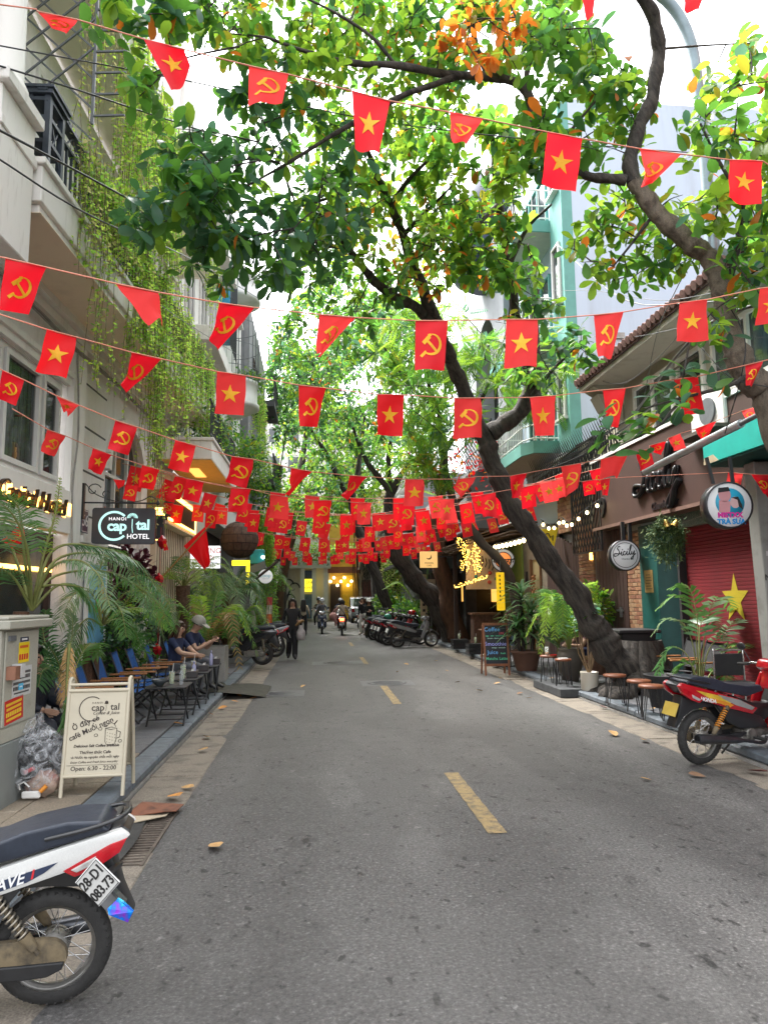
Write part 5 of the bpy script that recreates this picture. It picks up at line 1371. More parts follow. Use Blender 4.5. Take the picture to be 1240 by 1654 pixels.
street_tree('forked_tree','slim forked tree rising behind the rows of flags in the middle',(4.4,36,.1),
            [Vector((4.3,36,0))]+A([(618,960,36),(596,900,36),(578,855,36),(568,812,36)]),[.3,.27,.25,.22,.19],
            [(A([(568,812,36),(550,781,36),(526,731,35.5),(502,694,35)]),[.16,.14,.11,.07]),(A([(568,812,36),(577,765,36),(584,711,36),(589,670,35)]),[.16,.14,.11,.07])],
            [((430,600,650,800),33,38,340,.28,FARG),((450,450,630,640),30,36,260,.28,FARG),((470,380,560,480),30,34,26,.3,FARG)],M_bark,seed=51)
street_tree('yellow_green_tree','bright yellow green tree filling the far end of the street',(-2.2,46,.1),
            [Vector((-2.4,46,0)),Vector((-2.2,46,3)),Vector((-1.4,46,6)),Vector((-.3,46,9))],[.3,.27,.22,.15],
            [([Vector((-1.4,46,6)),Vector((.5,45,8)),Vector((2.5,45,9.5))],[.15,.1,.06])],
            [((430,660,660,850),42,48,520,.34,[.3,2.5,6,1.6,.2,0]),((430,540,580,720),40,46,240,.34,FARG)],M_barkb,seed=61)
street_tree('bushy_far_tree','rounded green tree past the flags at the left end of the street',(-2.4,34,.1),
            [Vector((-2.4,34,0)),Vector((-2.2,34,4)),Vector((-1.7,33.5,8))],[.25,.2,.12],[],
            [((425,470,530,730),30,36,320,.28,[4,3,1,.1,.1,1]),((440,760,560,870),38,44,110,.36,[1,4,3,.3,.2,0])],M_bark,seed=71)
street_tree('tall_far_tree','tall dark green tree closing the view at the far right of the street',(4.6,53,.1),[Vector((4.6,53,0)),Vector((4.2,53,5)),Vector((3.2,53,11)),Vector((2.4,53,17))],[.4,.34,.26,.12],[([Vector((4.2,53,6)),Vector((2,53,11)),Vector((.4,53,14))],[.2,.14,.06])],
            [((540,470,740,700),49,54,420,.5,[4,4,1,.1,.1,1.5]),((520,640,720,850),49,54,360,.46,[2,4,3,.3,.1,1])],M_bark,seed=81)
street_tree('tall_far_tree','tall leafy tree closing the view at the far left of the street',(-2.6,52,.1),[Vector((-2.6,52,0)),Vector((-2.2,52,5)),Vector((-1.2,52,11)),Vector((-.6,52,16))],[.4,.34,.26,.12],[],
            [((425,520,580,700),49,53,320,.48,[4,4,1,.1,.1,1.5]),((440,640,600,850),49,53,330,.46,[1,4,4,.6,.1,.5])],M_bark,seed=83)
# feathery flame tree with the smooth curved trunk
PINN=([],[])
for k in range(11):
    for s_ in (-1,1):
        t=.12+.08*k; l=.2*math.sin(PI*(.15+.8*k/11)); b=len(PINN[0])
        PINN[0].extend([(0,t,-.15*t*t),(s_*l*.55,t+.012-.03,-.15*t*t-.01),(s_*l,t+.06,-.15*t*t-.05),(s_*l*.5,t+.055,-.15*t*t)]); PINN[1].append((b,b+1,b+2,b+3))
b=len(PINN[0]); PINN[0].extend([(-.006,0,0),(.006,0,0),(0,1.0,-.15)]); PINN[1].append((b,b+1,b+2))
te=thing('feathery_tree','tree with smooth curved dark trunk and feathery leaves by the cheese sign','tree',(5.3,19,.1))
mb=MB(); nd=limb(mb,[Vector((5.32,19,0))]+A([(836,1005),(832,965),(820,925),(797,895),(768,866),(738,822),(723,780),(716,725),(708,665)],19),[.14,.13,.125,.125,.125,.125,.12,.11,.09,.06],12,9); mb.build('trunk',mat('smooth_bark',(.05,.04,.033),.7,var=.3,scale=4,bump=.2),te,local=False)
mb=MB()
for pts,r_ in (([(716,730,19),(745,690,18.5),(780,640,18),(800,590,17.5)],[.08,.06,.05,.03]),([(708,665,19),(690,610,18.5),(700,550,18)],[.06,.05,.03]),([(723,780,19),(690,760,18.6),(665,740,18.2)],[.06,.04,.02]),([(708,665,19),(660,620,18.4),(620,560,18)],[.05,.04,.02])): nd += limb(mb,A(pts),r_,7,int(pts[0][1]))
mb.build('branch',M_bark,te,local=False)
tw=MB(); T,MI=rosettes([((590,480,790,640),16,19,110,.55,[0,4,4,.4,0,1]),((640,640,790,760),16.5,19,60,.55,[0,4,4,.4,0,1]),((780,540,960,680),15.5,18,60,.5,[0,3,5,.3,0,0]),((640,700,760,790),17,19,30,.5,[0,3,3,.3,.3,0])],nd,tw,random.Random(5),per=(5,8),maxd=4)
tw.build('twigs',M_bark,te,local=False)['kind']='stuff'
leaf_mesh('crown',T,LG,PINN,MI,te,local=False)
# red blossom spray on the feathery tree
T=[]
for k in range(320): T.append((at(rnd.uniform(655,800),rnd.gauss(748,22),rnd.uniform(20,22)),*rframe(Vector((rnd.gauss(0,1),rnd.gauss(0,1),rnd.gauss(0,1)))),rnd.uniform(.1,.2)))
bz=thing('red_blossoms','mass of red blossoms under the feathery leaves above the bark roof','blossoms',at(720,760,21))
leaf_mesh('petals',T,[mat('red_petal',(.55,.01,.01),.6,var=.3,trans=.4),LG[4]],LTs,[0 if rnd.random()<.85 else 1 for _ in T],bz,local=False)
# banyan with hanging roots
by=thing('banyan_tree','dark banyan with curtains of hanging roots at the far right','tree',(4.7,47,.1)); mb=MB()
limb(mb,[Vector((4.8,47,0)),Vector((4.5,47,2.5)),Vector((3.6,47,5)),Vector((2.6,46.5,7.5))],[.7,.5,.42,.3],12,1); limb(mb,[Vector((5.1,46,0)),Vector((5.0,46,3)),Vector((4.4,46,6))],[.5,.36,.2],10,2)
mb.build('trunk',M_bark,by,local=False); mb=MB()
for k in range(130):
    x,y=rg.uniform(2.4,5.4),rg.uniform(44.5,48.5); z0=rg.uniform(4.5,6.5); z1=rg.uniform(.4,3.2)
    mb.tube([(x,y,z0),(x+rg.uniform(-.1,.1),y,(z0+z1)/2),(x+rg.uniform(-.2,.2),y,z1)],[.03,.022,.008],4,cap=False)
mb.build('hanging_roots',M_bark,by,local=False)['kind']='stuff'
tw=MB(); T,MI=rosettes([((600,860,700,930),44,48,60,.4,FARG)],[(Vector((3.6,47,5)),.1)],tw,rg,maxd=5); leaf_mesh('crown',T,LG,LTs,MI,by,local=False)

# ------------------------------------------------------------------ creepers, bushes
VG=[leafmat('vine_lime',(.36,.48,.07),.58),leafmat('vine_green',(.18,.34,.05),.58),leafmat('vine_dry',(.42,.38,.17),.4)]
def creeper(name,label,root,strands,leafsz,pal,dens=26,group=None,kindname='vine'):
    """strands: list of (top point, length)"""
    t=thing(name,label,kindname,root,group); st=MB(); T,MI=[],[]
    for p,l in strands:
        n=max(3,int(l/.18)); pts=[Vector(p)]; x=Vector(p); sx,sy=rnd.uniform(-.08,.08),rnd.uniform(-.05,.05)
        for k in range(n):
            x=x+Vector((sx*.18+rnd.uniform(-.02,.02),sy*.18+rnd.uniform(-.015,.015),-l/n)); pts.append(x)
        st.tube(pts,.004,3,cap=False)
        for k in range(int(l*dens)):
            u=rnd.uniform(0,.999)*n; i=int(u); q=pts[i].lerp(pts[i+1],u-i)
            d=Vector((rnd.gauss(0,1),rnd.gauss(0,1),rnd.gauss(-.3,.6)))
            T.append((q,*rframe(d),leafsz*rnd.uniform(.6,1.3))); MI.append(rnd.choices((0,1,2),pal)[0])
    st.build('stems',mat('vine_stem',(.2,.17,.09),.8,var=.3),t,local=False)['kind']='stuff'
    leaf_mesh('leaves',T,VG,LTs,MI,t,local=False)
    return t
HM=hot.matrix_basis
def HP(x,y,z): return HM @ Vector((x,y,z))
def hv(u0,u1,n,z,l0,l1,x=.92):
    cs=[(rnd.uniform(u0,u1),rnd.uniform(.35,1)) for _ in range(max(2,n // 7))]; o=[]
    for _ in range(n):
        c,f=rnd.choice(cs); o.append((HP(x+rnd.uniform(-.14,.1),min(u1,max(u0,rnd.gauss(c,.13))),z+rnd.uniform(-.15,.1)),l0+(l1-l0)*f*rnd.uniform(.6,1)))
    return o
creeper('hanging_vine','thick yellow green vine curtain spilling over the middle of the hotel balcony',HP(.9,4.5,6.9),hv(2.6,6.2,95,6.85,.9,2.3)+hv(3.0,5.6,30,6.8,2.2,3.3),.06,(5,4,1),34)
creeper('hanging_vine','wispy vine strands at the near end of the hotel balcony below the iron post',HP(.9,.9,6.6),hv(.4,2.7,90,6.9,.6,1.7)+hv(.8,2.4,16,5.95,.9,1.9),.055,(5,3,2),24)
creeper('hanging_vine','long thin vine strands trailing from balcony to hotel sign level',HP(.9,5,5.7),hv(3.6,6.4,16,5.7,1.9,3.2,.86),.05,(3,4,2),22)
creeper('hanging_vine','dense green vine over the far end of the hotel balcony',HP(.9,7.4,6.9),hv(6.2,8.5,62,6.85,.9,2.2),.06,(3,5,1),34)
creeper('hanging_vine','tall vine curtain falling from the upper hotel balcony beside the lattice',HP(.95,2,9.2),hv(1.5,4.6,130,9.4,1.0,3.4,1.02),.06,(5,4,1),34)
creeper('hanging_vine','single dry vine strands trailing from the upper balcony edge',HP(.95,1.2,9.2),hv(.3,2.0,22,9.2,.9,2.8,.95),.05,(2,2,5),20)
creeper('hanging_vine','vine on the far half of the upper hotel balcony',HP(.95,6,9.2),hv(4.4,8.4,55,9.35,.6,2.0,1.0),.06,(4,4,1),30)
def bush(name,label,c,sx,sy,sz,n,leafsz,pal,cat='shrub',tmpl=LTs,mats=None,stems=6,group=None,down=0):
    t=thing(name,label,cat,(c[0],c[1],c[2]),group); T,MI=[],[]
    for k in range(n):
        d=Vector((rnd.gauss(0,1),rnd.gauss(0,1),rnd.gauss(0,1))).normalized(); r_=rnd.random()** .4
        f=1+.25*math.sin(d.x*5+d.z*4)+.18*math.sin(d.y*7+d.z*9)
        p=Vector((d.x*sx*r_*f,d.y*sy*r_*f,sz+d.z*sz*r_*f))
        dd_=d+Vector((rnd.gauss(0,.6),rnd.gauss(0,.6),rnd.gauss(.1,.6)-down))
        T.append((p,*rframe(dd_),leafsz*rnd.uniform(.6,1.3))); MI.append(rnd.choices(range(len(pal)),pal)[0])
    if stems:
        mb=MB()
        for k in range(stems): mb.tube([(rnd.uniform(-.06,.06),rnd.uniform(-.06,.06),0),(rnd.uniform(-.3,.3)*sx,rnd.uniform(-.3,.3)*sy,sz),(rnd.uniform(-.7,.7)*sx,rnd.uniform(-.7,.7)*sy,sz*1.6)],[.02,.014,.006],5)
        mb.build('stems',M_bark,t)
    leaf_mesh('foliage',T,mats or LG,tmpl,MI,t)
    return t
bush('balcony_plants','yellow green bushy plant tumbling over the iron railing of the hotel balcony',tuple(HP(.85,1.9,6.2)),.22,1.5,.38,1900,.065,[1,2,1],'plants',stems=0,down=.5,mats=VG)
bush('balcony_plants','bushy green plants spilling over the cafe balcony',(-2.45,16.2,4.95),.5,1.5,.5,1500,.1,[2,5,3,.3,0,1],'plants',stems=0,down=.3)
bush('balcony_plants','large mass of bright leaves on the balcony left behind the lowest flags',(-2.2,21.5,4.6),.75,1.7,1.1,3200,.13,[2,5,4,.4,.05,1],'plants',stems=0,down=.3)
creeper('hanging_vine','bright green vine column hanging left of the round Loop sign',(-1.5,22.2,4.2),[((-1.6+rnd.uniform(-.25,.3),22.2+rnd.uniform(-.3,.3),4.3+rnd.uniform(-.2,.2)),rnd.uniform(2.2,4.0)) for _ in range(46)],.1,(4,6,0),34)
bush('balcony_plants','green plants growing along the round balconies',(-2.3,24.4,8.9),.7,.9,.35,700,.13,[2,5,3,.3,0,1],'plants',stems=0,down=.5)
creeper('hanging_vine','vines trailing down from the round balcony',(-2.1,25.2,8.9),[((-2.0+rnd.uniform(-.2,.15),25.3+rnd.uniform(-1,.6),8.9),rnd.uniform(1.0,3.0)) for _ in range(34)],.1,(3,5,1),24)
bush('climber','pale green climber covering the canopy of the far corner shop',(.6,55.5,4.5),4.3,.6,.75,2600,.2,[0,2,6,0,0,2],'climber',stems=0)
bush('climber','leafy climber hanging on the dark house far left',(-2.0,30,4.6),.8,1.6,1.6,1800,.16,[2,5,3,.3,0,1],'climber',stems=0,down=.3)
bush('shrub_bank','bank of bright green shrubs behind the parked motorbikes',(4.3,33.5,.1),.8,2.2,.75,2400,.2,[2,6,3,.1,0,2],'shrub')
bush('shrub_bank','round light green shrub left of the dark leaning trunk',(4.0,40.5,.1),.9,1.6,1.1,1300,.24,[1,5,5,.1,0,1],'shrub')
bush('shrub','small green shrub with white blooms behind the walking woman in black',(-1.9,26.5,.1),.5,.9,.6,800,.12,[2,6,3,0,0,1],'shrub')
bush('hedge_plants','leafy plants lining the left pavement past the painted pole',(-2.2,30.5,.1),.6,2.4,.85,1800,.17,[2,6,2,0,0,1],'shrub')
creeper('hanging_vine','yellowish roots and vines beside the banyan',(3.7,42,4.6),[((4.2+rnd.uniform(-.5,.5),40+rnd.uniform(-1,1),4.3+rnd.uniform(-.4,.4)),rnd.uniform(1.5,3.4)) for _ in range(40)],.12,(3,3,4),16)
# ================================================================== PALMS AND POTTED PLANTS
PG=[leafmat('palm_dark',(.055,.14,.045),.3,.3),leafmat('palm_green',(.08,.19,.04),.35,.4),leafmat('palm_lime',(.19,.31,.04),.4,.4),leafmat('palm_grey',(.16,.25,.13),.3,.25),leafmat('palm_dry',(.25,.17,.06),.3,.6)]
M_rach=mat('palm_rachis',(.19,.21,.06),.6,var=.25)
def frond(parent,pts,lmax,n,m,w=.018,hang=.5,start=.18,r0=.012,name='frond',rs=1,rachis=None):
    """feather leaf: midrib through pts (world), leaflets both sides"""
    P=catmull(pts,6); N_=len(P); mb=MB(); mb.mi(0).tube(P,[r0*(1-.85*i/(N_-1)) for i in range(N_)],5,cap=False)
    mb.mi(1)
    for k in range(n):
        u=start+(1-start)*(k+rnd.uniform(0,.6))/n; f=min(u,.999)*(N_-1); i=int(f); p=P[i].lerp(P[i+1],f-i)
        t=(P[i+1]-P[i]).normalized(); side=t.cross(Vector((0,0,1)))
        side=side.normalized() if side.length>1e-3 else Vector((1,0,0))
        l=lmax*(math.sin(PI*(.12+.82*u))** .7)*rnd.uniform(.85,1.1)
        for s_ in (-1,1):
            d=(side*s_+t*rnd.uniform(.5,.8)+Vector((0,0,rnd.uniform(-.1,.25)))).normalized()
            q1=p+d*l*.5+Vector((0,0,-hang*l*.15)); q2=p+d*l*.95+Vector((0,0,-hang*l*.6))
            wv=d.cross(side).normalized()*0+t*w
            mb.add([p-wv*.4,p+wv*.4,q1+wv,q1-wv,q2],[(0,1,2,3),(3,2,4)],True)
    return mb.build(name,[rachis or M_rach,m],parent,local=False)
def arc(b,d,l,up,droop):
    """midrib points: leave b along d (horizontal dir) rising then drooping"""
    d=Vector(d).normalized()
    return [b,b+d*l*.3+Vector((0,0,up*.7)),b+d*l*.65+Vector((0,0,up)),b+d*l+Vector((0,0,up-droop))]
def potted_palm(name,label,base,n,l,up,droop,lmax,nl,mats_,hang=.5,cat='palm',w=.018,stemr=.0,seed=1,group=None,rise=.5,spread=1.0):
    t=thing(name,label,cat,base,group); g=random.Random(seed)
    b=Vector(base)
    for k in range(n):
        a=2*PI*k/n+g.uniform(-.3,.3); s_=g.uniform(.65,1.1)
        st=b+Vector((math.cos(a)*.05,math.sin(a)*.05,rise*g.uniform(.3,1)))
        pts=[b+Vector((math.cos(a)*.02,math.sin(a)*.02,0))]+arc(st,(math.cos(a),math.sin(a),0),l*s_*spread,up*g.uniform(.6,1.25),droop*g.uniform(.6,1.3))
        frond(t,pts,lmax*g.uniform(.8,1.1),nl,PG[g.choice(mats_)],w,hang,start=.3)
    return t
# big date palm behind the cabinet: fronds follow the arches seen from the street
M_pot=mat('clay_pot',(.14,.07,.045),.7,var=.25,scale=5)
p1=thing('date_palm','tall date palm with arching fronds growing behind the grey cabinet','palm',(-2.75,6.95,.12))
MB().tube([(0,0,0),(0,0,.8),(.02,0,1.45)],[.12,.1,.07],10).build('trunk',M_barkb,p1)
def B1(px,py,Y): return at(px,py,Y)
base=at(52,985,6.95)
FR=[([(52,985,6.95),(70,900,6.9),(90,830,6.9),(98,770,6.9)],.2,24,2),([(52,985,6.95),(85,890,7.1),(150,882,7.3),(215,905,7.5),(262,960,7.7)],.3,62,0),([(52,985,6.95),(90,905,7.3),(160,895,7.8),(215,925,8.2),(240,985,8.6)],.3,60,3),
      ([(52,985,6.95),(80,920,6.8),(125,905,6.7),(160,930,6.6),(180,985,6.5)],.27,52,3),([(52,985,6.95),(40,900,6.6),(30,820,6.4),(-5,790,6.2)],.34,44,1),([(52,985,6.95),(25,900,6.9),(0,850,6.9),(-40,860,6.9)],.34,44,0),([(52,985,6.95),(45,890,6.5),(20,830,6.2),(-20,800,6.0)],.3,44,3),
      ([(52,985,6.95),(20,930,6.6),(-20,910,6.4)],.3,36,0),([(52,985,6.95),(95,945,7.1),(135,955,7.2),(165,1010,7.3)],.26,50,1),
      ([(52,985,6.95),(65,950,6.9),(110,945,6.8),(160,955,6.8)],.02,6,0),([(52,985,6.95),(90,930,7.6),(180,925,8.1),(250,970,8.5),(280,1020,8.8)],.26,60,1)]
for pts,lm,n_,k in FR: frond(p1,A(pts),lm,n_,PG[k],.0075,.7,start=.34,r0=.018)
# second palm by the doorway, lower palm behind the menu board, hanging frond
p2_=thing('date_palm','bushy palm with drooping fronds in front of the hotel doorway','palm',(-2.9,9.6,.12))
MB().tube([(0,0,0),(.02,0,1.0)],[.14,.09],10).build('trunk',M_barkb,p2_)
MB().lathe([(.18,0),(.24,.4),(.26,.42),(.2,.42),(.2,.38),(0,.38)],18).build('pot',M_pot,p2_)
for pts,lm,n_,k in [([(165,1010,9.6),(185,950,9.5),(230,930,9.4),(265,960,9.3),(285,1010,9.2)],.3,56,0),([(165,1010,9.6),(200,960,9.2),(235,960,9.0),(255,995,8.9),(265,1030,8.9)],.26,56,0),([(165,1010,9.6),(160,930,9.6),(180,890,9.6),(220,905,9.6)],.4,50,1),([(165,1010,9.6),(150,960,9.4),(120,960,9.2),(95,1010,9.0)],.4,50,3),
                       ([(165,1010,9.6),(190,1000,9.9),(215,1015,10.2),(230,1050,10.4)],.28,48,1),([(165,1010,9.6),(140,1000,9.3),(115,1035,9.1),(105,1080,9)],.36,44,0),([(165,1010,9.6),(175,970,8.9),(195,985,8.5),(205,1030,8.3)],.24,44,1),([(165,1010,9.6),(200,985,10.2),(240,985,10.6),(270,1015,10.8)],.26,46,2),([(165,1010,9.6),(190,990,9.6),(235,940,9.4),(258,965,9.3),(272,1010,9.2)],.28,46,2)]:
    frond(p2_,A(pts),lm,n_,PG[k],.009,.7,start=.25,r0=.014)
p3_=thing('areca_palm','small palm with upright feather leaf beside the cream menu board','palm',(-2.75,7.6,.12))
for pts,lm,n_,k in [([(110,1120,7.5),(112,1060,7.5),(118,1010,7.5),(112,985,7.5)],.26,40,3),([(110,1120,7.5),(95,1070,7.4),(75,1040,7.3),(60,1050,7.2)],.26,36,0),([(110,1120,7.5),(85,1075,7.6),(70,1020,7.7),(75,985,7.7)],.26,36,0),([(110,1120,7.5),(130,1060,7.6),(150,1040,7.7),(160,1060,7.7)],.26,36,1),([(110,1120,7.5),(95,1090,7.2),(72,1080,7.0),(62,1110,6.9)],.24,34,0),([(110,1120,7.5),(88,1100,7.9),(75,1060,8.1)],.24,34,1)]:
    frond(p3_,A(pts),lm,n_,PG[k],.011,.5,start=.2,r0=.01)
frond(p3_,A([(113,1110,6.35),(118,1150,6.3),(113,1185,6.28),(104,1220,6.3)]),.17,46,PG[1],.009,1.3,start=.05,r0=.008)
frond(p3_,A([(113,1040,7.2),(110,1075,7.1),(108,1105,7.0),(106,1130,6.95)]),.12,40,mat('dry_bark_frond',(.5,.3,.12),.8,var=.4),.008,1.5,start=.02,r0=.02)
MB().lathe([(.2,0),(.25,.38),(.27,.4),(.2,.4),(.2,.36),(0,.36)],18).build('pot',M_conc2,p3_)
# concrete planter with pygmy palms
pt=thing('concrete_planter','grey concrete planter box at the end of the table row','planter',(-2.12,14.3,.12))
mb=MB(); mb.box(-.38,.38,-.3,-.25,0,.66); mb.box(-.38,.38,.25,.3,0,.66); mb.box(-.38,-.33,-.25,.25,0,.66); mb.box(.33,.38,-.25,.25,0,.66); mb.build('box',M_conc2,pt,bevel=.008)
MB().box(-.33,.33,-.25,.25,.3,.6).build('soil',M_earth,pt)
potted_palm('pygmy_palm','yellowing palm growing out of the concrete planter',(-2.12,14.3,.7),13,.95,.75,.8,.3,34,(2,2,1,4),seed=4,rise=.3)
t=thing('trunk_palm','palm with shaggy brown trunk behind the seated cafe guests','palm',(-2.75,15.2,.12)); MB().tube([(0,0,0),(0,0,1.0),(-.02,0,1.85)],[.13,.12,.15],10).build('trunk',mat('shaggy_bark',(.1,.06,.04),.95,var=.5,scale=20,bump=.8),t)
g=random.Random(6)
for k in range(15):
    a=k*2.4; frond(t,arc(Vector((-2.77,15.2,1.95)),(math.cos(a),math.sin(a),0),g.uniform(.8,1.3),g.uniform(.2,.7),g.uniform(.3,.9)),.26,34,PG[g.choice((0,1,2))],.011,.4,start=.25)
t=thing('fan_palm','grey green drooping palm in front of the folded awning','palm',(-2.3,18.3,.12)); MB().tube([(0,0,0),(0,0,1.7)],[.12,.1],10).build('trunk',M_barkb,t)
for k in range(18):
    a=k*2.4; frond(t,arc(Vector((-2.3,18.3,1.75)),(math.cos(a),math.sin(a),0),g.uniform(.8,1.35),g.uniform(.1,.6),g.uniform(.5,1.2)),.4,34,PG[g.choice((3,3,0))],.016,.9,start=.2)
t=thing('red_trunk_palm','palm with reddish trunk and green crown by the round Loop sign','palm',(-1.85,22.6,.12)); MB().tube([(0,0,0),(.05,0,1.2),(.12,0,2.0)],[.1,.12,.12],10).build('trunk',mat('red_bark',(.14,.05,.035),.9,var=.4,scale=14,bump=.6),t)
for k in range(16):
    a=k*2.4; frond(t,arc(Vector((-1.73,22.6,2.1)),(math.cos(a),math.sin(a),0),g.uniform(.7,1.2),g.uniform(.2,.7),g.uniform(.3,.9)),.32,30,PG[g.choice((1,1,2))],.016,.5,start=.2)
potted_palm('pavement_palm','low green palm arching over the black scooter on the left',(-2.1,17.6,.5),10,1.0,.6,.6,.3,32,(1,1,2),seed=14,rise=.4)
# dark doorway plants with red leaves
bush('doorway_plant','dark red leaved plant in the hotel doorway',(-3.05,12.2,1.5),.35,.5,.5,700,.16,[1,0],'plant',mats=[mat('cordyline_red',(.09,.012,.025),.6,var=.4),PG[0]])
bush('doorway_plant','small leaved dark green bush filling the hotel doorway',(-3.0,11.8,.3),.45,.9,.8,1500,.1,[5,2,.5,0,0,1],'plant',down=.2)
bush('twiggy_plant','twiggy plant against the white pilaster behind the blue chairs',(-3.0,13.6,.3),.4,.4,.8,260,.07,[4,2,0,0,0,0],'plant',stems=22)

# right pavement: pots
def lathe_pot(name,label,c,prof,m,cat='pot'):
    t=thing(name,label,cat,c); MB().lathe(prof,28).build('pot',m,t); return t
big=gr(850,1083,.12)
tp=lathe_pot('terracotta_tub','wide brown terracotta tub holding the drooping dracaena',big,[(.2,0),(.23,.06),(.3,.36),(.33,.375),(.33,.42),(.3,.42),(.28,.38),(0,.37)],mat('terracotta',(.13,.065,.045),.7,var=.2,scale=3,bump=.1))
dt=thing('dracaena','tall dracaena with long drooping strap leaves in the terracotta tub','plant',big+Vector((0,0,.38)))
STRAP=([(-.035,0,0),(.035,0,0),(-.06,.35,.02),(.06,.35,.02),(-.05,.7,-.1),(.05,.7,-.1),(0,1,-.38)],[(0,1,3,2),(2,3,5,4),(4,5,6)])
T=[]; mb=MB()
for c_,h in (((-.03,.05),1.3),((.1,-.1),.9),((-.14,-.05),.6),((.16,.1),.45)):
    mb.tube([(c_[0],c_[1],0),(c_[0]*1.3,c_[1],h*.6),(c_[0]*1.2-.05,c_[1],h)],[.04,.035,.03],7)
    for k in range(46):
        a=k*2.4; z=h*(.6+.45*k/46)
        T.append((Vector((c_[0]*1.2,c_[1],z)),*rframe(Vector((math.cos(a),math.sin(a),.9*k/46-.1)),rnd,rnd.uniform(-.15,.15)),rnd.uniform(.45,.72)))
mb.build('stems',M_bark,dt); leaf_mesh('strap_leaves',T,PG,STRAP,[rnd.choice((0,0,1,3)) for _ in T],dt)
potted_palm('bushy_palm','dark bushy palm against the plank gate behind the leaning trunk',(5.55,16.2,.3),16,.9,.9,.5,.34,26,(0,0,1),seed=21,rise=.5,w=.02)
potted_palm('lime_areca_palm','bright lime green areca palm in the tall brown urn',(4.62,12.9,.66),14,.75,.8,.65,.3,38,(2,2,1),seed=23,rise=.35,w=.016)
urn=lathe_pot('clay_urn','tall grey brown clay urn under the leaning trunk',(4.62,12.9,.12),[(.13,0),(.15,.03),(.22,.27),(.235,.38),(.21,.52),(.19,.56),(.21,.6),(.18,.6),(.17,.55),(0,.54)],mat('urn_clay',(.09,.075,.062),.75,var=.25,scale=4,bump=.15))
wp=lathe_pot('white_pot','cream white cylinder pot with bare stemmed plant on the right kerb',(4.46,11.55,.13),[(.125,0),(.14,.02),(.145,.29),(.148,.3),(.132,.3),(.128,.26),(0,.25)],mat('cream_glaze',(.52,.48,.41),.35,var=.06,scale=3))
st=thing('bare_stem_plant','plant of slender bare stems with a few green leaves in the white pot','plant',(4.46,11.55,.37)); mb=MB(); T=[]
for k in range(13):
    a=k*2.4; e=Vector((math.cos(a)*.2*rnd.uniform(.5,1.2),math.sin(a)*.2,rnd.uniform(.8,1.15)))
    mb.tube([(0,0,0),tuple(e*.45+Vector((math.cos(a)*.06,math.sin(a)*.06,0))),tuple(e)],[.011,.01,.007],6)
    for q in range(9): T.append((e+Vector((rnd.gauss(0,.05),rnd.gauss(0,.05),rnd.gauss(.02,.05))),*rframe(Vector((rnd.gauss(0,1),rnd.gauss(0,1),rnd.gauss(-.1,.4)))),rnd.uniform(.08,.14)))
mb.build('stems',mat('tan_stem',(.2,.13,.07),.8,var=.3),st); leaf_mesh('leaves',T,LG,LTs,[rnd.choice((0,5,1)) for _ in T],st)
# fence plant pot and the kentia palm before the shutter
bush('potted_bush','variegated bush in front of the plank fence',(5.6,14.0,1.0),.3,.3,.45,420,.14,[1,3,3,1.5,0,0],'plant'); MB().lathe([(.16,-.9),(.22,-.1),(.24,0),(.2,0),(0,-.05)],18).build('pot',M_pot,bpy.data.objects['potted_bush'])
kp=thing('black_planter','tall tapered black planter against the green door','planter',(5.35,11.9,.12)); mb=MB()
mb.add([(-.22,-.26,0),(.22,-.26,0),(.22,.26,0),(-.22,.26,0),(-.3,-.34,.92),(.3,-.34,.92),(.3,.34,.92),(-.3,.34,.92)],[(0,3,2,1),(4,5,6,7),(0,1,5,4),(1,2,6,5),(2,3,7,6),(3,0,4,7)]); mb.box(-.36,.36,-.4,.4,.921,.98); mb.build('planter_box',mat('black_fibre',(.014,.014,.016),.5,var=.2),kp,bevel=.01)
kt=thing('kentia_palm','palm with broad glossy leaflets in front of the red shutter star','palm',(4.85,9.75,.12)); MB().lathe([(.2,0),(.27,.42),(.29,.44),(.24,.44),(.22,.4),(0,.38)],20).build('pot',M_char,kt)
KF=[([(1130,1150),(1125,1050),(1118,985),(1090,962),(1058,985)],1),([(1130,1150),(1122,1060),(1105,1010),(1075,1000),(1052,1025)],3),([(1130,1150),(1135,1050),(1145,985),(1165,965),(1190,990)],1),([(1130,1150),(1140,1060),(1165,1025),(1195,1000),(1225,1015)],3),([(1130,1150),(1150,1080),(1180,1040),(1205,1050),(1220,1080)],1),
      ([(1130,1150),(1115,1070),(1090,1045),(1070,1060),(1060,1095)],0),([(1130,1150),(1130,1060),(1130,1010),(1145,1000),(1170,1030)],0),([(1130,1150),(1120,1080),(1100,1075),(1080,1100)],1),([(1130,1150),(1145,1090),(1165,1085),(1180,1110)],1),([(1130,1150),(1128,1040),(1120,970),(1105,945),(1080,950)],1)]
for i,(pts,k) in enumerate(KF): frond(kt,A([(x,y,9.75-.06*i+.1*j) for j,(x,y) in enumerate(pts)]),.3,16,PG[k],.026,.4,start=.38,r0=.012)
ban=thing('banana_plant','banana plant with broad torn leaves beside the dark leaning trunk','plant',(4.6,30.5,.1))
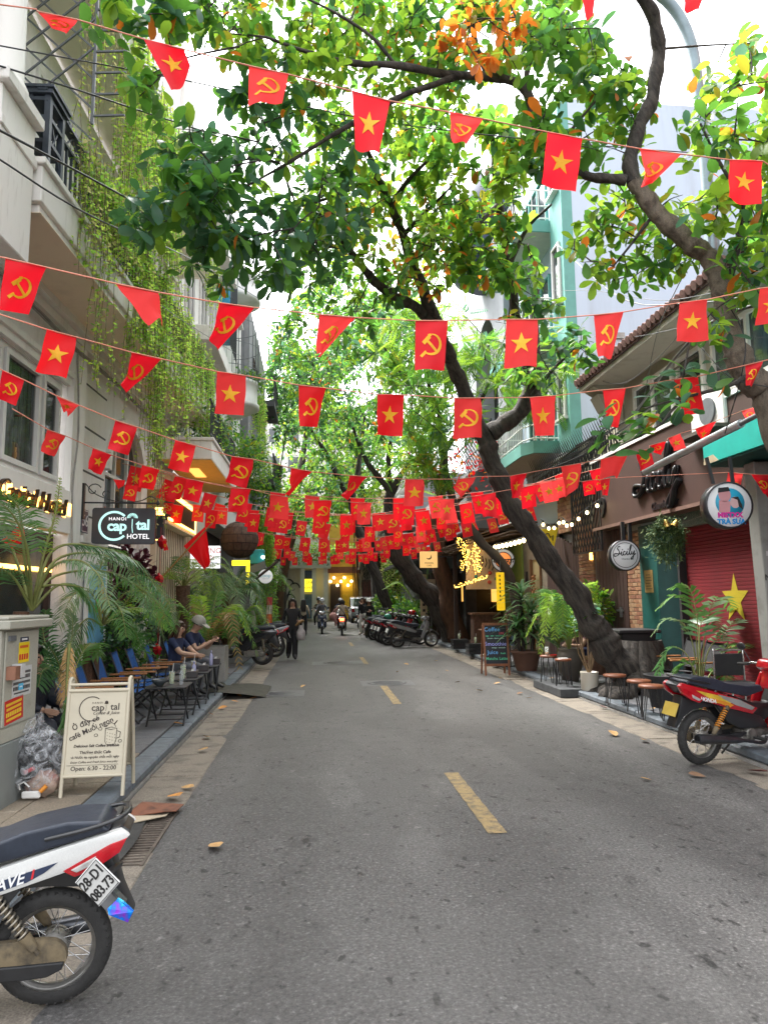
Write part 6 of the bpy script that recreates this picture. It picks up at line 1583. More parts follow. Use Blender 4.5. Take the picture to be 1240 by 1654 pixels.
for k,(dx,dz,a) in enumerate(((-.9,3.0,.3),(-1.3,2.3,.1),(.3,3.2,-.2),(-.2,2.0,.5))):
    mb=MB(); P=catmull([(0,0,.4),(dx*.3,0,dz*.6),(dx*.8,.1,dz),(dx*1.4,.15,dz-.35)],5)
    for i in range(len(P)-1):
        w0=.28*math.sin(PI*min(1,max(0,(i/(len(P)-1)-.3)/.7)))+.03; w1=.28*math.sin(PI*min(1,max(0,((i+1)/(len(P)-1)-.3)/.7)))+.03
        mb.add([P[i]+Vector((0,-w0,-.3*w0)),P[i],P[i]+Vector((0,w0,-.3*w0)),P[i+1]+Vector((0,-w1,-.3*w1)),P[i+1],P[i+1]+Vector((0,w1,-.3*w1))],[(0,1,4,3),(1,2,5,4)],True)
    mb.build('leaf',PG[(1,2,1,0)[k]],ban)
MB().tube([(0,0,0),(0,0,1.5)],[.12,.08],10).build('stem',mat('banana_stem',(.2,.2,.08),.7),ban)
# ================================================================== MOTORBIKES, CAR
M_tyre=mat('tyre',(.022,.021,.02),.75,var=.4,scale=14,bump=.3,fine=.2)
M_rimm=mat('rim_metal',(.35,.34,.32),.3,metal=.85,var=.25,scale=12)
M_alu=mat('engine_alloy',(.23,.22,.2),.5,metal=.6,col2=(.07,.065,.055),mix=.42,scale=14,bump=.3)
M_chrome=mat('chrome',(.5,.5,.5),.18,metal=1,var=.1)
M_blkpl=mat('black_plastic',(.016,.017,.019),.38,var=.25,scale=9,coat=.2)
M_seat=mat('seat_vinyl',(.02,.026,.04),.42,var=.2,scale=25,bump=.1)
M_tail=mat('tail_red',(.42,.004,.012),.12,var=.25,scale=16,coat=1)
M_lens=mat('clear_lens',(.42,.4,.38),.1,var=.3,scale=20,coat=1)
M_mud=mat('muddy_cover',(.17,.13,.075),.8,col2=(.03,.026,.022),mix=.47,scale=9,bump=.3)
M_plate=mat('plate_white',(.6,.6,.58),.45,var=.06)
M_platey=mat('plate_yellow',(.48,.34,.06),.5,var=.1)
M_spring=mat('spring_steel',(.3,.27,.22),.4,metal=.7,var=.2)
M_orspring=mat('orange_spring',(.6,.22,.02),.45,var=.15)
M_wpaint=mat('white_gloss',(.62,.62,.6),.18,var=.06,coat=.8,fine=.05)
M_rpaint=mat('red_gloss',(.42,.008,.016),.18,var=.1,coat=.8)
M_bpaint=mat('black_gloss',(.012,.013,.016),.15,var=.2,coat=.8)
M_spaint=mat('silver_gloss',(.3,.31,.33),.25,metal=.3,var=.1,coat=.5)
M_bluepaint=mat('navy_gloss',(.02,.035,.08),.2,var=.1,coat=.7)
M_rear={}
def wheel(parent,x,r,w,spokes=True,hubr=.06,name='wheel',cast=False):
    t=thing(name,None,None,(x,0,r),parent=parent)
    prof=[(r-.075,-w*.42),(r-.05,-w*.5),(r-.018,-w*.42),(r-.004,-w*.2),(r,0),(r-.004,w*.2),(r-.018,w*.42),(r-.05,w*.5),(r-.075,w*.42)]
    mb=MB().lathe(prof,36,axis='y',cap=False)
    for k in range(44):
        a=2*PI*k/44; c,s=math.cos(a),math.sin(a)
        for sg in (-1,1): mb.bar(((r-.004)*c,sg*.004,(r-.004)*s),((r-.02)*math.cos(a+.06),sg*w*.44,(r-.02)*math.sin(a+.06)),.012,.007,up=(c,0,s))
    mb.build('tyre',M_tyre,t)
    MB().lathe([(r-.074,-w*.4),(r-.066,-w*.44),(r-.085,-w*.3),(r-.1,-w*.12),(r-.1,w*.12),(r-.085,w*.3),(r-.066,w*.44),(r-.074,w*.4)],36,axis='y',cap=False).build('rim',M_rimm,t)
    MB().lathe([(0,-w*.55),(hubr*.5,-w*.55),(hubr,-w*.3),(hubr,w*.3),(hubr*.5,w*.55),(0,w*.55)],20,axis='y').build('hub',M_alu,t)
    mb=MB()
    if cast:
        for k in range(5):
            a=2*PI*k/5; mb.bar((.03*math.cos(a),0,.03*math.sin(a)),((r-.09)*math.cos(a),0,(r-.09)*math.sin(a)),.05,.03)
        mb.build('cast_spokes',M_rimm,t)
    else:
        for k in range(28):
            a=2*PI*k/28; sg=1 if k % 2 else -1; b=a+.35*(1 if (k // 2) % 2 else -1)
            mb.tube([(hubr*.95*math.cos(a),sg*w*.3,hubr*.95*math.sin(a)),((r-.095)*math.cos(b),sg*.006,(r-.095)*math.sin(b))],.0026,4,cap=False)
        mb.build('spokes',M_chrome,t)['kind']='stuff'
    return t
def panel(parent,name,poly,y,th,m,bevel=.012,sym=False,seg=2):
    """body shell part: side outline (x, z) given thickness th, centred on y"""
    ys=(y,-y) if sym else (y,)
    mb=MB()
    for q in ys: mb.prism([(x,q-th/2,z) for x,z in poly],(0,th,0))
    return mb.build(name,m,parent,bevel=bevel,seg=seg)
def coil(parent,a,b,r,m,turns=9):
    a,b=Vector(a),Vector(b); d=(b-a); l=d.length; u=d.normalized(); e=u.orthogonal().normalized(); f=u.cross(e)
    mb=MB(); mb.tube([a+u*l*(.12+.6*k/(turns*9))+(e*math.cos(2*PI*k/9)+f*math.sin(2*PI*k/9))*r for k in range(turns*9)],.0065,5)
    s=mb.build('shock_spring',m,parent)
    MB().tube([a,b],.012,8).tube([a+u*l*.7,a+u*l*.92],[.03,.022],10).tube([a+u*l*.02,a+u*l*.13],[.026,.03],10).build('shock_body',M_mud,s)
    return s
def moped(name,label,loc,rz,body,lean=0,scale=1.0,group=None,plate=None,spring=None,detail=True,deco=None,plain=False,cast=False):
    t=thing(name,label,'motorbike',loc,group,rot=(lean,0,rz)); t.scale=(scale,)*3
    r=.285
    wheel(t,-.62,r,.085,hubr=.075,name='wheel',cast=cast); wheel(t,.62,r-.005,.075,hubr=.06,name='wheel',cast=cast)
    panel(t,'tail_panel',[(-1.0,.845),(-.95,.885),(-.62,.80),(-.22,.685),(.06,.57),(-.02,.505),(-.34,.585),(-.62,.665),(-.86,.735)],.105,.05,body,.022,True)
    MB().prism([(-.995,-.09,.85),(-.95,-.09,.885),(-.6,-.09,.80),(-.62,-.09,.72),(-.88,-.09,.75)],(0,.18,0)).build('tail_core',M_blkpl,t,bevel=.01)
    sp=[(-.9,.88),(-.85,.93),(-.7,.935),(-.5,.9),(-.36,.85),(-.1,.81),(.1,.81),(.13,.75),(-.1,.70),(-.5,.78)]
    panel(t,'seat',sp,0,.27,M_seat,.055,seg=4)
    MB().tube(catmull([(-.6,.13,.86),(-.8,.14,.9),(-.93,.11,.93),(-.97,0,.935),(-.93,-.11,.93),(-.8,-.14,.9),(-.6,-.13,.86)],4),.016,8,sq=.7).build('grab_rail',M_blkpl,t)
    panel(t,'tail_light',[(-.985,.84),(-.9,.815),(-.68,.70),(-.74,.665),(-.84,.70),(-.95,.77)],.112,.05,M_tail,.012,True)
    panel(t,'indicator',[(-.84,.765),(-.72,.705),(-.75,.69),(-.83,.725)],.126,.032,M_lens,.006,True)
    panel(t,'rear_mudguard',[(-.9,.74),(-.56,.66),(-.44,.6),(-.6,.6),(-.76,.585),(-.88,.52),(-.97,.41),(-1.01,.42),(-.95,.56)],0,.13,M_blkpl,.015)
    pl=MB().box(-.008,.008,-.095,.095,-.07,.07)
    pm=plate or M_plate
    po=pl.build('number_plate',pm,t,bevel=.003); po.location=(-1.0,0,.6); po.rotation_euler=(0,R(22),0)
    panel(t,'side_cover',[(-.5,.63),(-.05,.53),(.12,.47),(.24,.33),(.1,.36),(-.16,.36),(-.34,.44)],.085,.05,M_blkpl,.015,True)
    panel(t,'centre_tunnel',[(-.2,.70),(.05,.62),(.28,.6),(.36,.78),(.44,.78),(.36,.5),(.22,.42),(-.1,.48)],0,.12,M_blkpl,.02)
    panel(t,'leg_shield',[(.16,.36),(.3,.72),(.4,.9),(.47,.9),(.42,.68),(.3,.4),(.24,.31)],.15,.035,body,.012,True)
    panel(t,'front_cowl',[(.33,.74),(.38,.94),(.5,.88),(.52,.74),(.46,.6)],0,.24,body,.035)
    panel(t,'handlebar_cover',[(.26,.97),(.3,1.06),(.42,1.07),(.52,1.0),(.48,.93),(.34,.92)],0,.2,body if not plain else M_blkpl,.035)
    MB().sphere((.49,0,1.0),.07,12,8,(.6,1.1,.8)).build('headlight',M_lens,t)
    mb=MB(); mb.tube([(.3,-.34,.97),(.34,-.2,1.0),(.36,0,1.0),(.34,.2,1.0),(.3,.34,.97)],.013,7); mb.build('handlebar',M_chrome,t)
    for s in (-1,1):
        MB().tube([(.31,s*.22,.985),(.29,s*.36,.965)],.019,8).build('grip',M_tyre,t)
        m_=MB().sphere((.3,s*.32,1.17),.055,12,8,(.25,1.2,.8)).build('mirror',M_blkpl,t); MB().tube([(.34,s*.22,1.0),(.31,s*.31,1.15)],.006,5).build('mirror_stem',M_blkpl,m_)
        MB().tube([(.43,s*.075,.8),(.62,s*.075,r)],[.022,.019],8).build('fork',M_alu if s<0 else M_alu,t)
    fa=[(.62+(r+.03)*math.cos(R(a)),r+(r+.03)*math.sin(R(a))) for a in range(25,170,12)]
    mb=MB()
    for k in range(len(fa)-1):
        (x0,z0),(x1,z1)=fa[k],fa[k+1]; mb.add([(x0,-.05,z0-.02),(x0,0,z0),(x0,.05,z0-.02),(x1,-.05,z1-.02),(x1,0,z1),(x1,.05,z1-.02)],[(0,1,4,3),(1,2,5,4)],True)
    mb.build('front_mudguard',body,t)
    mb=MB(); mb.box(-.12,.16,-.07,.07,.22,.34); mb.lathe([(.05,-.11),(.075,-.1),(.08,0),(.075,.1),(.05,.11)],16,(-.02,0,.29),axis='y'); mb.lathe([(.055,.0),(.062,.02),(.05,.05),(.062,.08),(.05,.11),(.06,.14),(.05,.18)],14,(.12,0,.3),axis='x'); mb.lathe([(.05,-.1),(.05,.1)],14,(-.1,0,.26),axis='y')
    mb.build('engine',M_alu,t,bevel=.008)
    for s in (-1,1): MB().bar((.0,s*.085,.3),(-.66,s*.085,r),.03,.045).build('swingarm',M_blkpl,t)
    cc=[(.02,.25),(.02,.36),(-.5,.375),(-.62,.37)]+[(-.62+.09*math.cos(R(a)),.285+.085*math.sin(R(a))) for a in range(90,271,20)]+[(-.5,.2)]
    panel(t,'chain_case',cc,.1,.035,M_mud,.014)
    panel(t,'chain_case_guard',[(.0,.21),(-.5,.19),(-.62,.195),(-.69,.225),(-.7,.262),(-.5,.262),(.0,.27)],.112,.03,M_blkpl,.01)
    MB().lathe([(0,-.07),(.06,-.07),(.075,-.055),(.075,-.04)],20,(-.62,0,r),axis='y').build('brake_drum',M_alu,t)
    coil(t,(-.36,.125,.62),(-.58,.125,.31),.026,spring or M_spring); coil(t,(-.36,-.125,.62),(-.58,-.125,.31),.026,spring or M_spring)
    mb=MB(); mb.tube(catmull([(.2,-.09,.25),(.12,-.12,.2),(-.1,-.14,.235),(-.2,-.145,.25)],4),.018,8); mb.tube([(-.2,-.145,.25),(-.28,-.15,.262),(-.36,-.152,.272),(-.78,-.155,.31),(-.8,-.155,.312)],[.022,.036,.044,.05,.046],14)
    mb.build('exhaust',mat('exhaust_steel',(.1,.105,.115),.3,metal=.8,var=.25,scale=6),t); MB().lathe([(0,0),(.036,.0)],12,(-.802,-.155,.312),axis='x').build('exhaust_mouth',M_dark,t)
    mb=MB(); mb.tube([(-.05,.1,.22),(-.12,.22,.02)],.012,6); mb.build('side_stand',M_blkpl,t)
    MB().tube([(.0,-.24,.26),(.0,.24,.26)],.012,6).tube([(.0,-.16,.27),(.0,-.27,.27)],.02,8).tube([(.0,.16,.27),(.0,.27,.27)],.02,8).build('foot_rest',M_tyre,t)
    return t

# the white moped at the lower left, its rear towards us
def ahead(rz): return Vector((math.cos(rz),math.sin(rz),0))
SCL=.82; RZ=R(186)
rearp=gr(84,1623,0.0)
wl_=rearp+ahead(RZ)*.62*SCL
wm=moped('white_moped','white moped with dark blue seat and red tail light cropped at the lower left corner',(wl_.x,wl_.y,.006),RZ,M_wpaint,lean=R(-4),scale=SCL)
po=[c for c in wm.children if c.name.startswith('number_plate')][0]
# plate hangs skewed on its bent bracket, turned out towards the road
target=at(158,1425,2.98)
rr=CR*math.cos(R(50))+CU*math.sin(R(50))-CF*.25; uu=-CR*math.sin(R(50))+CU*math.cos(R(50))+CF*.1
fm=face_mat(target,rr,uu)
po.data=MB().box(-.078,.078,-.066,.066,-.003,.003).build('number_plate',M_plate,None,bevel=.003).data
for o in [o for o in bpy.data.objects if o.name.startswith('number_plate') and o.parent is None]: bpy.data.objects.remove(o)
po.matrix_basis=W(wm).inverted() @ fm
M_pl=mat('plate_black',(.02,.02,.02),.5,var=0)
text('28-D1',.055,po,Matrix.Translation((0,.028,.0035)),M_pl,spacing=1.02,bold=.0008); text('083.73',.053,po,Matrix.Translation((0,-.03,.0035)),M_pl,spacing=.98,bold=.0008)
MB().box(-.074,.074,.06,.062,.003,.0042).box(-.074,.074,-.062,-.06,.003,.0042).box(-.074,-.072,-.06,.06,.003,.0042).box(.072,.074,-.06,.06,.003,.0042).build('plate_border',M_pl,po)
b_=wpt(wm,target); iw_=W(wm).inverted().to_3x3(); MB().bar((-.93,0,.66),b_+iw_ @ (CF*.02),.03,.02).build('plate_bracket',M_blkpl,wm)
# holographic sticker on the mudguard tip
tip=[at(190,1452,3.02),at(199,1458,3.0),at(215,1473,2.98),at(207,1490,2.98),at(176,1478,3.0),at(174,1468,3.02)]
iw=W(wm).inverted()
holo=bpy.data.materials.new('holographic_film'); holo.use_nodes=True
_N,_L=holo.node_tree.nodes,holo.node_tree.links; _b=_N['Principled BSDF']; _t=_N.new('ShaderNodeTexNoise'); _t.inputs['Scale'].default_value=22; _g=_N.new('ShaderNodeTexCoord'); _L.new(_g.outputs['Object'],_t.inputs[0])
_r=_N.new('ShaderNodeValToRGB'); _e=_r.color_ramp.elements; _e[0].position=.3; _e[0].color=(.2,.02,.4,1); _e[1].position=.7; _e[1].color=(.02,.5,.7,1); _m=_e.new(.5); _m.color=(.0,.12,.6,1)
_L.new(_t.outputs[0],_r.inputs[0]); _L.new(_r.outputs[0],_b.inputs['Base Color']); _b.inputs['Metallic'].default_value=.5; _b.inputs['Roughness'].default_value=.25
mb=MB(); mb.prism([iw @ p for p in tip],iw.to_3x3() @ (CF*.012)); mb.build('mudguard_sticker',holo,wm)
mb=MB(); mb.prism([iw @ (p+CF*.004) for p in [at(118,1392,3.2),at(140,1390,3.14),at(186,1446,3.06),at(202,1462,3.03),at(174,1478,3.04),at(150,1452,3.1)]],iw.to_3x3() @ (CF*.04)); mb.build('mudguard_tongue',M_blkpl,wm,bevel=.006)
# maker's script and dark flash on the tail panel (left side, seen from the street)
panel(wm,'side_flash',[(-.66,.745),(-.36,.665),(-.05,.565),(-.02,.53),(-.3,.6),(-.52,.66),(-.6,.7)],.1315,.004,M_bluepaint,0)
tm_=Matrix.Translation((-.4,.1345,.655)) @ face_mat((0,0,0),Vector((-1,0,.26)),(.26,0,1))
text('WAVE',.075,wm,tm_,M_wprint,shear=.45,bold=.001); text('i',.06,wm,Matrix.Translation((-.24-.3,.1345,.695)) @ face_mat((0,0,0),Vector((-1,0,.26)),(.26,0,1)),M_redp,shear=.45,bold=.002)

# the red moped at the right
SR=.93; rearp=gr(1131,1236,0.0)
rm_=moped('red_moped','red moped with yellow flame stickers parked at the right edge beside the stools',(rearp.x+.62*SR*math.cos(R(14)),rearp.y+.62*SR*math.sin(R(14)),.008),R(14),M_rpaint,lean=R(3),scale=SR,plate=M_platey,spring=M_orspring)
for poly,m_ in (([(-.78,.80),(-.5,.735),(-.3,.66),(-.36,.62),(-.52,.66),(-.66,.735)],mat('flame_yellow',(.6,.4,.04),.35,var=.3,scale=12)),([(-.5,.745),(-.2,.67),(.0,.58),(-.04,.555),(-.26,.62),(-.42,.69)],mat('flame_grey',(.25,.25,.24),.35,var=.2)),([(-.6,.715),(-.4,.665),(-.28,.62),(-.34,.6),(-.5,.66)],M_orspring)):
    panel(rm_,'sticker',poly,-.1315-.002*len(rm_.children)*.02,.004,m_,0)
text('HONDA',.055,rm_,face_mat((-.62,-.1345,.69),Vector((1,0,-.2)),(.2,0,1)),M_wprint,bold=.001)

# parked mopeds: three finishes copied along the right kerb and on the left
PK=[moped('parked_moped','silver and black moped nearest in the row parked before the brown trunk',(3.3,24.3,.01),R(14),M_spaint,lean=R(4),group='motorbikes parked along the right side')]
PK.append(moped('parked_moped','black moped with red tail lights second in the parked row',(3.1,25.5,.01),R(16),M_bpaint,lean=R(4),group='motorbikes parked along the right side'))
PK.append(moped('parked_moped','red and black moped third in the parked row',(3.05,26.4,.01),R(18),M_rpaint,lean=R(4),group='motorbikes parked along the right side',plain=True))
names=['fourth','fifth','sixth','seventh','eighth','ninth','tenth','eleventh','twelfth','thirteenth','fourteenth','fifteenth','sixteenth','seventeenth']
cols=['silver','black','red']
seq=[1,0,1,1,2,1,0,1,1,0,2,1,1,0]
for k,i in enumerate(seq):
    c=copy_tree(PK[i]); c.location=(3.0+.12*math.sin(k*2.3)+.1*(k>5),27.2+k*.82,.01); c.rotation_euler=(R(4),0,R(17+5*math.sin(k*1.7)))
    c['label']='%s parked moped, %s from the near end of the row on the right' % (cols[i],names[k])
hc=thing('red_helmet','red helmet resting on a parked motorbike in the right row','helmet',(3.55,26.6,1.12)); MB().sphere((0,0,0),.14,14,10,(1.1,.95,.95)).build('shell',M_rpaint,hc); MB().bar((.05,-.1,.0),(.16,-.06,.02),.08,.05).build('visor',M_blkpl,hc)
gh=thing('green_helmet','green and blue helmet on the seat of a parked moped','helmet',(2.7,27.3,.98)); MB().sphere((0,0,0),.14,14,10,(1.1,.95,.9)).build('shell',mat('green_gloss',(.02,.2,.13),.2,coat=.6),gh); MB().bar((-.05,-.1,-.05),(-.16,-.06,-.02),.06,.05).build('visor',M_blkpl,gh)
lm_=copy_tree(PK[0]); lm_.location=(-1.75,19.9,.1); lm_.rotation_euler=(R(-4),0,R(186)); lm_['label']='silver moped parked behind the black scooter on the left'; lm_['group']='motorbikes parked on the left'
lm2=copy_tree(PK[2]); lm2.location=(-1.85,21.6,.1); lm2.rotation_euler=(R(-4),0,R(190)); lm2['label']='orange red moped partly hidden by the painted pole on the left'; lm2['group']='motorbikes parked on the left'

def scooter(name,label,loc,rz,body,scale=1.0,lean=0,group=None,lit=False):
    t=thing(name,label,'scooter',loc,group,rot=(lean,0,rz)); t.scale=(scale,)*3; r=.25
    wheel(t,-.6,r,.1,name='wheel',cast=True,hubr=.07); wheel(t,.64,r,.09,name='wheel',cast=True,hubr=.06)
    panel(t,'rear_body',[(-.98,.72),(-.9,.82),(-.5,.8),(-.1,.66),(-.1,.3),(-.25,.3),(-.5,.5),(-.8,.6)],0,.3,body,.06)
    panel(t,'seat',[(-.9,.82),(-.84,.88),(-.45,.86),(-.1,.8),(-.02,.76),(-.08,.68),(-.5,.78)],0,.27,M_seat,.04)
    panel(t,'floorboard',[(-.2,.28),(-.2,.36),(.3,.34),(.34,.26)],0,.3,M_blkpl,.02)
    panel(t,'leg_shield',[(.28,.3),(.34,.62),(.42,.92),(.5,.95),(.56,.8),(.5,.55),(.4,.3)],0,.42,body,.05)
    panel(t,'handlebar_cover',[(.32,.98),(.34,1.08),(.46,1.1),(.56,1.02),(.5,.94)],0,.26,body,.04)
    MB().tube([(.36,-.34,1.02),(.4,0,1.04),(.36,.34,1.02)],.014,7).build('handlebar',M_blkpl,t)
    MB().sphere((.55,0,.98),.09,12,8,(.5,1.1,.8)).build('headlight',M_lens,t)
    for s in (-1,1):
        MB().bar((.535,s*.1,.72),(.5,s*.17,.6),.06,.1).build('indicator',M_lens,t)
        mm=MB().sphere((.38,s*.3,1.24),.06,10,7,(.25,1.2,.8)).build('mirror',M_blkpl,t); MB().tube([(.4,s*.2,1.04),(.39,s*.29,1.2)],.007,5).build('mirror_stem',M_blkpl,mm)
        MB().tube([(.5,s*.07,.6),(.64,s*.07,r)],.02,7).build('fork',M_alu,t)
    MB().prism([(.4+0,-.06,.5),(.6,-.06,.56),(.78,-.06,.48),(.86,-.06,.36),(.82,-.06,.36),(.74,-.06,.44),(.6,-.06,.5)],(0,.12,0)).build('front_mudguard',body,t,bevel=.02)
    MB().prism([(-.985,-.1,.72),(-.93,-.1,.8),(-.9,-.1,.72),(-.94,-.1,.66)],(0,.2,0)).build('tail_light',mat('tail_lit',(.9,.05,.02),.3,var=0,emit=2.0,ecol=(1,.1,.03)) if lit else M_tail,t,bevel=.01)
    panel(t,'rear_mudguard',[(-.9,.66),(-.7,.58),(-.8,.5),(-.95,.38),(-.99,.4)],0,.14,M_blkpl,.012)
    po=MB().box(-.006,.006,-.095,.095,-.07,.07).build('number_plate',M_plate,t,bevel=.003); po.location=(-.99,0,.55); po.rotation_euler=(0,R(15),0)
    for k in range(2): MB().box(-.0075,-.0065,-.07,.07,.012-.05*k,.045-.05*k).build('plate_digits',M_pl,po)
    mb=MB(); mb.box(-.66,-.2,.06,.14,.2,.34); mb.lathe([(.06,.1),(.07,.12),(.05,.15)],14,(-.6,0,.26),axis='y'); mb.build('engine',M_alu,t,bevel=.02)
    MB().tube([(-.1,-.14,.22),(-.4,-.15,.25),(-.85,-.16,.32)],[.02,.05,.05],12).build('exhaust',M_blkpl,t)
    coil(t,(-.62,.13,.6),(-.66,.13,.3),.025,M_spring)
    return t
scooter('black_scooter','black scooter parked with its rear wheel to the road beside the left planter',(-1.95,17.75,.1),R(176),M_bpaint,1.08,lean=R(-3),group='scooters on the street')
sA=scooter('dark_scooter','dark scooter with white front lights ridden towards us',(.26,34.9,.03),R(-90),M_bluepaint,1.0,group='scooters on the street')
sB=scooter('white_scooter','white scooter following behind the dark scooter',(1.35,41,.03),R(-92),M_wpaint,1.0,group='scooters on the street')
sC=scooter('red_scooter','dark red scooter ridden away from us with glowing tail light',(1.16,33.2,.03),R(88),mat('maroon_gloss',(.1,.006,.01),.2,coat=.7),1.0,group='scooters on the street',lit=True)

# grey car at the end of the street
cr=thing('grey_car','silver grey car seen from behind beyond the scooter riders','car',(3.2,51,.02))
mb=MB(); sec=[(-2.2,.35),(-2.25,.75),(-2.15,1.05),(-1.9,1.12),(-1.5,1.72),(-.9,1.8),(.4,1.78),(1.1,1.15),(2.1,1.0),(2.3,.8),(2.3,.35)]
mb.prism([(-.86,y,z) for y,z in sec],(1.72,0,0)); mb.build('body',M_spaint,cr,bevel=.08,seg=2)
MB().prism([(-.7,-1.93,1.16),(.7,-1.93,1.16),(.62,-1.56,1.68),(-.62,-1.56,1.68)],(0,-.02,.012)).build('rear_window',M_glass,cr)
for s in (-1,1):
    MB().prism([(s*.865,-1.3,1.15),(s*.865,.7,1.15),(s*.865,.3,1.66),(s*.865,-1.1,1.68)],(s*.012,0,0)).build('side_window',M_glass,cr)
    MB().box(s*.72-.1,s*.72+.1,-2.27,-2.17,.78,1.02).build('tail_lamp',M_tail,cr)
    for y in (-1.4,1.4): MB().lathe([(.2,-.1),(.33,-.1),(.34,0),(.33,.1),(.2,.1)],20,(s*.78,y,.34),axis='x').build('wheel',M_tyre,cr)
MB().box(-.26,.26,-2.285,-2.26,.6,.72).build('number_plate',M_plate,cr); MB().box(-.8,.8,-2.3,-2.2,.36,.56).build('bumper',M_blkpl,cr,bevel=.03)
# ================================================================== PEOPLE
M_skin=mat('skin',(.42,.25,.17),.55,var=.06,scale=8)
M_hair=mat('hair_black',(.012,.01,.009),.4,var=.3,scale=30,stretch=(6,6,.5))
M_hairb=mat('hair_brown',(.05,.022,.012),.45,var=.3,scale=30)
CL={}
def cloth(n,c,**k): return mat(n,c,.85,var=k.pop('var',.2),scale=k.pop('scale',9),bump=.15,**k)
C_blk=cloth('black_cloth',(.012,.012,.014)); C_navy=cloth('navy_cloth',(.012,.02,.06)); C_cream=cloth('cream_top',(.45,.37,.28)); C_grey=cloth('grey_jacket',(.11,.115,.13))
C_white=cloth('white_cloth',(.55,.54,.5)); C_camo=mat('camo_cloth',(.11,.1,.06),.9,col2=(.035,.035,.02),mix=.5,scale=7,bump=.1); C_jean=cloth('pale_denim',(.13,.2,.26)); C_maroon=cloth('maroon_cloth',(.06,.02,.02)); C_olive=cloth('olive_cloth',(.1,.09,.06)); C_shoe=mat('shoe_black',(.015,.015,.016),.5,var=.2); C_shoew=mat('shoe_pale',(.42,.36,.28),.6,var=.15)
BONES=[('pelvis','spine'),('spine','chest'),('chest','neck'),('neck','head'),('head','crown'),
         ('chest','shl'),('shl','ell'),('ell','wrl'),('chest','shr'),('shr','elr'),('elr','wrr'),
         ('pelvis','hil'),('hil','knl'),('knl','anl'),('anl','tol'),('pelvis','hir'),('hir','knr'),('knr','anr'),('anr','tor')]
RAD=dict(pelvis=(.135,.1),spine=(.115,.09),chest=(.14,.1),neck=(.05,.05),head=(.075,.085),crown=(.07,.08),shl=(.062,.06),shr=(.062,.06),ell=(.043,.043),elr=(.043,.043),wrl=(.027,.03),wrr=(.027,.03),
           hil=(.088,.09),hir=(.088,.09),knl=(.06,.062),knr=(.06,.062),anl=(.038,.042),anr=(.038,.042),tol=(.04,.024),tor=(.04,.024))
STAND=dict(pelvis=(0,0,.9),spine=(0,0,1.06),chest=(0,0,1.24),neck=(0,0,1.385),head=(0,-.02,1.475),crown=(0,-.015,1.55),shl=(.165,0,1.31),ell=(.2,.02,1.06),wrl=(.2,-.04,.84),
             shr=(-.165,0,1.31),elr=(-.2,.02,1.06),wrr=(-.2,-.04,.84),hil=(.09,0,.86),knl=(.1,-.02,.47),anl=(.1,.01,.09),tol=(.115,-.14,.035),hir=(-.09,0,.86),knr=(-.1,-.02,.47),anr=(-.1,.01,.09),tor=(-.115,-.14,.035))
SIT=dict(STAND,pelvis=(0,0,.5),spine=(0,-.02,.66),chest=(0,-.04,.84),neck=(0,-.05,.985),head=(0,-.08,1.07),crown=(0,-.08,1.15),shl=(.165,-.04,.91),shr=(-.165,-.04,.91),ell=(.21,-.12,.68),elr=(-.21,-.12,.68),wrl=(.13,-.34,.62),wrr=(-.13,-.34,.62),
           hil=(.09,-.02,.48),hir=(-.09,-.02,.48),knl=(.12,-.42,.5),knr=(-.12,-.42,.5),anl=(.12,-.42,.1),anr=(-.12,-.42,.1),tol=(.125,-.57,.035),tor=(-.125,-.57,.035))
def hand_mb(mb,w,d,n,s=1.0,curl=.5):
    """palm, four unequal bent fingers and a thumb; d = direction of the hand, n = palm normal"""
    w,d,n=Vector(w),Vector(d).normalized(),Vector(n); n=(n-d*n.dot(d)).normalized(); sd=d.cross(n)
    for k in range(5):
        o=(k-2)*.009; mb.tube([w+sd*o*.5,w+d*.035+sd*o,w+d*.075*s+sd*o*1.15],[.012,.013,.011],6)
    for k,l in enumerate((.052,.064,.07,.06)):
        b=w+d*.07*s+sd*(k-1.5)*.0135
        m1=b+d*l*.45+n*l*.12*curl; m2=b+d*l*(.95-.25*curl)+n*l*.55*curl
        mb.tube([b,m1,m2],[.0085,.008,.006],6)
    mb.tube([w+d*.025-sd*.02,w+d*.05-sd*.045+n*.012,w+d*.08-sd*.045+n*.03],[.011,.0095,.007],6)
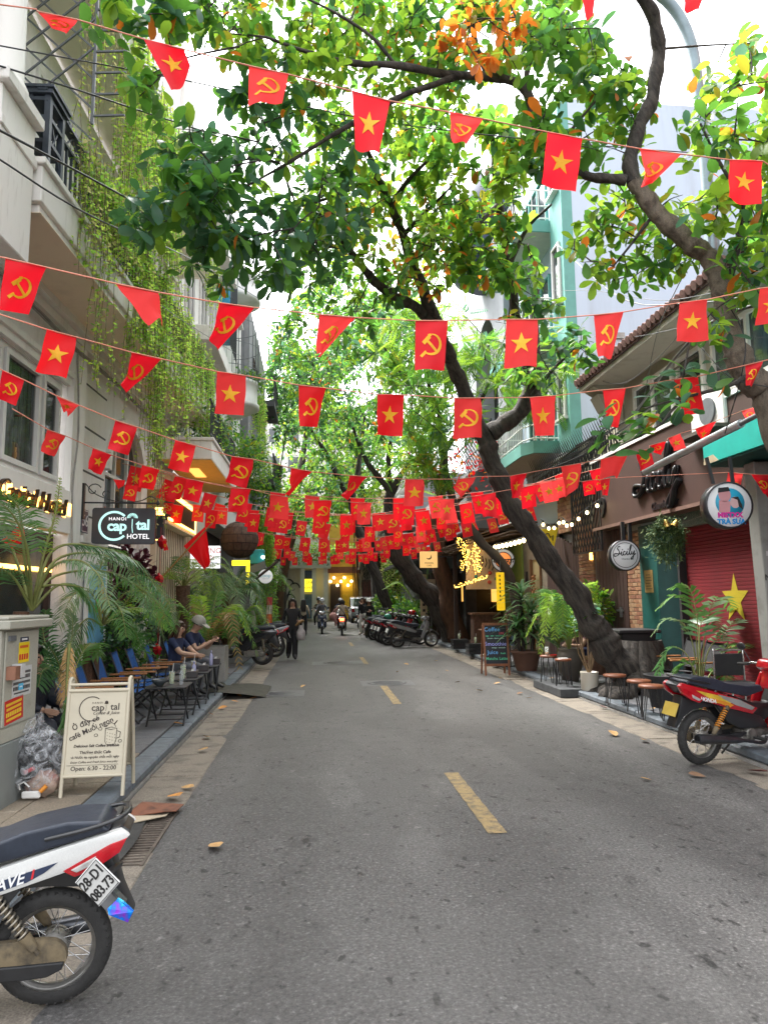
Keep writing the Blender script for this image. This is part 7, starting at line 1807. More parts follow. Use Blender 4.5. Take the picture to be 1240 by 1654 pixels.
def person(label,loc,rz,pose,tops,height=1.62,hair='long',hairm=None,extra=None,group=None,sleeves='long',rad=None,headgear=None,crouch=None):
    """tops: dict(top, legs, shoes) materials; body is one skinned surface, coloured by what covers each limb"""
    t=thing('person',label,'person',loc,group,rz=rz); sc=height/1.62; t.scale=(sc,)*3
    keys=list(pose); idx={k: i for i,k in enumerate(keys)}
    me=bpy.data.meshes.new('body'); me.from_pydata([pose[k] for k in keys],[(idx[a],idx[b]) for a,b in BONES],[]); me.update()
    o=bpy.data.objects.new('body',me); COL.objects.link(o)
    md=o.modifiers.new('s','SKIN'); md.use_smooth_shade=True
    RR=dict(RAD); RR.update(rad or {})
    for k in keys:
        sv=me.skin_vertices[0].data[idx[k]]; sv.radius=RR[k]; sv.use_root=(k == 'pelvis')
    sb_=o.modifiers.new('d','SUBSURF'); sb_.levels=2; sb_.render_levels=2
    dg=bpy.context.evaluated_depsgraph_get(); ev=bpy.data.meshes.new_from_object(o.evaluated_get(dg))
    bpy.data.objects.remove(o)
    ms=[M_skin,tops['top'],tops['legs'],tops['shoes']]
    ev.materials.clear()
    for m in ms: ev.materials.append(m)
    B=[(np.array(pose[a]),np.array(pose[b]),a,b) for a,b in BONES]
    for f in ev.polygons:
        c=np.array(f.center[:]); best=None
        for a,b,ka,kb in B:
            ab=b-a; u=min(1,max(0,float(np.dot(c-a,ab)/np.dot(ab,ab)))); dd=float(np.linalg.norm(c-a-ab*u))
            if best is None or dd<best[0]: best=(dd,ka,kb,u)
        _,ka,kb,u=best
        if kb in ('head','crown') or (kb == 'neck' and u>.75): i=0
        elif kb in ('spine','chest','neck','shl','shr'): i=1
        elif kb in ('ell','elr'): i=1 if (sleeves == 'long' or u<.62) else 0
        elif kb in ('wrl','wrr'): i=1 if sleeves == 'long' and u<.85 else 0
        elif kb in ('tol','tor'): i=3
        elif kb in ('anl','anr') and u>.93: i=3
        else: i=2
        f.material_index=i; f.use_smooth=True
    o=link('body',ev,t)
    hd=(Vector(pose['head'])+Vector(pose['crown']))/2; up=(Vector(pose['crown'])-Vector(pose['neck'])).normalized(); fw=Vector((0,-1,0)); fw=(fw-up*fw.dot(up)).normalized(); sd=fw.cross(up)
    if extra and 'turn' in extra: q=Quaternion(up,extra['turn']); fw=q @ fw; sd=q @ sd
    hd=hd+up*.01
    F=lambda a,b,c: hd+sd*a+fw*b+up*c
    mb=MB()
    for s in (-1,1): mb.sphere(F(s*.03,.078,.0),.0095,8,6)
    mb.build('eyes',M_letter,t)
    MB().tube([F(0,.075,.012),F(0,.1,-.028),F(0,.085,-.04)],[.008,.014,.008],6).build('nose',M_skin,t)
    MB().tube([F(-.022,.078,-.062),F(0,.086,-.06),F(.022,.078,-.062)],.006,5).build('mouth',mat('lips',(.3,.09,.08),.5,var=0),t)
    mb=MB()
    for s in (-1,1): mb.sphere(F(s*.08,.0,-.01),.024,8,6,(.5,.8,1.2))
    mb.build('ears',M_skin,t)
    hm=hairm or M_hair
    mb=MB()
    def hp(u,v):
        a=2*PI*u; e=PI*.56*v
        x,y,z=math.sin(e)*math.sin(a),math.sin(e)*math.cos(a),math.cos(e)
        k=1.0; fr=.03 if y>.55 and v>.6 else 0
        return F(x*.093,y*.1-.012-fr*1.2,z*.105+.012+(fr*1.3))
    mb.grid(hp,18,8)
    if hair == 'long':
        ln=extra.get('hairlen',.3) if extra else .3
        for s in (-1,1): mb.tube([F(s*.07,.035,.05),F(s*.088,.02,-.06),F(s*.09,.015,-.16),F(s*.08,.02,-.08-ln)],[.03,.034,.036,.02],8)
        for k in range(5): mb.tube([F((k-2)*.035,-.07,.05),F((k-2)*.042,-.085,-.1),F((k-2)*.045,-.1,-.1-ln)],[.035,.04,.026],7)
    elif hair == 'bob':
        for k in range(7):
            a=PI*(k/6)+PI; mb.tube([F(.08*math.cos(a),.06*math.sin(a)-.01,.04),F(.1*math.cos(a),.08*math.sin(a)-.01,-.06),F(.08*math.cos(a),.07*math.sin(a)-.01,-.13)],[.035,.042,.028],7)
    mb.build('hair',hm,t)
    if headgear:
        kind,m_=headgear; mb=MB()
        mb.grid(lambda u,v: F(math.sin(PI*.54*v)*math.sin(2*PI*u)*.118,math.sin(PI*.54*v)*math.cos(2*PI*u)*.128-.01,math.cos(PI*.54*v)*.125+.03),20,8)
        if kind == 'cap': mb.prism([F(-.09,.09,.045),F(-.07,.19,.03),F(0,.22,.025),F(.07,.19,.03),F(.09,.09,.045)],up*.012)
        else: mb.prism([F(-.1,.07,.03),F(-.06,.15,.03),F(.06,.15,.03),F(.1,.07,.03)],up*.01)
        mb.build('cap' if kind == 'cap' else 'helmet',m_,t)
        if kind == 'mask':
            pass
    mb=MB()
    for s in ('l','r'):
        wr_,el=Vector(pose['wr' +s]),Vector(pose['el' +s]); d=(wr_-el).normalized()
        hand_mb(mb,wr_,d,Vector((-1 if s == 'l' else 1,-.3,-.2)),1.0,(extra or {}).get('curl',.55))
    mb.build('hands',M_skin,t)
    return t

# woman in black walking towards us
p=gr(472,1067)
walk=dict(STAND,wrl=(.16,-.2,1.02),ell=(.22,.0,1.08),elr=(-.24,.04,1.07),wrr=(-.27,-.05,.86),knl=(.07,-.1,.48),anl=(.06,-.12,.1),tol=(.07,-.27,.04),knr=(-.08,-.02,.46),anr=(-.09,.16,.14),tor=(-.1,.05,.04))
wb_=person('woman in loose black top and trousers walking towards us with a plastic bag',(p.x,p.y,.03),R(6),walk,dict(top=C_blk,legs=C_blk,shoes=C_shoe),1.66,'long',extra=dict(hairlen=.12),rad=dict(knl=(.085,.085),knr=(.085,.085),anl=(.08,.08),anr=(.08,.08),hil=(.1,.1),hir=(.1,.1),chest=(.155,.11),spine=(.15,.11),pelvis=(.15,.12)))
bg=thing('plastic_bag','translucent white plastic bag held by the woman in black','bag',(p.x+.24,p.y-.26,.55)); mb=MB()
mb.lathe([(.02,0),(.1,.02),(.13,.12),(.12,.24),(.06,.34),(.05,.42)],12,(0,0,0)); mb.tube([(-.05,0,.4),(-.03,0,.5),(0,0,.53),(.03,0,.5),(.05,0,.4)],.008,5); mb.build('bag_body',mat('bag_film',(.36,.34,.34),.4,var=.3,scale=9,bump=.3),bg)
br2=thing('brown_purse','brown folded cloth held in the arm of the woman in black','cloth',(p.x+.2,p.y-.3,1.06)); MB().tube([(-.1,0,-.1),(-.02,-.02,-.03),(.08,0,.03),(.13,.0,.02)],[.04,.07,.07,.03],9,sq=.6).build('cloth',mat('tan_cloth',(.2,.12,.05),.85,var=.3),br2)
# far walker seen from behind
p=gr(490,1029)
back=dict(STAND,ell=(.24,.03,1.08),wrl=(.26,-.1,.92),elr=(-.24,.03,1.08),wrr=(-.26,-.1,.92),anr=(-.09,.14,.13),tor=(-.1,.02,.05),anl=(.09,-.1,.09),tol=(.1,-.24,.035))
person('woman walking away with long black hair, beige sleeves and black trousers',(p.x,p.y,.02),R(178),back,dict(top=C_cream,legs=C_blk,shoes=C_shoe),1.66,'long',extra=dict(hairlen=.35),rad=dict(knl=(.08,.08),knr=(.08,.08),anl=(.07,.07),anr=(.07,.07)))
# pair on the right: camouflage trousers and white trousers
p=gr(596,1033)
pose=dict(STAND,ell=(.22,-.04,1.1),wrl=(.06,-.24,1.16),elr=(-.21,-.04,1.09),wrr=(-.04,-.23,1.12),anr=(-.09,.1,.11),tor=(-.1,-.03,.04))
person('woman in black top and camouflage trousers walking with folded arms and white cap',(p.x,p.y,.03),R(2),pose,dict(top=C_blk,legs=C_camo,shoes=C_shoe),1.62,'long',extra=dict(hairlen=.2),rad=dict(knl=(.1,.1),knr=(.1,.1),anl=(.085,.085),anr=(.085,.085),hil=(.105,.1),hir=(.105,.1)),headgear=('cap',C_white))
p=gr(586,1027)
person('woman in dark jacket and white trousers holding a drink to her mouth',(p.x,p.y,.03),R(-35),dict(STAND,wrl=(.04,-.2,1.36),ell=(.2,-.12,1.16)),dict(top=C_blk,legs=C_white,shoes=C_shoew),1.7,'long',M_hairb,extra=dict(hairlen=.25),rad=dict(knl=(.09,.09),knr=(.09,.09),anl=(.085,.085),anr=(.085,.085)))
# riders
RIDE=dict(SIT,pelvis=(0,.02,.9),spine=(0,0,1.06),chest=(0,-.02,1.24),neck=(0,-.03,1.39),head=(0,-.06,1.475),crown=(0,-.06,1.55),shl=(.17,-.03,1.31),shr=(-.17,-.03,1.31),ell=(.27,-.2,1.12),elr=(-.27,-.2,1.12),wrl=(.3,-.42,1.06),wrr=(-.3,-.42,1.06),
            hil=(.1,.0,.88),hir=(-.1,.0,.88),knl=(.19,-.34,.74),knr=(-.19,-.34,.74),anl=(.17,-.28,.42),anr=(-.17,-.28,.42),tol=(.18,-.42,.38),tor=(-.18,-.42,.38))
M_helm=mat('helmet_white',(.5,.52,.55),.25,var=.05,coat=.5); M_helm2=mat('helmet_dark',(.05,.06,.08),.25,coat=.5)
r1=person('scooter rider in grey jacket, pale helmet and face mask coming towards us',(.26,35.2,.02),0,RIDE,dict(top=C_grey,legs=cloth('beige_trousers',(.3,.26,.2)),shoes=C_shoe),1.68,'short',headgear=('helmet',M_helm))
mk=thing('face_mask','white face mask on the rider in the grey jacket','mask',(.26,35.06,1.54)); MB().sphere((0,0,0),.075,10,8,(1,.8,.75)).build('mask',C_white,mk)
person('pillion passenger with helmet behind the rider in the grey jacket',(.1,35.75,.05),0,RIDE,dict(top=C_olive,legs=C_blk,shoes=C_shoe),1.7,'short',headgear=('helmet',M_helm2))
person('second rider in dark vest and white cap farther behind on the white scooter',(1.35,41.2,.02),R(-2),RIDE,dict(top=C_navy,legs=C_white,shoes=C_shoew),1.68,'short',headgear=('helmet',M_helm),sleeves='short')
r3=person('woman in cream top with crossbody strap riding away on the red scooter',(1.16,32.95,.02),R(180),RIDE,dict(top=C_cream,legs=C_maroon,shoes=C_shoe),1.64,'bob')
sb1=thing('shoulder_strap','dark strap across the back of the woman on the red scooter','strap',(1.16,32.8,1.2)); MB().tube([(-.13,.0,.14),(-.02,-.03,.0),(.12,.0,-.2)],.012,5).build('strap',C_blk,sb1)
pb=thing('pink_bag','big pink cloth bag carried at the left side of the red scooter rider','bag',(.76,32.9,.78)); mb=MB()
mb.sphere((0,0,.1),.2,14,10,(.95,.8,1)); mb.tube([(.05,-.1,.0),(.12,-.12,-.15),(.1,-.1,-.32)],[.09,.08,.03],8); mb.tube([(-.1,0,.2),(.05,0,.42),(.2,.05,.5)],.02,6); mb.build('cloth',cloth('pink_cloth',(.4,.2,.18),var=.3),pb)

# seated guests of the pavement cafe
person('woman in navy T-shirt leaning on the cafe table',(-2.3,12.0,.12),R(72),dict(SIT,ell=(.2,-.22,.72),wrl=(.05,-.42,.66),elr=(-.2,-.22,.72),wrr=(-.05,-.44,.68)),dict(top=C_navy,legs=C_grey,shoes=C_shoe),1.6,'long',M_hairb,extra=dict(hairlen=.1),sleeves='short')
person('guest in grey cap and navy shirt looking at a phone at the cafe tables',(-2.2,12.95,.12),R(72),dict(SIT,wrl=(.05,-.4,.84),ell=(.19,-.2,.68),wrr=(-.02,-.4,.82),elr=(-.19,-.2,.68),head=(0,-.12,1.06),crown=(0,-.13,1.13)),dict(top=C_navy,legs=C_grey,shoes=C_shoe),1.66,'short',headgear=('cap',cloth('grey_cap',(.28,.27,.23))),sleeves='short')
ph=thing('phone','dark phone held up by the guest in the grey cap','phone',at(309,1046,12.9)); MB().box(-.04,.04,-.006,.006,-.08,.08).build('case',M_bpaint,ph,bevel=.008)
pj=mat('puffer_navy',(.014,.018,.03),.6,var=.4,scale=8,bump=.8)
person('person in quilted black jacket sitting behind the grey cabinet',(-2.75,7.2,.06),R(70),dict(SIT,shl=(.19,-.04,.9),shr=(-.19,-.04,.9)),dict(top=pj,legs=pj,shoes=C_shoe),1.58,'short',M_hair,rad=dict(chest=(.2,.16),spine=(.2,.17),shl=(.1,.1),shr=(.1,.1),ell=(.085,.085),elr=(.085,.085),pelvis=(.2,.16),hil=(.12,.12),hir=(.12,.12)))
# right side guests
q=at(784,1050,16.6)
person('seated guest in pale jeans and pale shoes behind the chalkboard menu',(4.75,17.2,.12),R(-95),dict(SIT,knr=(-.14,-.45,.46),anr=(-.2,-.62,.14),tor=(-.2,-.78,.12),knl=(.1,-.4,.48),anl=(.12,-.52,.12),wrl=(.06,-.26,.82),ell=(.2,-.1,.7)),dict(top=C_blk,legs=C_jean,shoes=C_shoew),1.64,'long',M_hairb)
person('guest mostly hidden by the clay urn with forearm reaching to the little table',(5.25,13.75,.12),R(-70),dict(SIT,wrl=(.1,-.5,.62),ell=(.22,-.26,.6)),dict(top=C_maroon,legs=C_navy,shoes=C_shoe),1.6,'short',sleeves='short')
# ================================================================== STREET FURNITURE, CAFE TABLES
M_cab=mat('cabinet_paint',(.36,.35,.29),.6,col2=(.24,.23,.19),mix=.34,scale=4,bump=.1,fine=.08)
M_cabm=mat('cabinet_metal',(.23,.25,.24),.5,metal=.2,col2=(.16,.17,.16),mix=.38,scale=3)
M_rbrick=mat('red_brick',(.28,.085,.05),.8,var=.25,scale=9,bump=.3)
cb=thing('utility_cabinet','weathered grey electric cabinet with stickers on a brick base at the left edge','cabinet',(-2.98,5.68,.12),rz=R(-3))
mb=MB(); mb.box(0,.62,.02,.66,.48,1.33); mb.build('box',M_cab,cb,bevel=.008)
mb=MB(); mb.box(-.04,.7,-.03,.74,1.33,1.4); mb.box(-.02,.68,-.01,.72,1.4,1.43); mb.build('cap',M_cab,cb,bevel=.01)
MB().box(.621,.634,.07,.63,.6,1.31).build('side_door',M_cab,cb,bevel=.004); MB().box(.621,.63,.02,.66,.482,.585).build('door_sill',M_cab,cb)
MB().box(.05,.6,.005,.019,.6,1.3).build('front_door',M_cab,cb,bevel=.004)
MB().box(.6,.64,.0,.68,.0,.475).build('base_plate',M_cabm,cb,bevel=.004); MB().box(0,.595,.04,.66,0,.475).build('brick_core',M_mort,cb)
b0=None
for r_ in range(6):
    for k in range(3+r_ % 2):
        w_=.19 if not (r_ % 2 and k in (0,3)) else .09
        x=.1+k*.2 if not r_ % 2 else (.05 if k == 0 else (.55 if k == 3 else .2+(k-1)*.2))
        if w_ == .19 and b0 is not None: o=inst(b0,cb)
        else:
            o=MB().box(-w_/2,w_/2,0,.05,0,.068).build('brick',M_rbrick,cb,bevel=.004)
            if w_ == .19: b0=o
        o.location=(x,.002+rnd.uniform(-.003,.003),r_*.079+.004)
def sticker(y0,y1,z0,z1,m,lines,lm,x=.6345,rot=0):
    s=MB().box(0,.0015,-(y1-y0)/2,(y1-y0)/2,-(z1-z0)/2,(z1-z0)/2).build('sticker',m,cb); s.location=(x,(y0+y1)/2,(z0+z1)/2); s.rotation_euler=(rot,0,0)
    mb=MB()
    for (zz,h,wf) in lines:
        w_=(y1-y0)*wf; n_=max(3,int(w_/(h*.8)))
        for k in range(n_): mb.box(.0016,.0022,-w_/2+k*w_/n_,-w_/2+(k+.72)*w_/n_,zz-h/2,zz+h/2)
    mb.build('print',lm,s); return s
M_ys=mat('sticker_yellow',(.75,.55,.01),.5,var=.08); M_rs=mat('sticker_red',(.5,.02,.015),.5,var=.1); M_wsck=mat('sticker_white',(.5,.5,.49),.6,var=.15,scale=20); M_prr=mat('print_red',(.55,.03,.02),.5,var=0)
sticker(.28,.46,1.06,1.22,M_ys,((.045,.022,.8),(-.035,.045,.9)),M_prr); sticker(.3,.44,1.225,1.26,M_navy,((0,.015,.7),),M_wprint)
sticker(.2,.52,.8,1.03,M_wsck,((.07,.02,.9),(.035,.03,.85),(-.01,.02,.9),(-.05,.03,.9),(-.085,.012,.8)),M_letter); sticker(.3,.38,.85,.9,mat('sticker_cyan',(.1,.45,.7),.5,var=0),((0,.01,.6),),M_wprint,x=.637)
sticker(.1,.4,.62,.78+.02,M_rs,((.055,.02,.85),(.02,.02,.8),(-.02,.032,.85),(-.06,.02,.8)),mat('print_yellow',(.75,.55,.03),.5,var=0),rot=.08)
nb=MB().box(0,.07,-.04,.04,-.05,.05).build('meter_box',mat('rust_box',(.22,.1,.06),.7,var=.3),cb); nb.location=(.635,.13,1.0)
MB().box(.636,.71,.172,.24,.96,1.06).build('paper_roll',M_wsck,cb); MB().box(.634,.65,.1,.2,1.24,1.28).build('handle',M_greyiron,cb)
s_=MB().box(-.07,.07,-.0015,0,-.12,.12).build('sticker',M_ys,cb); s_.location=(.5,.0045,.93); s2_=MB().lathe([(0,-.001),(.05,-.001),(.05,0),(0,0)],18,axis='y').build('sticker',mat('sticker_lime',(.45,.6,.3),.5,var=0),cb); s2_.location=(.52,.0045,1.22)
mb=MB()
for k in range(5): mb.box(-.05,.05-.02*(k % 2),-.0022,-.0016,-.09+k*.04,-.07+k*.04)
mb.build('print',M_prr,s_)
# clear rubbish bag
M_bagc=bpy.data.materials.new('clear_film_plastic'); M_bagc.use_nodes=True
_N,_L=M_bagc.node_tree.nodes,M_bagc.node_tree.links
_o=_N['Material Output']; _tr=_N.new('ShaderNodeBsdfTransparent'); _gl=_N['Principled BSDF']; _gl.inputs['Base Color'].default_value=(.75,.77,.8,1); _gl.inputs['Roughness'].default_value=.12
_nz=_N.new('ShaderNodeTexNoise'); _nz.inputs['Scale'].default_value=8; _nz.inputs['Detail'].default_value=5; _nz.inputs['Distortion'].default_value=2.5; _tc=_N.new('ShaderNodeTexCoord'); _L.new(_tc.outputs['Object'],_nz.inputs[0])
_bp=_N.new('ShaderNodeBump'); _bp.inputs['Distance'].default_value=.05; _L.new(_nz.outputs[0],_bp.inputs['Height']); _L.new(_bp.outputs[0],_gl.inputs['Normal'])
_rp=_N.new('ShaderNodeValToRGB'); _e=_rp.color_ramp.elements; _e[0].position=.42; _e[0].color=(.05,.05,.05,1); _e[1].position=.68; _e[1].color=(.5,.5,.5,1); _L.new(_nz.outputs[0],_rp.inputs[0])
_mx=_N.new('ShaderNodeMixShader'); _L.new(_rp.outputs[0],_mx.inputs[0]); _L.new(_tr.outputs[0],_mx.inputs[1]); _L.new(_gl.outputs[0],_mx.inputs[2]); _L.new(_mx.outputs[0],_o.inputs['Surface'])
M_binblk=mat('black_bin_liner',(.012,.012,.013),.25,var=.3,scale=5,bump=1.0)
p=gr(66,1296,.122)
bgc=thing('rubbish_bag','clear plastic bag of rubbish with black liner inside beside the menu board','bag',(p.x-.1,p.y+.2,.122),rz=.0)
def blob(mb,c,r,sx,sy,sz,seed,amp=.08,n=26,k=16):
    g=random.Random(seed); ph=[g.uniform(0,6) for _ in range(9)]
    b=len(mb.v); mb.sphere((0,0,0),1,n,k)
    for i in range(b,len(mb.v)):
        v=Vector(mb.v[i]); f=1+amp*(math.sin(v.x*5+ph[0])*math.sin(v.z*4+ph[1])+.7*math.sin(v.y*9+ph[2]+v.z*5)+.5*math.sin(v.x*14+v.z*11+ph[3])+.35*math.sin(v.y*23+v.x*17+ph[4]))
        mb.v[i]=(c[0]+v.x*r*sx*f,c[1]+v.y*r*sy*f,c[2]+v.z*r*sz*f)
    return mb
blob(MB(),(-.02,.02,.28),.19,1,.85,1.1,3,.12,40,26).build('black_liner',M_binblk,bgc); blob(MB(),(.06,-.05,.12),.13,.95,.8,.8,8,.1).build('food_waste',mat('mixed_waste',(.4,.3,.24),.7,col2=(.2,.05,.04),mix=.45,scale=7),bgc)
o=blob(MB(),(0,0,.27),.225,1,.9,1.15,5,.07,48,30); o.tube([(0,0,.46),(-.02,0,.54),(-.05,-.03,.58)],[.13,.06,.1],12); o.build('clear_film',M_bagc,bgc)
MB().box(-.06,.08,-.17,-.14,.02,.075).build('white_carton',M_white,bgc,bevel=.01); MB().tube([(-.07,-.165,.09),(-.08,-.17,.13),(-.04,-.175,.15),(.0,-.17,.11)],.007,6).build('white_handle',M_white,bgc); MB().tube([(.08,-.165,.07),(.12,-.15,.11)],.018,6).build('orange_peel',M_orspring,bgc); MB().tube([(-.04,-.175,.22),(.03,-.175,.25)],.018,6).build('red_wrapper',M_rpaint,bgc)

# cream A-board
pL=Vector((-1.99,6.02,.124)); pR=Vector((-1.555,6.05,.124))
M_cream2=mat('cream_metal',(.5,.45,.34),.45,var=.06,scale=4); M_ink=mat('brown_ink',(.035,.025,.02),.6,var=0)
abp=gr(148,1287,.122)
ab=thing('menu_board','cream folding pavement board printed with coffee cup and opening hours','sign board',(abp.x,abp.y,.122),rz=R(2))
H_=.87; w_=.235; ln=.13     # front leaf leans back
fr=MB()
for s in (-1,1): fr.tube(catmull([(s*w_,0,0),(s*w_,ln*.5,H_*.5),(s*w_,ln,H_-.03),(s*w_,ln+.03,H_+.03),(s*w_,ln+.08,H_+.02),(s*w_,ln+.09,H_-.04),(s*w_,ln+.2,H_*.5),(s*w_,ln+.27,0)],4),.0155,8)
fr.tube([(-w_,ln*.17,.155),(w_,ln*.17,.155)],.014,8); fr.tube([(-w_,ln*.93,H_*.93),(w_,ln*.93,H_*.93)],.016,8); fr.tube([(-w_,ln*.99,H_*.985),(w_,ln*.99,H_*.985)],.012,8); fr.tube([(-w_,ln+.29,.155),(w_,ln+.29,.155)],.012,8)
fr.build('frame',M_cream2,ab)
a=(0,ln*.17,.16); b=(0,ln*.92,H_*.92)
dv=Vector(b)-Vector(a)
MB().add([(-w_,a[1],a[2]),(w_,a[1],a[2]),(w_,b[1],b[2]),(-w_,b[1],b[2]),(-w_,a[1]+.006,a[2]),(w_,a[1]+.006,a[2]),(w_,b[1]+.006,b[2]),(-w_,b[1]+.006,b[2])],[(0,1,2,3),(7,6,5,4),(0,4,5,1),(1,5,6,2),(2,6,7,3),(3,7,4,0)]).build('panel',M_cream2,ab)
MB().add([(-w_,ln+.29,.16),(w_,ln+.29,.16),(w_,ln+.1,H_*.92),(-w_,ln+.1,H_*.92)],[(3,2,1,0)]).build('back_panel',M_cream2,ab)
upv=dv.normalized()
def AB(x,v,off=.0025):
    """v = fraction of the panel's height"""
    q=Vector(a)+dv*v; return face_mat(q+Vector((x,-off,0)),(1,0,0),upv)
text('cap',.075,ab,AB(.0,.80),M_ink,depth=.0005,bold=.0006); text('tal',.075,ab,AB(.135,.806),M_ink,depth=.0005,bold=.0006); text('HANOI',.02,ab,AB(-.005,.86),M_ink,depth=.0005,spacing=1.5)
text('Coffee & Juice',.036,ab,AB(.065,.735),M_ink,depth=.0005,shear=.45); text('Ở đây có',.058,ab,AB(-.085,.62) @ Matrix.Rotation(R(22),4,'Z'),M_ink,depth=.0005,bold=.0008); text('café Muối ngon',.058,ab,AB(-.04,.545) @ Matrix.Rotation(R(24),4,'Z'),M_ink,depth=.0005,bold=.0008)
text('Delicious Salt Coffee available',.029,ab,AB(.01,.345),M_ink,depth=.0005,bold=.0007,shear=.15); text('Thưởng thức Cafe',.032,ab,AB(.005,.268),M_ink,depth=.0005,bold=.0006); text('và Nước ép nguyên chất mỗi ngày',.0265,ab,AB(.005,.212),M_ink,depth=.0005,bold=.0002)
text('Enjoy Coffee and Fresh Juice everyday',.0235,ab,AB(.0,.155),M_ink,depth=.0005,shear=.3); text('Open: 6:30 - 22:00',.046,ab,AB(.0,.08),M_ink,depth=.0005,bold=.0004)
def abt(pts,r_=.0022): return [tuple((AB(0,0,.003) @ Vector((x,y,0)))) for x,y in pts]
mb=MB(); LH=dv.length
mb.tube(abt([(-.05+.095*math.cos(R(t)),LH*.79+.095*math.sin(R(t))) for t in range(55,310,12)]),.0035,5)
mb.tube(abt([(.062,LH*.83),(.066,LH*.8),(.062,LH*.76)]),.0012,4); mb.sphere(abt([(.065,LH*.865)])[0],.013,8,6); mb.tube(abt([(.05,LH*.85),(.08,LH*.85)]),.003,4)
cx,cy=.115,LH*.44
mb.tube(abt([(cx-.045,cy+.07),(cx-.042,cy-.03),(cx-.03,cy-.055),(cx+.03,cy-.055),(cx+.042,cy-.03),(cx+.045,cy+.07)]),.002,5); mb.tube(abt([(cx-.045,cy+.07),(cx,cy+.06),(cx+.045,cy+.07),(cx,cy+.08),(cx-.045,cy+.07)]),.002,5)
mb.tube(abt([(cx+.045,cy+.05),(cx+.075,cy+.04),(cx+.07,cy),(cx+.042,cy-.01)]),.0026,5); mb.tube(abt([(cx-.04,cy+.08),(cx-.025,cy+.1),(cx,cy+.115),(cx+.025,cy+.1),(cx+.035,cy+.08)]),.002,5); mb.tube(abt([(cx+.02,cy+.1),(cx+.045,cy+.13)]),.004,5)
for (x,y) in ((-.0,LH*.47),(.03,LH*.545),(.19,LH*.395)): mb.tube(abt([(x+.014*math.cos(t),y+.011*math.sin(t)) for t in [q*.7 for q in range(10)]]),.0018,4)
for k in range(14): mb.tube(abt([(cx-.03+.06*(k % 4)/3,cy+.04-.012*k*.5),(cx-.024+.06*(k % 4)/3,cy+.034-.012*k*.5)]),.0013,4)
mb.tube(abt([(-.21,LH*.12),(.19,LH*.12)]),.0012,4)
mb.build('printed_drawing',M_ink,ab)

# blue folding chairs
M_bluef=mat('chair_blue',(.012,.085,.3),.8,var=.2,scale=14,bump=.1); M_arm=mat('arm_wood',(.27,.11,.035),.45,var=.3,scale=4,stretch=(10,2,10)); M_blacks=mat('black_steel',(.018,.018,.02),.4,var=.2)
def folding_chair(label,loc,rz,fab=M_bluef,group='blue folding chairs in front of the hotel',arm=M_arm):
    t=thing('folding_chair',label,'chair',loc,group,rz=rz)     # faces +x
    MB().grid(lambda u,v: (-.2+.42*u,-.22+.44*v,.36+.03*u-.03*math.sin(PI*v)*math.sin(PI*u)),6,6).build('seat',fab,t)
    MB().grid(lambda u,v: (-.22-.14*v-.03*math.sin(PI*u),-.22+.44*u,.42+.4*v),6,6).add([(-.375,-.225,.8),(-.375,.225,.8),(-.355,.225,.84),(-.355,-.225,.84)],[(0,1,2,3)]).build('backrest',fab,t)
    for s in (-1,1):
        MB().box(-.24,.24,s*.25-.028,s*.25+.028,.56,.585).build('armrest',arm,t,bevel=.008)
        MB().tube([(-.22,s*.25,.0),(.2,s*.25,.38),(.22,s*.25,.56)],.013,7).build('leg',M_blacks,t)
        MB().tube([(.24,s*.235,.0),(-.2,s*.235,.38),(-.38,s*.235,.86)],.013,7).build('leg',M_blacks,t)
    MB().tube([(-.2,-.25,.02),(-.2,.25,.02)],.012,6).tube([(.22,-.235,.02),(.22,.235,.02)],.012,6).build('stretcher',M_blacks,t)
    return t
ch0=folding_chair('blue folding chair nearest the menu board with wooden arms',(-2.5,8.2,.12),R(5))
for k,(x,y,a,lb) in enumerate(((-2.48,8.95,8,'blue folding chair second from the menu board'),(-2.48,9.7,4,'blue folding chair third from the menu board facing the bowl table'),(-2.46,10.45,6,'blue folding chair fourth from the menu board'),(-2.42,11.1,3,'blue folding chair next to the woman in navy'),(-2.38,12.0,5,'blue folding chair under the woman in navy'),(-2.28,12.95,5,'blue folding chair under the guest in grey cap'))):
    c=copy_tree(ch0); c.location=(x,y,.12); c.rotation_euler=(0,0,R(a)); c['label']=lb
c=copy_tree(ch0); c.location=(-2.82,7.15,.12); c.rotation_euler=(0,0,R(-15)); c['label']='blue folding chair under the person in the quilted jacket behind the cabinet'
# black folding tables and what stands on them
def folding_table(label,loc,rz):
    t=thing('folding_table',label,'table',loc,'black folding cafe tables',rz=rz)
    MB().box(-.25,.25,-.3,.3,.45,.47).build('tabletop',mat('table_black',(.022,.022,.024),.65,var=.3,scale=5),t,bevel=.005)
    for s in (-1,1):
        MB().bar((s*.22,-.28,.0),(s*.22,.26,.45),.022,.012).build('leg',M_blacks,t); MB().bar((s*.2,.28,.0),(s*.2,-.26,.45),.022,.012).build('leg',M_blacks,t)
    MB().bar((-.22,-.2,.07),(.22,-.2,.07),.014).bar((-.2,.2,.07),(.2,.2,.07),.014).build('stretcher',M_blacks,t)
    return t
t0_=folding_table('nearest black folding table carrying the grey bowl and green drinks',(-1.87,9.5,.122),R(2))
for k,(x,y,a,lb) in enumerate(((-1.87,10.35,-3,'second black folding table carrying a carton and drink'),(-1.87,11.3,2,'third black folding table in front of the woman in navy'),(-1.87,12.3,1,'farthest black folding table by the concrete planter'))):
    c=copy_tree(t0_); c.location=(x,y,.122); c.rotation_euler=(0,0,R(a)); c['label']=lb
TZ=.122+.472
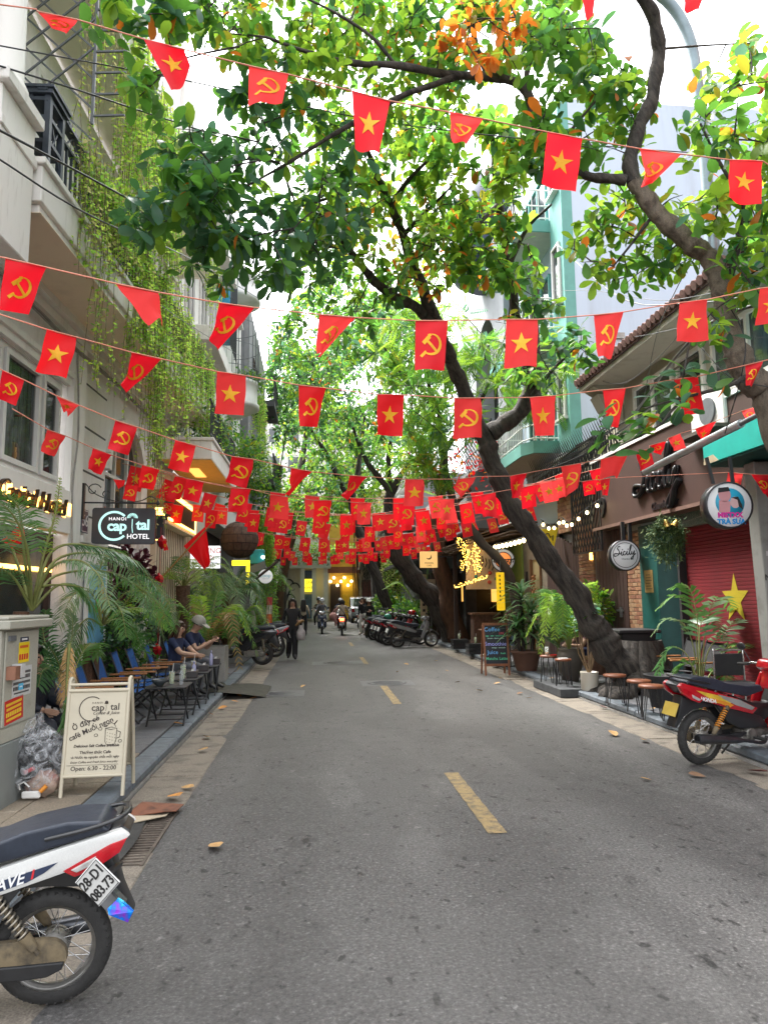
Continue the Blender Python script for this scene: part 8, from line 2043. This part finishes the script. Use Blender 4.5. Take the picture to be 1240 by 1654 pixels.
bw=thing('bowl','dark grey ceramic bowl on the nearest folding table','bowl',(-1.97,9.37,TZ)); MB().lathe([(.04,0),(.05,.012),(.085,.05),(.1,.085),(.094,.085),(.078,.05),(.04,.02),(0,.02)],24).build('bowl',mat('slate_glaze',(.05,.06,.065),.35,var=.15),bw)
M_tea=mat('matcha_drink',(.35,.42,.16),.3,var=.1); M_cup=mat('clear_cup',(.6,.65,.6),.1,var=0,alpha=.3)
def cup(label,p,h=.15,m=M_tea,grp=None):
    t=thing('drink_cup',label,'cup',p,grp); MB().lathe([(.028,.003),(.036,h*.85),(0,h*.85)],16).lathe([(0,.003),(.028,.003)],16,cap=False).build('drink',m,t)
    MB().lathe([(.03,0),(.04,h),(.038,h),(.028,.002)],16,cap=False).build('glass',M_cup,t); MB().tube([(.0,0,h*.5),(.02,.01,h+.1)],.005,6).build('straw',M_white,t)
cup('green iced drink with straw beside the grey bowl',(-1.86,9.58,TZ),.16); cup('tall green drink with straw on the second folding table',(-1.83,10.2,TZ),.19); cup('orange iced drink on the third folding table',(-1.84,11.1,TZ),.17,mat('orange_drink',(.5,.3,.12),.3,var=.1))
def bottle(label,p,m,h=.2):
    t=thing('bottle',label,'bottle',p); MB().lathe([(0,0),(.026,0),(.028,.01),(.028,h*.7),(.012,h*.82),(.012,h*.9),(.016,h*.9),(.016,h),(0,h)],14).build('bottle',m,t)
M_lil=mat('lilac_bottle',(.35,.36,.55),.2,var=.05); bottle('lilac spray bottle on the second folding table',(-1.74,10.55,TZ),M_lil,.2); bottle('lilac spray bottle on the farthest folding table',(-1.74,12.2,TZ),M_lil,.24); bottle('clear water bottle by the grey bowl',(-1.72,9.48,TZ),mat('clear_plastic',(.5,.53,.55),.08,var=0,alpha=.35),.22)
for lb,p in (('dark tissue box on the second folding table',(-1.72,10.3,TZ)),('dark tissue box on the third folding table',(-1.71,11.25,TZ)),('dark tissue box on the farthest folding table',(-1.7,12.45,TZ))):
    t=thing('tissue_box',lb,'box',p); MB().box(-.07,.07,-.05,.05,0,.09).build('box',mat('dark_box',(.05,.043,.045),.5,var=.2),t,bevel=.006); MB().poly([(-.02,0,.09),(.02,.01,.09),(.03,0,.13),(-.01,.01,.12)]).build('tissue',M_white,t)
# painted pole, grey post, hanging red charms
pp=thing('painted_pole','short pole painted in orange, white and blue patches on the left kerb','pole',(-1.32,20.3,.02)); mb=MB(); zc=[0,.12,.35,.55,.8,1.0,1.25,1.5,1.72]
for k in range(8): mb.mi(k % 4).tube([(0,0,zc[k]),(0,0,zc[k+1])],.085,12)
mb.build('pole',[mat('pole_blue',(.03,.05,.3),.6,var=.6,scale=12),mat('pole_orange',(.5,.12,.03),.6,var=.5,scale=12),mat('pole_cream',(.45,.4,.35),.6,var=.4,scale=12),mat('pole_red',(.4,.05,.05),.6,var=.5,scale=12)],pp)
gp=thing('grey_post','slim pale grey post tapering up behind the silver moped on the left','post',(-1.85,21.0,.1)); MB().tube([(0,0,0),(0.05,0,1.4)],[.1,.07],10).build('post',M_conc2,gp)
rc=thing('red_charms','string of red hanging charms on the white post of the beige cafe','charms',at(258,945,12.6)); mb=MB(); mb.tube([(0,0,1.0),(0,0,-1.3)],.006,4)
for k,z in enumerate((.75,.1,-.55,-1.1)): mb.lathe([(0,z+.12),(.07,z+.05),(.09,z),(.05,z-.1),(0,z-.14)],6,(.02*(-1)** k,0,0),smooth=False)
mb.build('charm',M_rpaint,rc)
# big plain red flag on a bamboo pole
pf=thing('pole_flag','large plain red flag drooping from a slanted bamboo pole over the cafe','flag',at(300,885,13.4)); A0=at(278,915,13.4)-pf.location; A1=at(343,845,13.2)-pf.location
MB().tube([A0-(A1-A0)*.3,A1],.014,7).build('pole',mat('bamboo',(.4,.24,.08),.6,var=.2),pf)
c4=[at(*q)-pf.location for q in ((297,882,13.4),(332,850,13.3),(341,908,13.25),(331,921,13.3))]
D=lambda u,v: tuple((c4[0]*(1-u)+c4[1]*u)*(1-v)+(c4[3]*(1-u)+c4[2]*u)*v+Vector((0,.07*math.sin(u*8+v*3)*(v+.1),0)))
M_flag=mat('flag_red',(.78,.006,.01),.65,var=.1,scale=3,trans=.42)
MB().grid(D,14,12).build('cloth',M_flag,pf)

# right pavement: stools, tables, chairs, chalkboard, crates
M_stl=mat('stool_wood',(.19,.06,.025),.45,var=.35,scale=3,stretch=(2,12,2))
def stool(label,loc,r_=.16,h=.42,group='hairpin legged wooden stools on the right pavement',name='stool',cat='stool',n=4):
    t=thing(name,label,cat,loc,group,rz=rnd.uniform(0,1.5)); MB().lathe([(0,h-.035),(r_*.96,h-.035),(r_,h-.018),(r_*.96,h),(0,h)],26).build('seat' if name == 'stool' else 'tabletop',M_stl,t)
    for k in range(n):
        a_=2*PI*k/n; c_,s_=math.cos(a_),math.sin(a_); e=Vector((-s_,c_,0)); top=Vector((c_,s_,0))*r_*.75; bot=Vector((c_,s_,0))*r_*1.02
        MB().tube([top+e*.05+Vector((0,0,h-.04)),bot+e*.012,bot-e*.012,top-e*.05+Vector((0,0,h-.04))],.007,6).build('leg',M_blacks,t)
    return t
stool('left wooden stool of the three nearest the tree roots',gr(992,1089,.545)-Vector((0,0,.42))); stool('middle wooden stool of the three, partly behind the front one',gr(1031,1098,.545)-Vector((0,0,.42))); stool('front wooden stool of the three nearest the red moped',gr(1051,1106,.545)-Vector((0,0,.42)))
stool('small round table with a glass and papers under the lime palm',(4.12,12.6,.155),.15,.47,'little hairpin tables by the urn','side_table','table'); stool('small round table in front of the clay urn',(4.2,12.05,.155),.14,.45,'little hairpin tables by the urn','side_table','table')
t=thing('glass','clear glass with a drink on the little table','glass',(4.08,12.55,.627)); MB().lathe([(.03,0),(.037,.15),(.034,.15),(.028,.004),(0,.004)],14).build('glass',M_cup,t); MB().lathe([(0,.005),(.027,.005),(.03,.05),(0,.05)],14).build('drink',M_orspring,t)
t=thing('phone','pale phone lying on the little table in front of the urn','phone',(4.2,12.05,.607)); MB().box(-.08,.08,-.04,.04,0,.012).build('case',M_white,t,bevel=.004)
t=thing('red_packet','small red packet lying on the table with the glass','packet',(4.18,12.5,.627)); MB().box(-.06,.06,-.03,.03,0,.02).build('box',M_rpaint,t,bevel=.003)
M_blackf=mat('black_canvas',(.014,.014,.015),.8,var=.3)
folding_chair('black folding chair with wooden arms behind the front stool',(5.5,10.1,.125),R(185),M_blackf,'black folding chairs on the right pavement'); folding_chair('black folding chair with wooden arms next to the black planter',(5.6,10.9,.125),R(182),M_blackf,'black folding chairs on the right pavement')
t=thing('steel_chair','black chair with bent steel tube back behind the red moped','chair',(5.3,8.9,.125)); mb=MB(); mb.tube(catmull([(-.2,0,0),(-.2,0,.75),(-.16,0,.82),(.16,0,.82),(.2,0,.75),(.2,0,0)],4),.013,8); mb.tube([(-.2,-.4,0),(-.2,-.38,.42),(-.2,0,.42)],.013,7); mb.tube([(.2,-.4,0),(.2,-.38,.42),(.2,0,.42)],.013,7); mb.build('frame',M_chrome,t); MB().box(-.2,.2,-.4,0,.41,.44).build('seat',M_blackf,t,bevel=.01); MB().box(-.19,.19,-.012,.012,.5,.78).build('backrest',M_blackf,t,bevel=.008)
# chalkboard
M_cherry=mat('cherry_wood',(.24,.085,.035),.5,var=.25,scale=3,stretch=(8,8,1)); M_chalk=mat('chalkboard',(.008,.01,.018),.5,var=.3)
p=gr(805,1091,.03)
bk=thing('chalkboard_sign','wooden framed chalkboard menu in coloured chalk standing on the right kerb','sign board',(p.x-.02,p.y,.03),rz=R(-3)); hB,wB,lB=1.08,.25,.16
def bp3(x,v,o=0): return Vector((x,lB*v-o,hB*v))
for s in (-1,1): MB().bar(bp3(s*wB,0),bp3(s*wB,1),.04,.035).build('leg',M_cherry,bk)
for s in (-1,1): MB().bar((s*wB-.01,lB+.3,0),(s*wB-.01,lB+.03,hB*.97),.035,.03).build('leg',M_cherry,bk)
MB().bar(bp3(-wB-.02,.985),bp3(wB+.02,.985),.045,.05).bar(bp3(-wB,.2),bp3(wB,.2),.035,.05).build('rail',M_cherry,bk)
MB().add([bp3(-wB+.02,.22),bp3(wB-.02,.22),bp3(wB-.02,.965),bp3(-wB+.02,.965),bp3(-wB+.02,.22,-.01),bp3(wB-.02,.22,-.01),bp3(wB-.02,.965,-.01),bp3(-wB+.02,.965,-.01)],[(0,1,2,3),(7,6,5,4),(0,4,5,1),(1,5,6,2),(2,6,7,3),(3,7,4,0)]).build('board',M_chalk,bk)
ck={k: mat('chalk_' +k,tuple(min(.9,q*1.3) for q in c),.8,var=0) for k,c in dict(blue=(.12,.35,.75),violet=(.3,.3,.75),green=(.08,.45,.25),red=(.5,.08,.1),pale=(.3,.45,.38)).items()}
upb=(bp3(0,1)-bp3(0,0)).normalized()
def BT(s_,z,x,v,c): text(s_,z,bk,face_mat(bp3(x,v,.003),(1,0,0),upb),ck[c],depth=.0005,bold=.001,spacing=1.05)
BT('Coffee',.12,-.07,.88,'blue'); BT('37K',.07,.13,.8,'red'); BT('egg - salt - coconut',.045,-.03,.76,'green'); BT('brown - black coffee',.04,0,.71,'pale'); BT('Smoothie',.115,-.01,.6,'violet'); BT('mango - avocado',.04,.05,.53,'pale'); BT('Juice',.115,-.08,.44,'blue'); BT('fresh',.05,.14,.42,'green'); BT('Matcha Latte',.085,.0,.32,'green')
for lb,c_ in (('black plastic crate with a drink on top beside the brown trunk',at(742,1044,21.8)),('black plastic crate used as table by the seated guest',at(768,1048,19.6))):
    t=thing('plastic_crate',lb,'crate',(c_.x,c_.y,.13)); mb=MB(); w2=.24
    for z in (0,.1,.2): mb.box(-w2,w2,-w2,-w2+.02,z,z+.08); mb.box(-w2,w2,w2-.02,w2,z,z+.08); mb.box(-w2,-w2+.02,-w2+.02,w2-.02,z,z+.08); mb.box(w2-.02,w2,-w2+.02,w2-.02,z,z+.08)
    mb.box(-w2+.021,w2-.021,-w2+.021,w2-.021,.24,.275); mb.build('crate',M_blkpl,t)
    cup('pale green drink on the crate ' +('beside the brown trunk' if 'trunk' in lb else 'by the seated guest'),(c_.x,c_.y,.41),.17)
wt=thing('cafe_table','thin topped table behind the chalkboard menu','table',(4.3,16.9,.12)); MB().box(-.4,.3,-.3,.3,.76,.79).build('tabletop',M_wood,wt,bevel=.004); MB().tube([(0,0,0),(0,0,.76)],.03,8).lathe([(.2,0),(.2,.02),(0,.03)],16).build('leg',M_blacks,wt)
bt=thing('brick_counter','brick bar counter with wooden top beside the brown trunk','counter',(5.35,22.6,.12)); MB().box(-.4,.4,-.25,.3,0,1.0).build('brick_face',mat('dark_brickwork',(.11,.055,.035),.85,var=.4,scale=14,bump=.4),bt); MB().box(-.46,.46,-.31,.34,1.0,1.07).build('counter_top',M_wood,bt,bevel=.01); text('S S',.4,bt,FX(.1,.5,-.253),M_letter)
hw=thing('bicycle_wheel','spoked bicycle wheel half hidden behind the chalkboard','wheel',(4.28,15.75,.42)); MB().tube([(.29*math.cos(t*PI/16),0,.29*math.sin(t*PI/16)) for t in range(32)],.022,8,closed=True).build('tyre',M_tyre,hw); mb=MB()
for k in range(16): mb.tube([(0,0,0),(.27*math.cos(k*PI/8),0,.27*math.sin(k*PI/8))],.003,4)
mb.build('spokes',M_chrome,hw)['kind']='stuff'
MB().bar((0,.03,0),(.5,.05,.25),.03).bar((0,.03,0),(.6,.05,-.1),.02).bar((.02,.03,-.3),(.0,.03,.3),.025).build('fork',M_blacks,hw)
# poles
up_=thing('concrete_pole','square concrete post with stencilled phone numbers between the shutters','post',(5.7,8.5,.12)); up_.rotation_euler=(0,R(-1.5),0); MB().box(-.11,.11,-.11,.11,0,3.22).build('shaft',mat('pole_concrete',(.27,.27,.25),.85,col2=(.15,.145,.13),mix=.42,scale=3,bump=.3),up_,bevel=.012)
M_sten=mat('stencil_blue',(.02,.06,.16),.7,var=0)
text('NHÀ',.1,up_,face_mat((0,-.112,1.75),(1,0,0),(0,0,1)),M_letter,depth=.0006,bold=.003); text('0347 991',.17,up_,face_mat((.0,-.112,1.0),(0,0,-1),(1,0,0)),M_sten,depth=.0006,bold=.003)
for z,m_ in ((1.55,M_wsck),(1.4,M_bluep),(1.28,M_redp),(2.05,M_wsck)): MB().box(-.06,.06,-.1135,-.1115,z-.03,z+.03).build('sticker',m_,up_)
dp=thing('drain_pipe','dark grey drain pipe running down beside the concrete post','pipe',(5.95,8.3,.12)); MB().tube([(0,0,0),(0,0,3.2)],.07,12).lathe([(.085,1.6),(.085,1.7)],12).build('pipe',mat('pvc_grey',(.06,.07,.09),.4,var=.1),dp)
sl_=thing('street_lamp','curved blue grey street lamp pole rising behind the curved tree trunk','street lamp',(5.2,8.5,6.3)); MB().tube(catmull([(0.02,0,-.1),(.02,0,1.2),at(1128,150,8.5)-Vector((5.2,8.5,6.3)),at(1112,60,8.5)-Vector((5.2,8.5,6.3)),at(1075,0,8.5)-Vector((5.2,8.5,6.3)),at(1010,-40,8.5)-Vector((5.2,8.5,6.3))],6),.075,12).build('arm',mat('lamp_steel',(.2,.26,.29),.4,metal=.3,var=.2),sl_)
MB().bar((.02,0,-.05),(1.05,0,-.35),.06).box(-.06,.1,-.06,.06,-.4,.1).build('wall_bracket',MATS['lamp_steel'],sl_)
# letterbox sized signs on far walls, far flags handled with the bunting
# ================================================================== BUNTING
M_emb=mat('emblem_yellow',(.8,.42,.01),.6,var=.05,scale=6,trans=.15)
M_string=mat('orange_string',(.55,.2,.13),.7,var=.1)
def emblem_strips(kind):
    """2D pieces (quads/tris) in units of flag width, centre 0, y up"""
    out=[]
    if kind == 's':
        P=star_pts(.35)
        for i in range(10):
            a,b=Vector((*P[i],0)),Vector((*P[(i+1) % 10],0)); m=(a+b)/2
            out += [[(0,0),(a.x/2,a.y/2),(b.x/2,b.y/2)],[(a.x/2,a.y/2),(a.x,a.y),(m.x,m.y),(b.x/2,b.y/2)] if True else None,[(m.x,m.y),(b.x,b.y),(b.x/2,b.y/2)]]
    else:
        n=12; c=(.02,.0)
        for k in range(n):
            q=[]
            for j in (k,k+1):
                t=R(95-225*j/n); w=.012+.055*math.sin(PI*min(1,(j+.6)/(n+2))) ; r_=.235
                q.append(((c[0]+(r_-w)*math.cos(t),c[1]+(r_-w)*math.sin(t)),(c[0]+r_*math.cos(t),c[1]+r_*math.sin(t))))
            out.append([q[0][0],q[0][1],q[1][1],q[1][0]])
        out.append([(-.13,-.12),(-.09,-.17),(-.2,-.27),(-.25,-.22)]); out.append([(-.11,-.13),(-.1,-.19),(-.15,-.2),(-.14,-.14)])
        d=Vector((.707,-.707)); s=Vector((.707,.707))
        def rect(cx,l,w): a=Vector(cx); return [tuple(a-d*l-s*w),tuple(a+d*l-s*w),tuple(a+d*l+s*w),tuple(a-d*l+s*w)]
        out += [rect((-.06,.06),.1,.028),rect((.09,-.09),.11,.028)]
        out += [rect((-.11,.11),.045,.1),[(-.11+.03,.11+.12),(-.03-.05,.18-.05),(.01,.2),(-.02,.24)]]
    return out
EMB={k: [[(x*(1 if k == 's' else 1.35),y*(1 if k == 's' else 1.35)) for x,y in q] for q in emblem_strips(k)] for k in 'sh'}
def flag_mesh(D,kind,w,h,nu=8,nv=10):
    f=MB().grid(D,nu,nv)
    e=MB()
    if kind in EMB:
        ar=w/h
        def S(x,y,o):
            u,v=.5+x,.5-y*ar; p=Vector(D(u,v)); e1=Vector(D(u+.02,v))-p; e2=Vector(D(u,v+.02))-p
            n=e1.cross(e2); n=n.normalized() if n.length>1e-9 else Vector((0,-1,0)); return p+n*o
        for q in EMB[kind]:
            for o in (.003,-.003):
                pts=[S(x,y,o) for x,y in q]; e.add(pts if o>0 else pts[::-1],[tuple(range(len(q)))])
    return f,e
ORD=['first','second','third','fourth','fifth','sixth','seventh','eighth','ninth','tenth','eleventh','twelfth','thirteenth','fourteenth','fifteenth','sixteenth','seventeenth']
KN={'s': 'yellow star','h': 'yellow hammer and sickle','p': 'no emblem showing'}
def interp(tab,x):
    for (a,ya),(b,yb) in zip(tab,tab[1:]):
        if x <= b: return ya+(yb-ya)*max(0,(x-a))/(b-a)
    return tab[-1][1]
ROWS=[
 ('topmost',[(0,3.95),(600,4.1),(1240,4.4)],[(-40,2),(60,15)],[(1270,286)],
  [((60,18),(126,32),(108,55),(88,46),'h',1),((232,63),(298,80),(309,113),(278,152),'s',1),((402,106),(466,120),(456,163),(401,173),'h',0),((568,147),(630,163),(611,250),(574,238),'s',0),((725,181),(780,192),(750,240),(727,213),'h',1),((883,213),(940,224),(927,311),(873,297),'s',0),((1031,240),(1100,249),(1046,300),(1040,298),'h',1),((1177,258),(1231,260),(1226,332),(1172,321),'s',0)]),
 ('second',[(0,3.45),(340,4.1),(670,4.8),(1240,4.75)],[(-40,408)],[(1290,456)],
  [((10,417),(75,432),(47,508),(-3,500),'h',0),((187,458),(255,472),(266,522),(244,520),'p',1),((353,489),(412,497),(348,566),(341,543),'h',1),((517,508),(574,513),(520,575),(511,572),'h',1),((671,518),(723,518),(718,597),(670,598),'h',0),((817,516),(868,516),(866,593),(815,593),'s',0),((959,509),(1006,504),(988,578),(965,577),'h',0),((1097,489),(1141,484),(1143,550),(1089,553),'s',0),((1226,466),(1270,460),(1268,520),(1222,525),'s',0)]),
 ('third',[(60,4.05),(370,5.0),(630,5.5),(880,6.0),(1110,5.6),(1240,5.4)],[(-30,498)],[(1290,570)],
  [((75,532),(125,545),(106,612),(60,599),'s',0),((212,569),(262,580),(200,634),(200,620),'h',1),((350,600),(398,607),(392,671),(347,668),'s',0),((483,622),(526,627),(513,690),(483,688),'h',0),((609,637),(653,638),(648,705),(607,702),'s',0),((733,643),(776,643),(778,707),(734,708),'h',0),((855,642),(897,639),(893,703),(862,704),'s',0),((973,630),(1010,627),(998,690),(981,690),'h',0),((1088,613),(1126,608),(1137,667),(1102,672),'s',0),((1203,590),(1232,583),(1213,625),(1205,622),'h',1)]),
 ('fourth',[(0,5.0),(390,5.9),(668,7.6),(900,8.0),(1100,8.3),(1240,8.3)],[(-30,582)],[(1262,645)],
  [((4,598),(40,614),(26,655),(-4,644),'h',0),((91,639),(129,655),(110,672),(104,662),'s',1),((187,679),(222,690),(208,736),(175,725),'h',0),((283,711),(317,720),(304,764),(271,756),'s',0),((374,737),(410,742),(398,789),(367,780),'h',0),((471,756),(504,762),(467,801),(465,790),'p',1),((564,768),(594,770),(557,807),(555,797),'h',1),((654,774),(684,774),(684,817),(653,818),'s',0),((738,774),(769,770),(743,806),(734,788),'h',1),((823,769),(851,764),(836,804),(824,804),'s',1),((905,754),(938,748),(932,786),(914,804),'h',1),((970,742),(1014,730),(1000,770),(972,772),'p',1),((1025,731),(1048,725),(1055,750),(1034,761),'h',0),((1048,720),(1076,712),(1063,735),(1056,728),'h',1),((1078,708),(1098,700),(1106,724),(1087,729),'s',0),((1122,693),(1156,680),(1136,718),(1128,712),'s',1),((1196,664),(1226,655),(1209,686),(1203,682),'h',1)]),
 ('fifth',[(60,6.3),(240,7.4),(400,8.2),(520,9.4),(650,10.0),(850,9.6),(970,9.3),(1180,8.2),(1240,8)],[(20,660)],[(1262,768)],
  [((78,694),(106,704),(90,739),(67,729),'h',0),((151,724),(180,735),(164,767),(140,757),'s',0),((230,751),(258,759),(248,792),(222,786),'h',0),((302,773),(330,779),(320,812),(293,806),'s',0),((374,788),(405,790),(398,828),(366,826),'h',0),((438,799),(466,803),(463,839),(431,837),'s',0),((508,808),(535,808),(533,843),(508,843),'h',0),((577,812),(600,812),(597,847),(575,847),'s',0),((643,813),(670,812),(668,848),(645,848),'h',0),((710,806),(733,806),(733,840),(711,840),'s',0),((776,800),(800,795),(803,838),(778,830),'h',0),((840,788),(864,783),(866,818),(843,822),'s',0),((890,777),(910,773),(916,800),(895,808),'s',0),((940,778),(958,775),(961,798),(943,801),'h',0),((968,775),(985,772),(980,800),(972,800),'s',1),((1175,763),(1199,765),(1192,802),(1170,796),'s',0),((1212,766),(1245,767),(1240,806),(1228,790),'h',1)]),
 ('nearest overhead',[(900,3.1),(1240,3.1)],[(860,-12)],[(1270,-6)],[((930,-28),(962,-26),(957,36),(950,28),'p',1),((1100,-24),(1140,-20),(1126,18),(1104,16),'p',0)]),
]
FLM=[M_flag,mat('flag_red_faded',(.8,.03,.03),.7,var=.12,scale=2,trans=.45),mat('flag_red_deep',(.66,.004,.012),.65,var=.12,scale=4,trans=.36)]
for name,tab,pre,post,fl in ROWS:
    pts=[at(x,y,interp(tab,x)) for x,y in pre]
    for i,(tl,tr_,br_c,bl_c,kd,fold) in enumerate(fl):
        Y=interp(tab,(tl[0]+tr_[0])/2); dy=interp(tab,tr_[0])-interp(tab,tl[0])
        a=at(*tl,Y-dy/2); b=at(*tr_,Y+dy/2); sw_=rnd.uniform(-.04,.1)
        c=at(*br_c,Y+dy/2+sw_+(.06 if fold else 0)); d=at(*bl_c,Y-dy/2+sw_)
        pts += [a,b]
        ph=rnd.uniform(0,6); w_=(b-a).length; h_=max(w_*1.4,(d-a).length); am=.035 if fold else .022
        nrm=(b-a).cross(d-a); nrm=nrm.normalized() if nrm.length>1e-6 else Vector((0,-1,0))
        D=lambda u,v,a=a,b=b,c=c,d=d,ph=ph,am=am,nrm=nrm,w_=w_: (a*(1-u)+b*u)*(1-v)+(d*(1-u)+c*u)*v+nrm*(am*(v** .7)*math.sin(u*5.5+ph+v*2)*w_/.22+(.006*math.sin(v*9+ph+u*3)))
        f,e=flag_mesh(D,kd,1,1.45)
        if kd == 'p': e=None
        o=f.build('bunting_flag',FLM[rnd.randrange(3)])
        org=a.lerp(b,.5); o.data.transform(Matrix.Translation(-org)); o.location=org
        tag(o,'red bunting flag, %s, %s, %s from left on the %s string' % (KN[kd],'folded over' if fold else 'hanging flat',ORD[i],name),'flag','red bunting flags on the near strings')
        if e: e.build('emblem',M_emb,o,local=False)
    pts += [at(x,y,interp(tab,x)) for x,y in post]
    st_=MB().tube(pts,.0045,5).build('flag_string',M_string); tag(st_,'orange cord carrying the %s row of red flags across the street' % name,'cord')
# the crowded far strings: shared flag meshes, every flag an object
def far_proto(kd,k):
    ph=k*1.7; w_,h_=.24,.36
    D=lambda u,v: Vector(((u-.5)*w_*(1-.15*v*(k % 3 == 2))+.02*v*math.sin(ph),.03*v*math.sin(u*5+ph),-h_*v))
    f,e=flag_mesh(D,kd,w_,h_,5,5); o=f.build('bunting_flag',FLM[k % 3]); em=e.build('emblem',M_emb,o)
    return o
protos={kd: [far_proto(kd,k) for k in range(4)] for kd in 'sh'}
first_use=set()
for r_ in range(12):
    Y=(11.0,12.4,13.8,15.4,17,18.8,20.6,22.6,24.6,27,29.6,32)[r_]
    xl,xr=(-2.95,4.9) if r_<4 else (-2.4,4.5)
    zl,zr=3.75+.2*math.sin(r_*2.1),3.85+.25*math.sin(r_*1.3); zm=3.28+.03*r_*.6+.12*math.sin(r_*4.7)
    def sp_(u): return Vector((xl+(xr-xl)*u,Y+.5*math.sin(r_+u*2),zl*(1-u)+zr*u-4*u*(1-u)*((zl+zr)/2-zm)))
    st_=MB().tube([sp_(k/16) for k in range(17)],.005,4).build('flag_string',M_string)
    tag(st_,'thin cord of the crowded far flag rows, %s row of twelve counted from the nearest' % ORD[r_],'cord','cords of the far flag rows')
    n_=12
    for k in range(n_):
        kd='sh'[(k+r_) % 2]; pr=protos[kd][rnd.randrange(4)]
        u=(k+.5+rnd.uniform(-.18,.18))/n_; p=sp_(u); q=sp_(u+.01)
        if pr.name not in first_use: o=pr; first_use.add(pr.name)
        else: o=copy_tree(pr)
        o.location=p; o.rotation_euler=(rnd.uniform(-.3,.15),-math.atan2(q.z-p.z,q.x-p.x),rnd.uniform(-.35,.35))
        tag(o,'small red flag with %s, %s from left on the %s far string' % (KN[kd],ORD[k],ORD[r_]),'flag','small red flags in the far rows, ' +('star' if kd == 's' else 'hammer and sickle'))
for kd in protos:
    for pr in protos[kd]:
        if pr.name not in first_use:
            for ch in list(pr.children): bpy.data.objects.remove(ch)
            bpy.data.objects.remove(pr)
# little flags by the hotel sign and in the palm
for pts,kd,Y,lb in ((((3,873),(38,843),(41,873),(20,886)),'h',6.6,'red flag with hammer and sickle stuck among the date palm fronds'),(((262,873),(268,873),(272,888),(265,890)),'s',12.4,'tiny red flag hanging below the wall lamp'),(((183,774),(203,776),(200,784),(192,790)),'p',9.6,'small crumpled red flag on the hotel sign bracket'),(((203,783),(224,785),(218,810),(198,806)),'h',9.7,'small red flag with hammer and sickle above the hotel sign'),(((268,789),(283,792),(282,812),(262,808)),'s',11.5,'red star flag in front of the lit canopy'),(((266,812),(281,813),(278,832),(263,828)),'h',11.8,'red hammer and sickle flag below the star flag at the lit canopy')):
    c4=[at(x,y,Y) for x,y in pts]
    D=lambda u,v: (c4[0]*(1-u)+c4[1]*u)*(1-v)+(c4[3]*(1-u)+c4[2]*u)*v+Vector((0,.012*math.sin(u*5+v*3),0))
    f,e=flag_mesh(D,kd,1,1.4,6,6); o=f.build('bunting_flag',M_flag); tag(o,lb,'flag')
    if kd != 'p': e.build('emblem',M_emb,o)

# ================================================================== CABLES
CB=[('upper left cable crossing below the second topmost flag',[(-20,70,6.0),(300,130,6.5),(640,200,7.5),(1000,238,8.0),(1260,255,8.3)],.007),('black cable sagging across the leaves left of centre',[(-20,100,6.0),(200,170,6.8),(420,250,9),(520,330,12)],.009),
      ('thick black cable rising over the hotel balcony corner',[(-20,200,5.5),(150,290,7),(330,390,10),(440,460,18)],.012),('black cable below the balcony post running to the round balconies',[(-20,245,5.5),(160,355,7),(330,430,12),(480,520,24)],.009),
      ('bundle cable along the pale wall toward the eaves',[(900,395,14),(1000,480,11),(1110,490,9),(1260,470,7)],.008),('cable dropping from the curved trunk along the tiled roof',[(1122,415,6.6),(1090,470,8),(1060,540,10),(1040,640,12)],.006),
      ('thick cable bundle rising past the upper window to the right',[(930,720,15),(1010,680,13),(1080,590,9.4),(1150,520,7.5),(1260,480,6)],.022),('cable loop below the eave bracket',[(930,600,15),(1000,620,12.5),(1070,570,9.5),(1120,500,7.5)],.006),
      ('fine cable crossing the blank wall',[(880,470,18),(960,470,14),(1060,485,10),(1170,470,7)],.005),('long cable from the tree to the bar roof',[(800,520,16),(920,540,15),(1010,545,12),(1120,525,8)],.006),('cable along the top of the lattice screen',[(880,760,15.5),(940,735,14.5),(1010,690,13),(1060,650,11)],.014),('white flex tied round the curved trunk',[(1130,560,6.5),(1180,610,6.0),(1240,625,5.8)],.005),
      ('cable hanging along the curved trunk to the awning',[(1165,475,6.05),(1200,540,6.02),(1198,600,6.0),(1170,700,6.8)],.006),('thin cable across the second floor balconies on the left',[(240,480,9),(330,540,13),(430,600,20)],.005)]
for lb,pts,r_ in CB:
    P=catmull([at(*q) for q in pts],6); o=MB().tube(P,r_,5).build('cable',M_black); tag(o,lb,'cable','overhead cables')
